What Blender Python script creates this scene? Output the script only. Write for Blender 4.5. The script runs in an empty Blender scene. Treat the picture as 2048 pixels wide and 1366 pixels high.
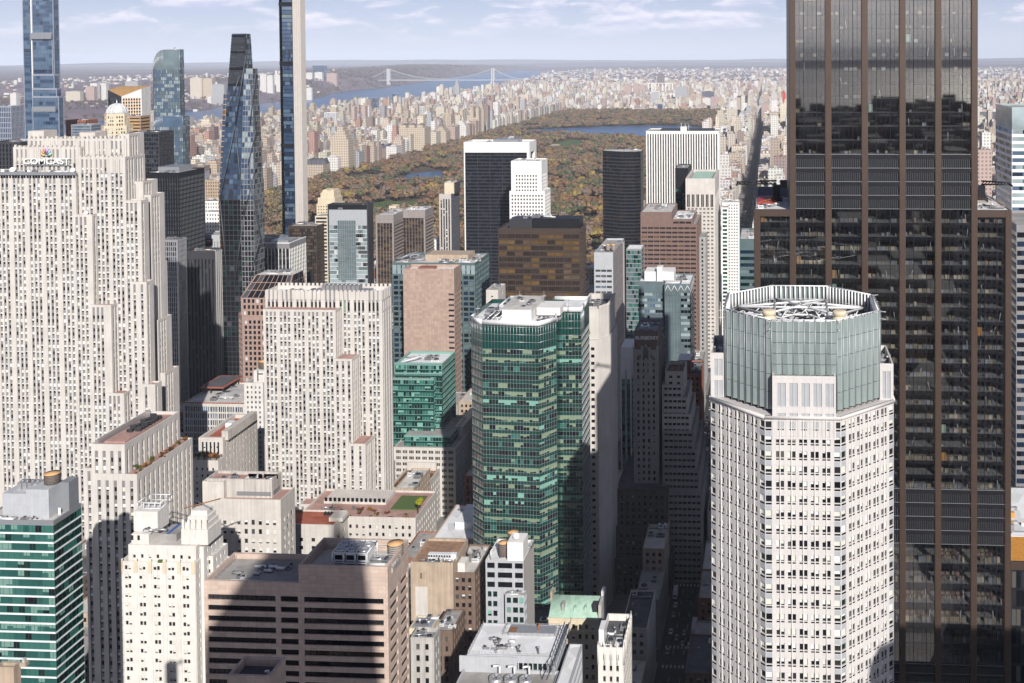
import bpy, math, random
import numpy as np
from mathutils import Matrix, Vector
SC = bpy.context.scene
COL = SC.collection
R = math.radians
# ---------------------------------------------------------------- camera
# x runs along the cross streets (east +), y along the avenues (uptown +), z up, metres;
# the camera stands on the observation floor of a tower, 303 m above the street, at x = y = 0
CAM_H = 303.0
FPX = 2100.0                      # focal length in photograph pixels (2048 wide)
YAW, PITCH, ROLL = R(3.6), R(1.5), R(0.3)
PPX, PPY = 1410.0, 111 + FPX * math.tan(PITCH)
_F = np.array([-math.sin(YAW) * math.cos(PITCH), math.cos(YAW) * math.cos(PITCH), -math.sin(PITCH)])
_R = np.array([math.cos(YAW), math.sin(YAW), 0.0])
_U = np.cross(_R, _F)
_R2 = _R * math.cos(ROLL) - _U * math.sin(ROLL)
_U2 = _U * math.cos(ROLL) + _R * math.sin(ROLL)
cam_d = bpy.data.cameras.new('camera')
cam = bpy.data.objects.new('camera', cam_d)
COL.objects.link(cam)
cam.matrix_world = Matrix(((_R2[0], _U2[0], -_F[0], 0), (_R2[1], _U2[1], -_F[1], 0),
       (_R2[2], _U2[2], -_F[2], CAM_H), (0, 0, 0, 1)))
cam_d.sensor_width = 36.0
cam_d.lens = FPX / 2048 * 36.0
cam_d.shift_x = (1024 - PPX) / 2048
cam_d.shift_y = -(683 - PPY) / 2048
cam_d.clip_start = 1.0
cam_d.clip_end = 200000.0
SC.camera = cam

def at(px, py, y):
 """the point of the plane y = const seen at a photograph pixel"""
 d = _F + _R2 * (px - PPX) / FPX - _U2 * (py - PPY) / FPX
 t = y / d[1]
 return d[0] * t, y, CAM_H + d[2] * t

def atz(px, py, z=0.0):
 """the point at height z seen at a photograph pixel"""
 d = _F + _R2 * (px - PPX) / FPX - _U2 * (py - PPY) / FPX
 t = (z - CAM_H) / d[2]
 return d[0] * t, d[1] * t, z

def atx(px, x):
 d = _F + _R2 * (px - PPX) / FPX - _U2 * (500 - PPY) / FPX
 return d[1] * x / d[0]

# ---------------------------------------------------------------- sky and sun
SUN_AZ, SUN_EL = R(21.8), R(29.0)      # east of grid south, above the horizon
W = bpy.data.worlds.new('World')
SC.world = W
W.use_nodes = True
nt = W.node_tree
for n in list(nt.nodes):
 nt.nodes.remove(n)
def N(t, tree=None, **kw):
 n = (tree or nt).nodes.new(t)
 for k, v in kw.items():
  if hasattr(n, k):
   setattr(n, k, v)
 return n
out = N('ShaderNodeOutputWorld')
bg = N('ShaderNodeBackground')
sky = N('ShaderNodeTexSky')
sky.sky_type = 'NISHITA'
sky.sun_disc = False
sky.sun_elevation = SUN_EL
sky.sun_rotation = R(180.0) - SUN_AZ
sky.altitude = 3000
sky.air_density = 1.0
sky.dust_density = 0.5
sky.ozone_density = 10.0
# clouds: soft puffs low over the horizon, wider than tall
tc = N('ShaderNodeTexCoord')
sep = N('ShaderNodeSeparateXYZ')
nt.links.new(tc.outputs['Generated'], sep.inputs[0])
def cloud(dz):
 ad_ = N('ShaderNodeVectorMath', operation='ADD'); ad_.inputs[1].default_value = (0.31, 0.17, dz)
 mp_ = N('ShaderNodeMapping'); mp_.inputs['Scale'].default_value = (15.0, 15.0, 56.0)
 nz_ = N('ShaderNodeTexNoise'); nz_.inputs['Scale'].default_value = 1.0; nz_.inputs['Detail'].default_value = 7.0
 nz_.inputs['Roughness'].default_value = 0.56; nz_.inputs['Distortion'].default_value = 0.25
 nt.links.new(tc.outputs['Generated'], ad_.inputs[0]); nt.links.new(ad_.outputs[0], mp_.inputs[0]); nt.links.new(mp_.outputs[0], nz_.inputs['Vector'])
 return nz_
nz = cloud(0.0); nz2 = cloud(0.0045)
cr = N('ShaderNodeMapRange'); cr.inputs['From Min'].default_value = 0.45; cr.inputs['From Max'].default_value = 0.60
cr.interpolation_type = 'SMOOTHSTEP'
nt.links.new(nz.outputs['Fac'], cr.inputs['Value'])
# thin out right at the horizon, where distance swallows them
hz = N('ShaderNodeMapRange'); hz.inputs['From Min'].default_value = 0.012; hz.inputs['From Max'].default_value = 0.034
hz.inputs['To Min'].default_value = 0.0; hz.inputs['To Max'].default_value = 0.7
nt.links.new(sep.outputs['Z'], hz.inputs['Value'])
hi = N('ShaderNodeMapRange'); hi.inputs['From Min'].default_value = 0.10; hi.inputs['From Max'].default_value = 0.22
hi.inputs['To Min'].default_value = 1.0; hi.inputs['To Max'].default_value = 0.15      # clear overhead
nt.links.new(sep.outputs['Z'], hi.inputs['Value'])
hm = N('ShaderNodeMath', operation='MULTIPLY')
nt.links.new(hz.outputs[0], hm.inputs[0]); nt.links.new(hi.outputs[0], hm.inputs[1])
cm = N('ShaderNodeMath', operation='MULTIPLY')
nt.links.new(cr.outputs[0], cm.inputs[0]); nt.links.new(hm.outputs[0], cm.inputs[1])
# a thin high veil, thickest low in the sky
vl = N('ShaderNodeMapRange'); vl.inputs['From Min'].default_value = 0.0; vl.inputs['From Max'].default_value = 0.16
vl.inputs['To Min'].default_value = 0.72; vl.inputs['To Max'].default_value = 0.03
nt.links.new(sep.outputs['Z'], vl.inputs['Value'])
vm = N('ShaderNodeMixRGB'); vm.inputs['Color2'].default_value = (17.4, 17.4, 20.2, 1)
nt.links.new(vl.outputs[0], vm.inputs['Fac']); nt.links.new(sky.outputs[0], vm.inputs['Color1'])
# sunlit tops and greyer undersides: compare with the same layer a little higher up
df = N('ShaderNodeMath', operation='SUBTRACT')
nt.links.new(nz.outputs['Fac'], df.inputs[0]); nt.links.new(nz2.outputs['Fac'], df.inputs[1])
dr = N('ShaderNodeMapRange'); dr.inputs['From Min'].default_value = -0.10; dr.inputs['From Max'].default_value = 0.12
nt.links.new(df.outputs[0], dr.inputs['Value'])
cc = N('ShaderNodeMixRGB'); cc.inputs['Color1'].default_value = (12.6, 12.8, 17.2, 1); cc.inputs['Color2'].default_value = (19.6, 18.8, 20.6, 1)
nt.links.new(dr.outputs[0], cc.inputs['Fac'])
mix = N('ShaderNodeMixRGB')
nt.links.new(cc.outputs[0], mix.inputs['Color2'])
nt.links.new(cm.outputs[0], mix.inputs['Fac'])
nt.links.new(vm.outputs[0], mix.inputs['Color1'])
# added sun-side glow, kept low, to brighten what the bronze tower mirrors
sdv = N('ShaderNodeVectorMath', operation='DOT_PRODUCT')
sdv.inputs[1].default_value = (math.sin(SUN_AZ) * math.cos(SUN_EL), -math.cos(SUN_AZ) * math.cos(SUN_EL), math.sin(SUN_EL))
nt.links.new(tc.outputs['Generated'], sdv.inputs[0])
sm0 = N('ShaderNodeMath', operation='MAXIMUM'); sm0.inputs[1].default_value = 0.0
nt.links.new(sdv.outputs['Value'], sm0.inputs[0])
sp5 = N('ShaderNodeMath', operation='POWER'); sp5.inputs[1].default_value = 3.0
nt.links.new(sm0.outputs[0], sp5.inputs[0])
au = N('ShaderNodeMixRGB', blend_type='ADD'); au.inputs['Color2'].default_value = (24.0, 21.5, 18.0, 1)
sl5 = N('ShaderNodeMath', operation='MULTIPLY')
nt.links.new(sp5.outputs[0], sl5.inputs[0]); nt.links.new(hi.outputs[0], sl5.inputs[1])
nt.links.new(sl5.outputs[0], au.inputs['Fac']); nt.links.new(mix.outputs[0], au.inputs['Color1'])
nt.links.new(au.outputs[0], bg.inputs['Color'])
bg.inputs['Strength'].default_value = 0.05
nt.links.new(bg.outputs[0], out.inputs['Surface'])

sl = bpy.data.lights.new('sun', 'SUN')
sl.energy = 5.0
sl.angle = R(0.5)
sl.color = (1.0, 0.965, 0.92)
sun = bpy.data.objects.new('sun', sl)
COL.objects.link(sun)
_sd = Vector((math.sin(SUN_AZ) * math.cos(SUN_EL), -math.cos(SUN_AZ) * math.cos(SUN_EL), math.sin(SUN_EL)))
sun.rotation_euler = _sd.to_track_quat('Z', 'Y').to_euler()
sun.location = (0, -200, 900)

SC.view_settings.view_transform = 'Standard'
SC.view_settings.look = 'None'
SC.view_settings.exposure = 0.08
SC.view_settings.gamma = 1.0
SC.cycles.max_bounces = 6
SC.cycles.diffuse_bounces = 1
SC.cycles.glossy_bounces = 3
SC.cycles.transparent_max_bounces = 12
SC.cycles.volume_bounces = 0
SC.cycles.use_denoising = True
# ---------------------------------------------------------------- mesh builder
class MB:
 """collects faces and links them as ONE mesh object"""
 def __init__(s):
  s.v = []; s.nv = 0; s.loops = []; s.tot = []; s.mi = []; s.mats = []; s.col = []
 def mid(s, m):
  if m not in s.mats:
   s.mats.append(m)
  return s.mats.index(m)
 def quads(s, P, m, col=None):
  P = np.asarray(P, dtype=np.float64).reshape(-1, 4, 3)
  n = len(P)
  if not n:
   return s
  s.v.append(P.reshape(-1, 3))
  s.loops.append(np.arange(n * 4) + s.nv)
  s.tot.append(np.full(n, 4)); s.nv += n * 4
  s.mi.append(np.full(n, s.mid(m)))
  c = np.ones((n, 3)) if col is None else np.broadcast_to(np.asarray(col, float), (n, 3))
  s.col.append(c)
  return s
 def mesh(s, V, faces, m):
  V = np.asarray(V, float)
  s.v.append(V)
  for f in faces:
   s.loops.append(np.array(f) + s.nv); s.tot.append(np.array([len(f)]))
  s.nv += len(V)
  s.mi.append(np.full(len(faces), s.mid(m))); s.col.append(np.ones((len(faces), 3)))
  return s
 def box(s, x0, x1, y0, y1, z0, z1, m, bottom=True):
  a = [(x0, y0), (x1, y0), (x1, y1), (x0, y1)]
  return s.prism(a, z0, z1, m, bottom=bottom)
 def prism(s, poly, z0, z1, m, cap=True, bottom=False, topm=None, poly1=None):
  """upright prism on a counter-clockwise footprint; poly1 = another outline for its top"""
  n = len(poly); q = poly1 or poly
  Q = []
  for i in range(n):
   j = (i + 1) % n
   Q.append([(*poly[i], z0), (*poly[j], z0), (*q[j], z1), (*q[i], z1)])
  s.quads(Q, m)
  if cap:
   s.mesh([(*p, z1) for p in q], [list(range(n))], topm or m)
  if bottom:
   s.mesh([(*p, z0) for p in poly], [list(range(n))[::-1]], m)
  return s
 def bar(s, a, b, w, m, h=None):
  """square bar from a to b"""
  a = np.array(a, float); b = np.array(b, float)
  d = b - a; L = np.linalg.norm(d)
  if L < 1e-6:
   return s
  d /= L
  up = np.array([0, 0, 1.0]) if abs(d[2]) < 0.95 else np.array([1.0, 0, 0])
  u = np.cross(d, up); u /= np.linalg.norm(u); t = np.cross(u, d)
  hw, hh = w / 2, (h or w) / 2
  c = [u * sx * hw + t * sy * hh for sx, sy in ((-1, -1), (1, -1), (1, 1), (-1, 1))]
  V = [a + k for k in c] + [b + k for k in c]
  return s.mesh(V, [(0, 1, 2, 3), (7, 6, 5, 4), (0, 4, 5, 1), (1, 5, 6, 2), (2, 6, 7, 3), (3, 7, 4, 0)], m)
 def lathe(s, c, prof, m, n=14):
  """turned shape: profile [(radius, z)] about the vertical through c"""
  V = []; Fc = []
  for r, z in prof:
   for k in range(n):
    t = 2 * math.pi * k / n
    V.append((c[0] + r * math.cos(t), c[1] + r * math.sin(t), z))
  for i in range(len(prof) - 1):
   for k in range(n):
    k2 = (k + 1) % n
    Fc.append((i * n + k, i * n + k2, (i + 1) * n + k2, (i + 1) * n + k))
  Fc.append(tuple((len(prof) - 1) * n + k for k in range(n)))
  Fc.append(tuple(range(n))[::-1])
  return s.mesh(V, Fc, m)
 def build(s, name, parent=None, loc=None, kind=None, smooth=False, origin=None):
  if not s.nv:
   return None
  V = np.concatenate(s.v)
  if origin is not None:
   V = V - np.array(origin)
  elif parent is not None:
   V = V - np.array(parent.location)
  elif loc is not None:
   V = V - np.array(loc)
  me = bpy.data.meshes.new(name)
  lo = np.concatenate(s.loops).astype(np.int32); tot = np.concatenate(s.tot).astype(np.int32)
  me.vertices.add(len(V)); me.vertices.foreach_set('co', V.astype(np.float32).ravel())
  me.loops.add(len(lo)); me.loops.foreach_set('vertex_index', lo)
  me.polygons.add(len(tot))
  me.polygons.foreach_set('loop_start', np.concatenate([[0], np.cumsum(tot)[:-1]]).astype(np.int32))
  me.polygons.foreach_set('loop_total', tot)
  me.polygons.foreach_set('material_index', np.concatenate(s.mi).astype(np.int32))
  C = np.concatenate(s.col)
  if (C != 1).any():
   at_ = me.attributes.new('tint', 'FLOAT_COLOR', 'FACE')
   at_.data.foreach_set('color', np.concatenate([C, np.ones((len(C), 1))], 1).astype(np.float32).ravel())
  for m in s.mats:
   me.materials.append(MAT[m])
  if smooth:
   me.polygons.foreach_set('use_smooth', np.ones(len(tot), bool))
  me.update(calc_edges=True)
  o = bpy.data.objects.new(name, me)
  COL.objects.link(o)
  if parent is not None:
   o.parent = parent
  elif loc is not None:
   o.location = loc
  if kind:
   o['kind'] = kind
  return o

def tag(o, label, cat, group=None):
 o['label'] = label; o['category'] = cat
 if group:
  o['group'] = group
 return o

def thing(name, label, cat, loc, group=None):
 o = bpy.data.objects.new(name, None)
 o.empty_display_size = 5
 COL.objects.link(o); o.location = loc
 return tag(o, label, cat, group)

def structure(name, mb, smooth=False):
 return mb.build(name, kind='structure', smooth=smooth)

class Parts:
 """the parts of one thing: get('window', key) gives the mesh under way; the first 100 of a kind are
 parts of their own, the rest are one part"""
 def __init__(s, root, cap=100):
  s.root = root; s.d = {}; s.cap = cap; s.cnt = {}
 def get(s, name, key=None):
  k = (name, key)
  if k not in s.d:
   if key is not None:
    if s.cnt.get(name, 0) >= s.cap:
     k = (name, '_rest')
     if k not in s.d:
      s.d[k] = MB()
     return s.d[k]
    s.cnt[name] = s.cnt.get(name, 0) + 1
   s.d[k] = MB()
  return s.d[k]
 def build(s):
  done = {}
  for (name, key), mb in sorted(s.d.items(), key=lambda q: '/' in q[0][0]):    # 'part/piece' goes one level deeper
   p_, _, n_ = name.rpartition('/')
   done[(name, key)] = mb.build(n_, done.get((p_, key), s.root), kind='stuff' if key == '_rest' else None, origin=s.root.location)

def rect(x0, x1, y0, y1):
 return [(x0, y0), (x1, y0), (x1, y1), (x0, y1)]

def inset(poly, d):
 """convex counter-clockwise outline moved inwards by d"""
 n = len(poly); o = []
 for i in range(n):
  p0, p1, p2 = (np.array(poly[q], float) for q in (i - 1, i, (i + 1) % n))
  a = p1 - p0; a /= np.linalg.norm(a); b = p2 - p1; b /= np.linalg.norm(b)
  na = np.array([-a[1], a[0]]); nb = np.array([-b[1], b[0]])
  k = na + nb; k /= (1 + na @ nb)
  o.append(tuple(p1 + k * d))
 return o

RNG = np.random.default_rng(7)

def spans_of(L, s):
 """window openings along a wall of length L"""
 m = s.get('margin', 1.0)
 if 'spans' in s:
  return np.array(s['spans'], float) * L
 g = s.get('group')
 if g:                                     # groups of n openings between wide piers
  n, ww, pw, gw = g
  period = n * ww + (n - 1) * pw + gw
  ng = max(1, int((L - 2 * m + gw) // period))
  rest = (L - 2 * m + gw - ng * period) / max(ng, 1)
  gw += rest
  sp = []
  u = m
  for k in range(ng):
   for i in range(n):
    sp.append((u, u + ww)); u += ww + pw
   u += gw - pw
  return np.array(sp)
 nb = max(1, int(round((L - 2 * m) / s['bay'])))
 bw = (L - 2 * m) / nb
 f = s.get('ufrac', 1.0)
 c = m + bw * (np.arange(nb) + 0.5)
 return np.stack([c - bw * f / 2, c + bw * f / 2], 1)

def facade(P, p0, p1, z0, z1, s, ekey=0):
 """one wall with real reveals: piers and spandrels stand in front, windows sit back"""
 hk = ekey[0] if isinstance(ekey, tuple) else ekey
 p0 = np.array(p0, float); p1 = np.array(p1, float)
 L = np.linalg.norm(p1 - p0)
 if L < 0.3 or z1 - z0 < 0.3:
  return
 u = (p1 - p0) / L; n = np.array([u[1], -u[0]])
 wm = s['wall']
 W_ = P.get(s.get('wallpart', 'wall'))
 def pt(uu, dd, z):
  uu, dd, z = np.broadcast_arrays(np.asarray(uu, float), np.asarray(dd, float), np.asarray(z, float))
  return np.stack([p0[0] + u[0] * uu - n[0] * dd, p0[1] + u[1] * uu - n[1] * dd, z], -1)
 def Q(ua, ub, da, db, za, zb):            # quads facing out; da at ua side, db at ub side
  return np.stack([pt(ua, da, za), pt(ub, db, za), pt(ub, db, zb), pt(ua, da, zb)], -2)
 def H(ua, ub, da, db, z, up):             # level quads between depths da (outer) and db
  q = np.stack([pt(ua, da, z), pt(ub, da, z), pt(ub, db, z), pt(ua, db, z)], -2)
  return q if up else q[..., ::-1, :]
 if s.get('blank') or L < s.get('minL', 2.5):
  W_.quads(Q(0, L, 0, 0, z0, z1), wm)
  return
 top = s.get('top', 1.5); bot = s.get('bot', 0.0)
 zb, zt = z0 + bot, z1 - top
 if zt - zb < 1.5:
  W_.quads(Q(0, L, 0, 0, z0, z1), wm)
  return
 d = s.get('depth', 0.45); rs = s.get('rs', 0.03)   # window recess, spandrel recess
 sp = spans_of(L, s)
 nb = len(sp)
 ztt = zt; zt = zt - s.get('head', 0)
 nf = max(1, int(round((zt - zb) / s['fl']))); fh = (zt - zb) / nf
 # piers
 ed = np.concatenate([[0.0], sp.ravel(), [L]]).reshape(-1, 2)
 pz = (zb, ztt)
 pm = s.get('pier', wm)
 keep = (ed[:, 1] - ed[:, 0]) > 0.02
 e = ed[keep]
 PB = P.get(s['pierpart']) if 'pierpart' in s else W_
 PB.quads(Q(e[:, 0], e[:, 1], 0, 0, pz[0], pz[1]), pm)
 inn = e[1:] if keep[0] else e
 PB.quads(Q(inn[:, 0], inn[:, 0], d, 0, pz[0], pz[1]), pm)
 inn = e[:-1] if keep[-1] else e
 PB.quads(Q(inn[:, 1], inn[:, 1], 0, d, pz[0], pz[1]), pm)
 # top and bottom bands
 if top > 0.01:
  W_.quads(Q(0, L, 0, 0, ztt, z1), s.get('topm', wm)); W_.quads(H(0, L, 0, d, ztt, False), wm)
 if ztt > zt:
  W_.quads(Q(sp[:, 0], sp[:, 1], rs + .1, rs + .1, zt, ztt), s.get('span', wm))
 if bot > 0.01:
  W_.quads(Q(0, L, 0, 0, z0, zb), wm); W_.quads(H(0, L, 0, d, zb, True), wm)
 v0, v1 = s.get('win', (0.25, 0.85))
 mode = s.get('mode', 'h'); pname = s.get('part', {'h': 'window_band', 'v': 'window_strip', 'w': 'window', 'one': 'window_grid'}[mode])
 J, I = np.meshgrid(np.arange(nf), np.arange(nb), indexing='ij')
 I = I.ravel(); J = J.ravel()
 ua, ub = sp[I, 0], sp[I, 1]
 wz0 = zb + fh * (J + v0); wz1 = zb + fh * (J + v1)
 # spandrels: bands below, between and above the windows
 sm = s.get('span', wm)
 lo = np.concatenate([np.full(nb, zb), (zb + fh * (J + v1))])
 hi = np.concatenate([np.full(nb, zb + fh * v0), np.where(J == nf - 1, zt, zb + fh * (J + 1 + v0))])
 sI = np.concatenate([np.arange(nb), I]); sJ = np.concatenate([np.zeros(nb, int), J])
 ok = hi - lo > 0.02
 sI, sJ, lo, hi = sI[ok], sJ[ok], lo[ok], hi[ok]
 a, b = sp[sI, 0], sp[sI, 1]
 tgt = (lambda k: P.get(pname, k)) if mode in 'hv' and s.get('spanin', sm != wm) else None
 sq = Q(a, b, rs, rs, lo, hi)
 ledge = d - rs > 0.04
 if tgt is None:
  W_.quads(sq, sm)
  if ledge:
   W_.quads(H(a, b, rs, d, hi, True), sm); W_.quads(H(a, b, rs, d, lo, False), sm)
 else:
  kk = sJ if mode == 'h' else sI
  for k in np.unique(kk):
   t = tgt((hk, k) if mode == 'h' else (ekey, k)); w = kk == k
   t.quads(sq[w], sm)
   if ledge:
    t.quads(H(a[w], b[w], rs, d, hi[w], True), sm); t.quads(H(a[w], b[w], rs, d, lo[w], False), sm)
 # windows: a drawn blind above, clear glass below, chosen pane by pane
 nw = len(I)
 gl = s['glass']; gw = np.array([g[1] for g in gl], float); gw /= gw.sum()
 gi = RNG.choice(len(gl), nw, p=gw)
 if s.get('rowglass'):                     # panes of one floor mostly match
  gi = np.where(RNG.random(nw) < s['rowglass'], RNG.choice(len(gl), nf, p=gw)[J], gi)
 if s.get('runs'):                         # neighbours often share a blind setting
  for r in range(2):
   cp = RNG.random(nw) < s['runs']
   cp[::nb] = False
   idx = np.where(cp)[0]
   gi[idx] = gi[idx - 1]
 bl = s.get('blind')
 frac = np.zeros(nw)
 if bl:
  name, prob = bl[0], bl[1]
  has = RNG.random(nw) < prob
  if s.get('byfloor'):              # whole floors draw their blinds alike
   pf = RNG.choice(s['byfloor'], nf); has = RNG.random(nw) < pf[J]; fm = RNG.integers(0, 9, nf)
  frac = np.where(has, np.clip(RNG.choice([0.3, 0.5, 0.62, 0.8, 1.0], nw) + RNG.normal(0, .05, nw), .15, 1), 0)
  if s.get('runs'):
   cp = (RNG.random(nw) < s['runs']); cp[::nb] = False
   idx = np.where(cp)[0]; frac[idx] = frac[idx - 1]
 zs = wz1 - (wz1 - wz0) * frac
 kk = J if mode == 'h' else I
 for key in ([None] if mode == 'one' else np.unique(kk) if mode != 'w' else range(nw - 1, -1, -1)):
  if mode == 'one':
   w = np.ones(nw, bool); t = P.get(pname)
  elif mode == 'w':
   w = np.zeros(nw, bool); w[key] = True; t = P.get(pname, (ekey, key))
  else:
   w = kk == key; t = P.get(pname, (hk, key) if mode == 'h' else (ekey, key))
  for g in range(len(gl)):
   x = w & (gi == g) & (zs - wz0 > 0.02)
   t.quads(Q(ua[x], ub[x], d, d, wz0[x], zs[x]), gl[g][0])
  x = w & (frac > 0)
  if x.any():
   bd = np.where(zs[x] > wz0[x] + .02, d + .06, d)
   bn = bl[0] if isinstance(bl[0], (list, tuple)) else [bl[0]]
   idx = np.where(x)[0]
   bi = fm[J[idx]] % len(bn) if s.get('byfloor') else RNG.choice(len(bn), len(idx))
   for q_, nm in enumerate(bn):
    y = idx[bi == q_]
    t.quads(Q(ua[y], ub[y], d, d, zs[y], wz1[y]), nm)
 # mullions and floor lines
 mu = s.get('mull')
 if mu:
  k, mw, mpr, mm = mu
  c = []
  for i in range(1, k):
   c.append(sp[:, 0] + (sp[:, 1] - sp[:, 0]) * i / k)
  if s.get('mullends'):
   c.append(sp[:, 0]); c.append(sp[-1:, 1])
  if c:
   c = np.concatenate(c)
   for A in (Q(c - mw / 2, c + mw / 2, d - mpr, d - mpr, zb, zt), Q(c - mw / 2, c - mw / 2, d, d - mpr, zb, zt),
      Q(c + mw / 2, c + mw / 2, d - mpr, d, zb, zt)):
    P.get('mullion_grid').quads(A, mm)
 hl = s.get('hline')
 if hl:
  for vf, hh, hp, hm in hl:
   zc = zb + fh * (np.arange(nf) + vf)
   A = Q(0 * zc, 0 * zc + L, -hp, -hp, zc, zc + hh)
   W_.quads(A, hm); W_.quads(H(0 * zc, 0 * zc + L, -hp, d, zc + hh, True), hm)
   W_.quads(H(0 * zc, 0 * zc + L, -hp, d, zc, False), hm)

def roof(P, poly, z, m, pm, ph=1.0, pw=0.5, part='roof'):
 """flat roof sunk behind a parapet whose outer face is the wall below"""
 q = inset(poly, pw); n = len(poly)
 T = []; I_ = []
 for i in range(n):
  j = (i + 1) % n
  T.append([(*poly[i], z), (*poly[j], z), (*q[j], z), (*q[i], z)])
  I_.append([(*q[j], z - ph), (*q[i], z - ph), (*q[i], z), (*q[j], z)])
 P.get('parapet').quads(T, pm).quads(I_, pm)
 P.get(part).mesh([(*p, z - ph) for p in q], [list(range(n))], m)

def tower(P, poly, z0, z1, spec, roofm='roof_grey', ph=1.0, pw=0.5, key=0, cap=True, specs=None):
 """walls on every side of a footprint and a roof; specs = {edge: other wall}"""
 for i in range(len(poly)):
  j = (i + 1) % len(poly)
  facade(P, poly[i], poly[j], z0, z1, (specs or {}).get(i, spec), ekey=(key, i))
 if cap:
  roof(P, poly, z1, roofm, spec.get('topm', spec['wall']), ph, pw)
# ---------------------------------------------------------------- materials
MAT = {}
def base(name):
 m = bpy.data.materials.new(name); m.use_nodes = True
 t = m.node_tree
 for n in list(t.nodes):
  t.nodes.remove(n)
 o = t.nodes.new('ShaderNodeOutputMaterial'); b = t.nodes.new('ShaderNodeBsdfPrincipled')
 t.links.new(b.outputs[0], o.inputs[0])
 MAT[name] = m
 return m, t, b

def var_colour(t, b, col, var, scale, streak=0.0, tint=False):
 """base colour with soft blotches and, for masonry, vertical weather streaks"""
 co = t.nodes.new('ShaderNodeTexCoord')
 n1 = t.nodes.new('ShaderNodeTexNoise'); n1.inputs['Scale'].default_value = scale
 n1.inputs['Detail'].default_value = 5.0
 t.links.new(co.outputs['Object'], n1.inputs['Vector'])
 r1 = t.nodes.new('ShaderNodeMapRange')
 r1.inputs['From Min'].default_value = 0.3; r1.inputs['From Max'].default_value = 0.7
 r1.inputs['To Min'].default_value = 1 - var; r1.inputs['To Max'].default_value = 1 + var
 t.links.new(n1.outputs['Fac'], r1.inputs['Value'])
 fac = r1.outputs[0]
 if streak:
  mp = t.nodes.new('ShaderNodeMapping'); mp.inputs['Scale'].default_value = (0.9, 0.9, 0.035)
  t.links.new(co.outputs['Object'], mp.inputs[0])
  n2 = t.nodes.new('ShaderNodeTexNoise'); n2.inputs['Scale'].default_value = 1.0; n2.inputs['Detail'].default_value = 4.0
  t.links.new(mp.outputs[0], n2.inputs['Vector'])
  r2 = t.nodes.new('ShaderNodeMapRange')
  r2.inputs['From Min'].default_value = 0.35; r2.inputs['From Max'].default_value = 0.7
  r2.inputs['To Min'].default_value = 1 + streak * .4; r2.inputs['To Max'].default_value = 1 - streak
  t.links.new(n2.outputs['Fac'], r2.inputs['Value'])
  mu = t.nodes.new('ShaderNodeMath'); mu.operation = 'MULTIPLY'
  t.links.new(fac, mu.inputs[0]); t.links.new(r2.outputs[0], mu.inputs[1])
  fac = mu.outputs[0]
 vm = t.nodes.new('ShaderNodeVectorMath'); vm.operation = 'SCALE'
 vm.inputs[0].default_value = col
 t.links.new(fac, vm.inputs['Scale'])
 res = vm.outputs[0]
 if tint:
  a = t.nodes.new('ShaderNodeAttribute'); a.attribute_name = 'tint'
  v2 = t.nodes.new('ShaderNodeVectorMath'); v2.operation = 'MULTIPLY'
  t.links.new(res, v2.inputs[0]); t.links.new(a.outputs['Color'], v2.inputs[1])
  res = v2.outputs[0]
 t.links.new(res, b.inputs['Base Color'])
 return co, res

def stone(name, col, var=0.10, scale=0.25, streak=0.10, rough=0.85, joints=None, spec=0.3):
 """masonry, concrete, render; joints = (w, h, depth of tone) lays panel joints on upright faces"""
 m, t, b = base(name)
 co, res = var_colour(t, b, col, var, scale, streak)
 b.inputs['Roughness'].default_value = rough
 b.inputs['Specular IOR Level'].default_value = spec
 if name.startswith('roof_'):              # patched and stained membrane
  vo = t.nodes.new('ShaderNodeTexVoronoi'); vo.inputs['Scale'].default_value = .16
  t.links.new(co.outputs['Object'], vo.inputs['Vector'])
  mr = t.nodes.new('ShaderNodeMapRange'); mr.inputs['To Min'].default_value = .80; mr.inputs['To Max'].default_value = 1.10
  t.links.new(vo.outputs['Color'], mr.inputs['Value'])
  v = t.nodes.new('ShaderNodeVectorMath'); v.operation = 'SCALE'
  t.links.new(res, v.inputs[0]); t.links.new(mr.outputs[0], v.inputs['Scale']); t.links.new(v.outputs[0], b.inputs['Base Color'])
 if joints:
  w, h, dk, *pv = joints
  # a brick pattern in (x+y, z): upright faces of either direction get upright panels
  sp = t.nodes.new('ShaderNodeSeparateXYZ'); t.links.new(co.outputs['Object'], sp.inputs[0])
  ad = t.nodes.new('ShaderNodeMath'); ad.operation = 'ADD'
  t.links.new(sp.outputs[0], ad.inputs[0]); t.links.new(sp.outputs[1], ad.inputs[1])
  cb_ = t.nodes.new('ShaderNodeCombineXYZ')
  t.links.new(ad.outputs[0], cb_.inputs[0]); t.links.new(sp.outputs[2], cb_.inputs[1])
  br = t.nodes.new('ShaderNodeTexBrick')
  br.offset = 0.0
  br.inputs['Scale'].default_value = 1.0
  br.inputs['Mortar Size'].default_value = 0.035
  br.inputs['Brick Width'].default_value = w; br.inputs['Row Height'].default_value = h
  p = pv[0] if pv else 0.06
  br.inputs['Color1'].default_value = (1 + p, 1 + p, 1 + p, 1); br.inputs['Color2'].default_value = (1 - p, 1 - p * .9, 1 - p * .8, 1)
  br.inputs['Mortar'].default_value = (dk, dk, dk, 1)
  t.links.new(cb_.outputs[0], br.inputs['Vector'])
  v = t.nodes.new('ShaderNodeVectorMath'); v.operation = 'MULTIPLY'
  t.links.new(res, v.inputs[0]); t.links.new(br.outputs['Color'], v.inputs[1])
  t.links.new(v.outputs[0], b.inputs['Base Color'])
 return m

def paint(name, col, rough=0.5, metal=0.0, var=0.05, scale=0.5, spec=0.5):
 m, t, b = base(name)
 var_colour(t, b, col, var, scale)
 b.inputs['Roughness'].default_value = rough; b.inputs['Metallic'].default_value = metal
 b.inputs['Specular IOR Level'].default_value = spec
 return m

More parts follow.
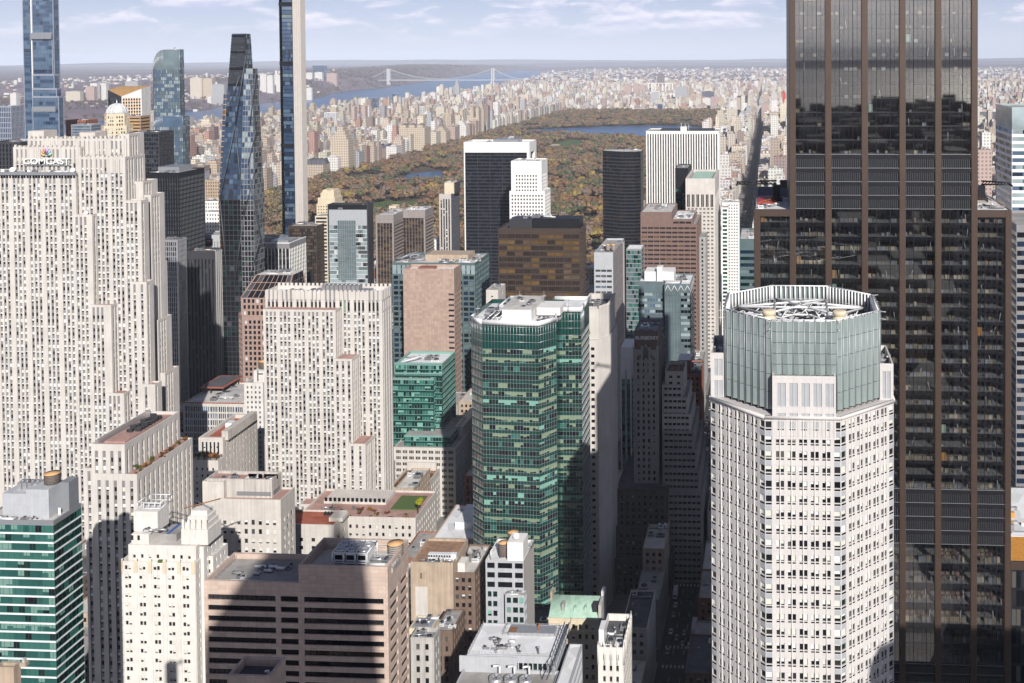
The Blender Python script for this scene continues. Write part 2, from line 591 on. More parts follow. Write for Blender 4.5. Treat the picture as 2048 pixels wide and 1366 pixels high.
def glass(name, col, rough=0.06, ior=1.6, metal=0.0, wob=0.02, spec=0.5, var=0.25, scale=0.08):
 """window glass over a dark room: dark body, mirror coat, panes very slightly out of true"""
 m, t, b = base(name)
 co, _ = var_colour(t, b, col, var, scale)
 b.inputs['Roughness'].default_value = rough; b.inputs['IOR'].default_value = ior
 b.inputs['Metallic'].default_value = metal; b.inputs['Specular IOR Level'].default_value = spec
 if wob:
  n = t.nodes.new('ShaderNodeTexNoise'); n.inputs['Scale'].default_value = 0.35; n.inputs['Detail'].default_value = 1.5
  t.links.new(co.outputs['Object'], n.inputs['Vector'])
  bp = t.nodes.new('ShaderNodeBump'); bp.inputs['Strength'].default_value = wob; bp.inputs['Distance'].default_value = 1.0
  t.links.new(n.outputs['Fac'], bp.inputs['Height']); t.links.new(bp.outputs[0], b.inputs['Normal'])
 return m

# masonry
stone('limestone', (.60, .56, .515), .07, .12, .10)
stone('limestone_warm', (.60, .555, .505), .07, .12, .12, joints=(3.2, 1.6, .93, .03))
stone('limestone_stain', (.54, .495, .45), .10, .2, .28)
stone('pale_stone', (.68, .655, .62), .07, .2, .10)
stone('terracotta_white', (.74, .70, .65), .06, .3, .10)
stone('cream', (.68, .58, .42), .07, .3, .1)
stone('white_panel', (.80, .78, .74), .03, .2, .05)
stone('pink_white_granite', (.62, .585, .56), .04, .3, .03, rough=.6, joints=(1.5, 1.9, .86, .02))
stone('brown_granite', (.57, .44, .36), .05, .5, .05, rough=.6, joints=(2.3, 1.2, .74, .09))
stone('pink_granite', (.43, .31, .25), .06, .4, .08, rough=.6, joints=(2.4, 2.1, .70, .11))
stone('red_granite', (.205, .135, .113), .06, .4, .08, rough=.55, joints=(1.6, 1.8, .85, .04))
stone('rose_granite', (.37, .255, .215), .08, .4, .08, rough=.6)
stone('brick_tan', (.46, .36, .27), .10, .3, .20)
stone('brick_red', (.30, .13, .09), .15, .4, .2)
stone('brick_brown', (.19, .13, .10), .15, .4, .2)
stone('canyon_shade_stone', (.14, .12, .11), .15, .3, .2)  # stone darkened so its colour deepens the street canyon's shade
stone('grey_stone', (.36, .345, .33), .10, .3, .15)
stone('grey_panel', (.46, .47, .49), .05, .4, .05, joints=(1.4, 3.2, .85, .03))
stone('concrete', (.48, .46, .43), .10, .3, .2)
stone('concrete_rib', (.52, .48, .44), .04, .2, .05)
stone('grey_brown_panel', (.30, .265, .25), .05, .3, .05, joints=(1.2, 2.4, .85, .05))
stone('black_granite', (.050, .049, .054), .10, .4, .05, rough=.45)
stone('slate_roof', (.11, .11, .13), .2, .4, 0)
# metal and trim
paint('aluminium', (.55, .55, .56), .35, .6)
paint('white_metal', (.78, .78, .78), .4)
paint('white_frame', (.80, .80, .80), .45)
paint('grey_metal', (.30, .31, .33), .45, .3)
paint('dark_metal', (.05, .052, .058), .45, .3)
paint('black_metal', (.013, .013, .017), .45, 0, spec=.25)
paint('bronze', (.085, .057, .044), .42, .35, .06, .15)
paint('bronze_light', (.12, .08, .062), .42, .35, .06, .15)
paint('brown_metal', (.075, .052, .040), .45, .3)
paint('spandrel_grey', (.255, .245, .25), .5, .1, .12, .4)
paint('spandrel_pale', (.44, .455, .475), .35, .1, .05, .4)
paint('spandrel_dark', (.016, .018, .025), .25, 0, .2, .3)
paint('spandrel_ink', (.027, .029, .040), .4, 0, .15, .3)
paint('spandrel_green', (.006, .050, .042), .20, 0, .12, .2)
paint('spandrel_teal', (.022, .090, .080), .25, 0, .12, .2)
paint('spandrel_steel', (.115, .165, .17), .3, .1, .10, .2)
paint('spandrel_blue', (.10, .14, .20), .25, .2, .12, .2)
paint('pale_green_metal', (.20, .36, .315), .4)
paint('steel_blue_panel', (.36, .38, .44), .35, .3, .05, .3)
paint('copper_green', (.42, .60, .48), .7, 0, .15, .5)
paint('rust', (.30, .12, .05), .8, 0, .3, 1.5)
paint('orange_paint', (.62, .28, .05), .6, 0, .15, 1)
paint('red_paint', (.45, .03, .03), .5)
paint('yellow_paint', (.75, .55, .05), .5)
paint('white_paint', (.82, .82, .82), .5)
paint('grey_paint', (.25, .25, .27), .4)
paint('blue_paint', (.05, .12, .35), .4)
paint('tank_wood', (.17, .135, .11), .85, 0, .25, 2)
paint('tank_wood_pale', (.34, .29, .25), .85, 0, .2, 2)
paint('tank_top', (.66, .38, .17), .75, 0, .12, 1.2)
paint('brace_metal', (.10, .11, .125), .5, .2)
paint('rubber', (.02, .02, .02), .8)
paint('gold_panel', (.55, .33, .14), .5, .2, .1, .2)
paint('dish_white', (.85, .85, .85), .45)
paint('letter_white', (.90, .90, .88), .5)
# roofs
stone('roof_grey', (.36, .34, .32), .15, .25, 0)
stone('roof_pale', (.60, .57, .53), .10, .25, 0)
stone('roof_white', (.80, .80, .80), .05, .25, 0)
stone('roof_dark', (.10, .10, .11), .2, .3, 0)
stone('roof_blue', (.30, .34, .40), .12, .3, 0)
stone('roof_pink', (.44, .27, .23), .12, .3, 0)
stone('roof_red', (.38, .12, .075), .12, .3, 0)
stone('roof_brown', (.33, .20, .13), .2, .5, 0)
# glass
glass('glass_dark', (.010, .011, .015), .05, 1.38)
glass('glass_room', (.030, .030, .033), .08, 1.5)
glass('glass_lit', (.10, .095, .085), .10, 1.5)
glass('glass_grey', (.06, .065, .072), .06, 1.6)
glass('glass_blue', (.05, .09, .165), .05, 2.0, .25)
glass('glass_blue_pale', (.11, .17, .25), .08, 2.0, .2)
glass('glass_navy', (.020, .035, .07), .05, 2.0, .2)
glass('glass_mint', (.13, .30, .25), .15, 1.6, 0, .02)
glass('glass_olive', (.24, .34, .21), .15, 1.6, 0, .02)
glass('glass_teal', (.045, .16, .135), .1, 1.7, .1)
glass('glass_green_dark', (.008, .028, .024), .05, 1.7, .1)
glass('glass_steel', (.17, .225, .24), .1, 1.8, .2)
glass('glass_steel_pale', (.38, .46, .48), .12, 1.8, .2)
glass('glass_amber', (.155, .095, .038), .2, 1.6, .2, .02)
glass('glass_brown', (.030, .022, .018), .06, 1.6)
glass('glass_bronze', (.13, .09, .06), .1, 1.6, .2)
glass('glass_white', (.58, .58, .57), .2, 1.5)
paint('blind_white', (.74, .76, .74), .5, 0, .05, .3)
paint('blind_cream', (.66, .66, .58), .5, 0, .05, .3)
paint('blind_green', (.17, .29, .245), .3, 0, .06, .3)
paint('blind_olive', (.21, .275, .18), .3, 0, .06, .3)
paint('blind_mint', (.20, .42, .335), .3, 0, .06, .3)
paint('blind_grey', (.30, .31, .31), .4, 0, .1, .3)
paint('crown_glass', (.27, .325, .31), .22, .1, .06, .25, .6)
# ground
stone('asphalt', (.055, .055, .058), .15, .3, 0)
stone('pavement', (.22, .21, .20), .12, .4, 0)
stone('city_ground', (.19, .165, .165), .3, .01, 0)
paint('road_white', (.55, .55, .55), .7)
paint('lawn', (.075, .12, .030), .9, 0, .2, .02)
paint('sand', (.52, .42, .30), .9, 0, .1, .05)
paint('park_floor', (.085, .060, .035), .95, 0, .3, .02)
paint('hill_wood', (.175, .13, .15), .95, 0, .35, .004)  # bare-wood brown with purple put in to carry some of the haze
paint('far_land', (.20, .165, .195), .95, 0, .45, .0015)  # lavender of distant haze is partly put into this ground colour

# water: dark body, wind ripples
m, t, b = base('river_water')
co, _ = var_colour(t, b, (.060, .125, .26), .15, .002)
b.inputs['Roughness'].default_value = .28; b.inputs['IOR'].default_value = 1.33
nn = t.nodes.new('ShaderNodeTexNoise'); nn.inputs['Scale'].default_value = .05; nn.inputs['Detail'].default_value = 6
t.links.new(co.outputs['Object'], nn.inputs['Vector'])
bp = t.nodes.new('ShaderNodeBump'); bp.inputs['Strength'].default_value = .5; bp.inputs['Distance'].default_value = 2.0
t.links.new(nn.outputs['Fac'], bp.inputs['Height']); t.links.new(bp.outputs[0], b.inputs['Normal'])
paint('harbour_painted_glare', (.55, .52, .46), .36, .85, .1, .001)  # pale metallic colour put in for sun glare on the water

# far buildings: wall colour per building, windows where floors and bays cross
m, t, b = base('city_wall')
co, res = var_colour(t, b, (1, 1, 1), .05, .05, .05, tint=True)
ge = t.nodes.new('ShaderNodeNewGeometry')
sp = t.nodes.new('ShaderNodeSeparateXYZ'); t.links.new(ge.outputs['Position'], sp.inputs[0])
sn = t.nodes.new('ShaderNodeSeparateXYZ'); t.links.new(ge.outputs['Normal'], sn.inputs[0])
def M2(op, a, b_, t=t):
 n = t.nodes.new('ShaderNodeMath'); n.operation = op
 for i, k in enumerate((a, b_)):
  if isinstance(k, (int, float)):
   n.inputs[i].default_value = k
  elif k is not None:
   t.links.new(k, n.inputs[i])
 return n.outputs[0]
ad = M2('ADD', sp.outputs[0], sp.outputs[1])
fx = M2('FRACT', M2('DIVIDE', ad, 6.2), None)
fz = M2('FRACT', M2('DIVIDE', sp.outputs[2], 6.4), None)
wx = M2('MULTIPLY', M2('GREATER_THAN', fx, .32), M2('LESS_THAN', fx, .78))
wz = M2('MULTIPLY', M2('GREATER_THAN', fz, .30), M2('LESS_THAN', fz, .80))
up = M2('LESS_THAN', M2('ABSOLUTE', sn.outputs[2], None), .5)
wn = M2('MULTIPLY', M2('MULTIPLY', wx, wz), up)
wn = M2('MULTIPLY', wn, .62)
mx = t.nodes.new('ShaderNodeMixRGB'); mx.inputs['Color2'].default_value = (.05, .05, .055, 1)
t.links.new(wn, mx.inputs['Fac']); t.links.new(res, mx.inputs['Color1'])
t.links.new(mx.outputs[0], b.inputs['Base Color'])
b.inputs['Roughness'].default_value = .8
m, t, b = base('city_roof')
var_colour(t, b, (1, 1, 1), .15, .08, tint=True)
b.inputs['Roughness'].default_value = .9

# leaves: every tree takes its own autumn tone
def leaf(name, cols):
 m, t, b = base(name)
 oi = t.nodes.new('ShaderNodeObjectInfo')
 rp = t.nodes.new('ShaderNodeValToRGB'); rp.color_ramp.interpolation = 'CONSTANT'
 e = rp.color_ramp.elements
 while len(e) < len(cols):
  e.new(.5)
 for i, c in enumerate(cols):
  e[i].position = i / len(cols); e[i].color = (*c, 1)
 t.links.new(oi.outputs['Random'], rp.inputs[0])
 co = t.nodes.new('ShaderNodeTexCoord')
 n1 = t.nodes.new('ShaderNodeTexNoise'); n1.inputs['Scale'].default_value = .45; n1.inputs['Detail'].default_value = 3
 t.links.new(co.outputs['Object'], n1.inputs['Vector'])
 r1 = t.nodes.new('ShaderNodeMapRange'); r1.inputs['To Min'].default_value = .8; r1.inputs['To Max'].default_value = 1.22
 r1.inputs['From Min'].default_value = .3; r1.inputs['From Max'].default_value = .7
 t.links.new(n1.outputs['Fac'], r1.inputs['Value'])
 vm = t.nodes.new('ShaderNodeVectorMath'); vm.operation = 'SCALE'
 t.links.new(rp.outputs[0], vm.inputs[0]); t.links.new(r1.outputs[0], vm.inputs['Scale'])
 t.links.new(vm.outputs[0], b.inputs['Base Color'])
 b.inputs['Roughness'].default_value = .9; b.inputs['Specular IOR Level'].default_value = .15
leaf('autumn_leaves', [(0.252, 0.153, 0.097), (0.270, 0.181, 0.100), (0.214, 0.147, 0.103), (0.152, 0.144, 0.085), (0.245, 0.169, 0.125),
      (0.252, 0.159, 0.094), (0.131, 0.128, 0.081), (0.221, 0.162, 0.119), (0.270, 0.187, 0.100), (0.221, 0.141, 0.100),
      (0.196, 0.159, 0.094), (0.239, 0.172, 0.112), (0.314, 0.231, 0.100), (0.124, 0.119, 0.078)])
leaf('bare_leaves', [(.20, .145, .14), (.17, .12, .12), (.19, .13, .11), (.14, .12, .10)])
leaf('garden_leaves', [(.10, .13, .02), (.30, .13, .02), (.13, .05, .02), (.05, .09, .02)])
leaf('yellow_leaves', [(.30, .30, .02), (.28, .27, .02)])
paint('bark', (.05, .04, .03), .9)
# haze: thin even air
m = bpy.data.materials.new('haze_air'); m.use_nodes = True
t = m.node_tree
for n in list(t.nodes):
 t.nodes.remove(n)
o = t.nodes.new('ShaderNodeOutputMaterial'); v = t.nodes.new('ShaderNodeVolumePrincipled')
v.inputs['Color'].default_value = (.76, .85, 1.0, 1)
v.inputs['Density'].default_value = 2.5e-5
v.inputs['Anisotropy'].default_value = -0.28
t.links.new(v.outputs[0], o.inputs['Volume'])
MAT['haze_air'] = m
# ---------------------------------------------------------------- the ground, the rivers, the hills
ST = lambda n: (n - 42.5) * 80.4 - 3.0            # centre line of a numbered cross street
MADISON, FIFTH, SIXTH, PARKAV = -48.0, -203.0, -513.0, 112.0

def inpoly(x, y, poly):
 x = np.asarray(x, float); y = np.asarray(y, float)
 c = np.zeros(np.broadcast(x, y).shape, bool)
 n = len(poly)
 for i in range(n):
  x1, y1 = poly[i]; x2, y2 = poly[(i + 1) % n]
  if y1 == y2:
   continue
  c ^= ((y1 > y) != (y2 > y)) & (x < (x2 - x1) * (y - y1) / (y2 - y1) + x1)
 return c

def shore(L):
 return [atz(*p)[:2] for p in L]
man_shore = [(-3300.0, -9000.0), (-1750.0, 0.0)] + shore([(384, 246), (430, 247), (563, 228), (635, 227), (675, 215), (739, 208), (789, 202), (824, 197),
    (861, 192), (958, 182), (990, 177), (1002, 166), (1022, 162), (1060, 155), (1082, 148), (1098, 143)])
nj_shore = [(-5200.0, -9000.0), (-3600.0, 0.0)] + shore([(281, 236), (366, 222), (406, 223), (446, 213), (523, 207), (609, 200), (642, 196), (662, 188),
   (709, 181), (772, 177), (789, 172), (849, 165), (900, 156), (968, 146.5), (985, 139)])
RIVER = man_shore + nj_shore[::-1]
rng = np.random.default_rng(11)

# ground: one sheet out to the horizon
g = MB()
ring = [0, 600, 1500, 3000, 6000, 12000, 22000, 42000]
na = 64
for i in range(len(ring) - 1):
 t = np.linspace(0, 2 * np.pi, na + 1)
 for k in range(na):
  a, b2 = t[k], t[k + 1]
  r0, r1 = ring[i], ring[i + 1]
  q = [(r0 * math.sin(a), r0 * math.cos(a), 0), (r0 * math.sin(b2), r0 * math.cos(b2), 0),
    (r1 * math.sin(b2), r1 * math.cos(b2), 0), (r1 * math.sin(a), r1 * math.cos(a), 0)]
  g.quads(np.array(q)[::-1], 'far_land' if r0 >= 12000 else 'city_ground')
structure('ground', g)

wv = MB()
n = len(man_shore)
# strip quads between the two shores
def resample(L, k):
 L = np.array(L); s = np.concatenate([[0], np.cumsum(np.linalg.norm(np.diff(L, axis=0), axis=1))])
 t = np.linspace(0, s[-1], k)
 return np.stack([np.interp(t, s, L[:, 0]), np.interp(t, s, L[:, 1])], 1)
A, B = resample(man_shore, 160), resample(nj_shore, 160)
Q = np.zeros((159, 4, 3)); Q[:, 0, :2] = B[:-1]; Q[:, 1, :2] = A[:-1]; Q[:, 2, :2] = A[1:]; Q[:, 3, :2] = B[1:]
Q[:, :, 2] = .6
wv.quads(Q, 'river_water')
structure('river', wv)
# unseen harbour behind the camera, pulled nearer and made pale to brighten the office glass
hb = MB(); hb.quads([[(-9000, -30000, .6), (9000, -30000, .6), (9000, -4400, .6), (-9000, -4400, .6)]], 'harbour_painted_glare')
structure('harbour_reflector', hb)

# New Jersey side: bluff along the shore, wooded plateau, valleys behind
def nj_h(y):
 return np.interp(y, [-9000, 3000, 6000, 7400, 8300, 9600, 11000, 14000, 20000, 27000], [25, 45, 50, 60, 112, 118, 112, 145, 150, 60])
def noise2(x, y, seed, octs=5, s0=1.0):
 r = np.random.default_rng(seed); o = 0; amp = 1
 for k in range(octs):
  a_ = r.uniform(0, 2 * np.pi); f_ = s0 * 1.9 ** k; ph = r.uniform(0, 9, 2)
  o = o + amp * np.sin((x * np.cos(a_) + y * np.sin(a_)) * f_ + ph[0]) * np.sin((y * np.cos(a_) - x * np.sin(a_)) * f_ * .8 + ph[1])
  amp *= .6
 return o
NS = np.array(nj_shore[:-1] + [(nj_shore[-2][0] - 400, 26000.0)])
NS = resample(NS, 220)
S = np.array([0, 60, 140, 240, 400, 700, 1100, 1700, 2600, 4000, 6000, 9000, 14000, 22000])
def nj_z(s, y, x):
 up_ = np.interp(s, [0, 60, 240, 700, 1700, 2600, 6000, 14000, 22000], [.01, .12, .85, 1, .95, .75, .5, .5, .5])
 return nj_h(y) * up_ + np.clip(s / 900, 0, 1) * 10 * noise2(x, y, 3, 5, .0006) + 1.0
P3 = np.zeros((len(NS), len(S), 3))
for j, s_ in enumerate(S):
 P3[:, j, 0] = NS[:, 0] - s_; P3[:, j, 1] = NS[:, 1]
 P3[:, j, 2] = nj_z(s_, NS[:, 1], P3[:, j, 0])
Q = np.stack([P3[:-1, :-1], P3[1:, :-1], P3[1:, 1:], P3[:-1, 1:]], 2).reshape(-1, 4, 3)
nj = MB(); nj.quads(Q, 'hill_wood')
structure('wooded_bluff', nj, smooth=False)

# low ridges on the skyline, all round
fh = MB()
for (rr, hh, seed) in ((23000, 70, 1), (30000, 115, 2), (38000, 165, 3)):
 t = np.linspace(0, 2 * np.pi, 361)
 x = rr * np.sin(t); y = rr * np.cos(t)
 hgt = hh * (.75 + .3 * noise2(np.cos(t) * 9, np.sin(t) * 9, seed, 5, 1.0))
 hgt = hgt * (1 + .30 * np.clip(-np.sin(t), 0, 1))
 hgt = np.maximum(hgt, 12); hgt[-1] = hgt[0]
 for r1, r2, k1, k2 in ((rr, rr + 1400, 0, .75), (rr + 1400, rr + 2600, .75, 1), (rr + 2600, rr + 6000, 1, .1)):
  Q = [[(r1 * math.sin(t[i]), r1 * math.cos(t[i]), k1 * hgt[i] + .3), (r1 * math.sin(t[i + 1]), r1 * math.cos(t[i + 1]), k1 * hgt[i + 1] + .3),
    (r2 * math.sin(t[i + 1]), r2 * math.cos(t[i + 1]), k2 * hgt[i + 1] + .3), (r2 * math.sin(t[i]), r2 * math.cos(t[i]), k2 * hgt[i] + .3)][::-1] for i in range(360)]
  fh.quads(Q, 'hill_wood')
structure('far_hills', fh)

# streets of midtown and the long avenues
rd = MB()
def sheet(mb, x0, x1, y0, y1, z, m):
 mb.quads([[(x0, y0, z), (x1, y0, z), (x1, y1, z), (x0, y1, z)]], m)
sheet(rd, -1700, 900, -200, 1310, .004, 'asphalt')
for ax, w in ((MADISON, 17), (FIFTH, 17), (PARKAV, 43), (260, 22), (400, 22)):
 sheet(rd, ax - w / 2, ax + w / 2, 1310, 9000, .02, 'asphalt')
for k in range(60, 112):
 sheet(rd, -195, 800, ST(k) - 5, ST(k) + 5, .012, 'asphalt')
structure('road', rd)
AVS = [-1690, -1410, -1130, -848, SIXTH, FIFTH, MADISON, 30, PARKAV, 260, 400, 600, 890]
pv = MB()
BLOCKS = []
for i in range(len(AVS) - 1):
 x0 = AVS[i] + 9.5; x1 = AVS[i + 1] - (9.5 if AVS[i + 1] != PARKAV else 20)
 if AVS[i] == PARKAV: x0 += 11
 for st in range(41, 59):
  y0, y1 = ST(st) + 6, ST(st + 1) - 6
  BLOCKS.append((x0, x1, y0, y1))
  if x1 > -1450:
   pv.box(x0, x1, y0, y1, .005, .16, 'pavement')
structure('pavement', pv)
mk = MB()
for y in np.arange(330, 1300, 12.0):
 for dx in (-2.7, 2.7):
  sheet(mk, MADISON + dx - .09, MADISON + dx + .09, y, y + 4, .012, 'road_white')
for st in range(46, 59):
 for s_ in (-1, 1):
  for k in range(8):
   x = MADISON - 7 + k * 2.0
   sheet(mk, x, x + .7, ST(st) + s_ * 8.6 - 1.4, ST(st) + s_ * 8.6 + 1.4, .013, 'road_white')
structure('road_markings', mk)

# ---------------------------------------------------------------- the park
PKX0, PKX1, PKY0, PKY1 = -1110.0, -228.0, 1336.0, 5424.0
def park_z(x, y):
 return np.interp(y, [1336, 1700, 4400, 5000, 5424], [0, 1.5, 3, 14, 12]) * np.clip((x - PKX0) / 90, 0, 1) * np.clip((PKX1 - x) / 60, 0, 1) + 0.3
gx = np.linspace(PKX0, PKX1, 24); gy = np.linspace(PKY0, PKY1, 60)
X, Y = np.meshgrid(gx, gy, indexing='ij')
Pk = np.stack([X, Y, park_z(X, Y)], -1)
pk = MB(); pk.quads(np.stack([Pk[:-1, :-1], Pk[1:, :-1], Pk[1:, 1:], Pk[:-1, 1:]], 2).reshape(-1, 4, 3), 'park_floor')
structure('park_ground', pk)
def pxpoly(L, z):
 return [atz(px, py, z)[:2] for px, py in L]
lake = pxpoly([(806, 356), (815, 349), (850, 345), (875, 342), (903, 345), (905, 349), (893, 355), (865, 359), (838, 365)], 2.0)
reserv = pxpoly([(1030, 261), (1085, 264), (1150, 268), (1230, 270), (1300, 273), (1420, 272), (1415, 257), (1370, 252), (1300, 251), (1230, 253), (1150, 256), (1080, 258.5)], 3.2)
lawn1 = pxpoly([(745, 408), (772, 402), (810, 404), (868, 400), (872, 405), (836, 417), (795, 421), (750, 418)], 2.0)
lawn2 = pxpoly([(1084, 297), (1098, 290), (1130, 283), (1150, 280), (1174, 281), (1176, 287), (1165, 293), (1130, 297), (1105, 301)], 2.5)
fields = [pxpoly(q, 2.6) for q in ([(1094, 291), (1108, 288), (1120, 289), (1119, 291.5), (1104, 292.5)], [(1158, 287.5), (1175, 287), (1177, 291), (1164, 291)],
         [(1090, 297), (1102, 294.5), (1106, 297), (1094, 299)], [(1164, 282), (1174, 281), (1176, 283.5), (1166, 284)])]
def flat(name, poly, z, m):
 mb = MB(); mb.mesh([(*p, z) for p in poly], [list(range(len(poly)))], m)
 if np.sum([poly[i - 1][0] * poly[i][1] - poly[i][0] * poly[i - 1][1] for i in range(len(poly))]) < 0:
  mb.loops = [l[::-1] for l in mb.loops]
 return structure(name, mb)
flat('lake', lake, 2.4, 'river_water')
flat('reservoir', reserv, 4.2, 'river_water')
flat('lawn', lawn1, 2.6, 'lawn')
flat('lawn', lawn2, 3.0, 'lawn')
for q in fields:
 flat('sand_pitch', q, 3.3, 'sand')

# trees: limbs and hundreds of leaf clumps in lumpy crowns
def tree_mesh(name, seed, leafm, h=14.0, rad=6.0, nq=300, leaf=1.3, trunk=True, squash=1.0):
 r = np.random.default_rng(seed)
 mb = MB()
 nl = r.integers(6, 11)
 c = np.stack([r.normal(0, rad * .45, nl), r.normal(0, rad * .45, nl), h * r.uniform(.5, .82, nl)], 1)
 rr = rad * r.uniform(.34, .58, nl)
 if trunk:
  mb.lathe((0, 0), [(.38, -.5), (.3, h * .25), (.2, h * .5), (.05, h * .75)], 'bark', 6)
  for k in range(nl):
   mb.bar((0, 0, h * .28), c[k], .22, 'bark')
 k = r.integers(0, nl, nq)
 d = r.normal(size=(nq, 3)); d /= np.linalg.norm(d, axis=1)[:, None]
 p = c[k] + d * (rr[k] * r.uniform(.55, 1.05, nq))[:, None] * np.array([1, 1, .8 * squash])
 nrm = d + r.normal(0, .16, (nq, 3)) + np.array([0, 0, .25]); nrm /= np.linalg.norm(nrm, axis=1)[:, None]
 t1 = np.cross(nrm, r.normal(size=(nq, 3))); t1 /= np.linalg.norm(t1, axis=1)[:, None]
 t2 = np.cross(nrm, t1)
 s1 = (leaf * r.uniform(.5, 1.1, nq))[:, None]; s2 = (leaf * r.uniform(.4, .9, nq))[:, None]
 mb.quads(np.stack([p - t1 * s1, p - t2 * s2 + t1 * s1 * .2, p + t1 * s1, p + t2 * s2], 1), leafm)
 o = mb.build(name)
 me = o.data
 bpy.data.objects.remove(o)
 return me
TREES = [tree_mesh('tree', 100 + i, 'autumn_leaves', h=rng.uniform(13, 19), rad=rng.uniform(7.5, 10.5), nq=430, leaf=1.7) for i in range(8)]
BIGT = [tree_mesh('tree', 140 + i, 'autumn_leaves', h=rng.uniform(14, 20), rad=rng.uniform(7.5, 10.0), nq=1000, leaf=1.1) for i in range(8)]
n0 = 6800
tx = rng.uniform(PKX0 + 8, PKX1 - 8, n0); ty = PKY0 + 6 + (PKY1 - PKY0 - 12) * rng.uniform(0, 1, n0) ** 1.25
dens = noise2(tx, ty, 21, 4, .012)
ok = ~(inpoly(tx, ty, lake) | inpoly(tx, ty, reserv) | inpoly(tx, ty, lawn1) | inpoly(tx, ty, lawn2)) & (dens > -.95)
# the water must stay in sight behind the near bank
def band(poly, d):
 c = np.mean(poly, 0)
 return inpoly(tx, ty + d, poly)
for d_ in (30, 60, 90):
 ok &= ~(band(lake, d_) | band(reserv, d_ * 1.3) | band(lawn1, d_ * .6) | band(lawn2, d_ * .8))
# a few small clearings and the drives
ok &= np.abs(tx + 640 + 160 * np.sin(ty / 420)) > 6
tx, ty = tx[ok], ty[ok]
tz = park_z(tx, ty)
tones = {'rust': (.25, .145, .085), 'copper brown': (.22, .145, .10), 'orange': (.30, .19, .09), 'olive green': (.14, .145, .075),
   'dark green': (.095, .115, .065), 'golden yellow': (.36, .27, .09), 'greyish bare': (.23, .175, .14)}
LEAFT = {}
for k, c in tones.items():
 leaf('leaves_' + k.replace(' ', '_'), [c]); LEAFT[k] = 'leaves_' + k.replace(' ', '_')
NEART = {k: [] for k in tones}
for k in tones:
 for v in range(3):
  me = BIGT[(v * 3 + len(k)) % 8].copy(); me.materials[me.materials.find('autumn_leaves')] = MAT[LEAFT[k]]
  NEART[k].append(me)
# everything deeper in the park reads as one wood: scattered over one point cloud
tc_ = bpy.data.collections.new('tree kinds')
for i, me in enumerate(TREES):
 tc_.objects.link(bpy.data.objects.new('tree_kind', me))
BARE = [tree_mesh('tree', 160 + i, 'bare_leaves', h=rng.uniform(12, 17), rad=rng.uniform(6, 9), nq=160, leaf=1.8) for i in range(4)]
bc_ = bpy.data.collections.new('bare tree kinds')
for i, me in enumerate(BARE):
 bc_.objects.link(bpy.data.objects.new('tree_kind', me))
def scatter(name, P_, coll, smin, smax, label, cat, seed=0):
 me = bpy.data.meshes.new(name); me.vertices.add(len(P_)); me.vertices.foreach_set('co', np.asarray(P_, np.float32).ravel()); me.update()
 o = bpy.data.objects.new(name, me); COL.objects.link(o)
 gt = bpy.data.node_groups.new(name, 'GeometryNodeTree')
 gt.interface.new_socket('Geometry', in_out='INPUT', socket_type='NodeSocketGeometry')
 gt.interface.new_socket('Geometry', in_out='OUTPUT', socket_type='NodeSocketGeometry')
 a = gt.nodes.new('NodeGroupInput'); z = gt.nodes.new('NodeGroupOutput')
 ip = gt.nodes.new('GeometryNodeInstanceOnPoints'); ci = gt.nodes.new('GeometryNodeCollectionInfo')
 ci.inputs[0].default_value = coll; ci.inputs['Separate Children'].default_value = True; ci.inputs['Reset Children'].default_value = True
 rv = gt.nodes.new('FunctionNodeRandomValue'); rv.data_type = 'FLOAT_VECTOR'
 rv.inputs['Min'].default_value = (0, 0, 0); rv.inputs['Max'].default_value = (0, 0, 6.28)
 rs_ = gt.nodes.new('FunctionNodeRandomValue'); rs_.data_type = 'FLOAT'; rs_.inputs[2].default_value = smin; rs_.inputs[3].default_value = smax
 ip.inputs['Pick Instance'].default_value = True
 L_ = gt.links.new
 L_(a.outputs[0], ip.inputs['Points']); L_(ci.outputs[0], ip.inputs['Instance'])
 L_(rv.outputs[0], ip.inputs['Rotation']); L_(rs_.outputs[1], ip.inputs['Scale'])
 L_(ip.outputs[0], z.inputs[0])
 o.modifiers.new('scatter', 'NODES').node_group = gt
 o['kind'] = 'stuff'
 return tag(o, label, cat)
# street trees and small parks in the city beyond, woods on the bluff
m_ = 900
sx = rng.uniform(-2300, 2600, m_); sy = rng.uniform(5500, 9500, m_)
w2 = noise2(sx, sy, 5, 3, .004) > .5
s2 = np.stack([sx, sy, 0 * sx], 1)[w2 & ~inpoly(sx, sy, RIVER)]
ii = rng.integers(0, len(NS), 9000); ss = rng.uniform(10, 1500, 9000) ** 1.0
bx_, by_ = NS[ii, 0] - ss, NS[ii, 1] + rng.uniform(-60, 60, 9000)
selb = (by_ > 4000) & (by_ < 19000)
bz_ = nj_z(ss, by_, bx_)
scatter('far_wood', np.concatenate([s2, np.stack([bx_, by_, bz_], 1)[selb]]), bc_, .9, 1.7, 'distant bare woods on the river bluff and between the far blocks', 'wood')
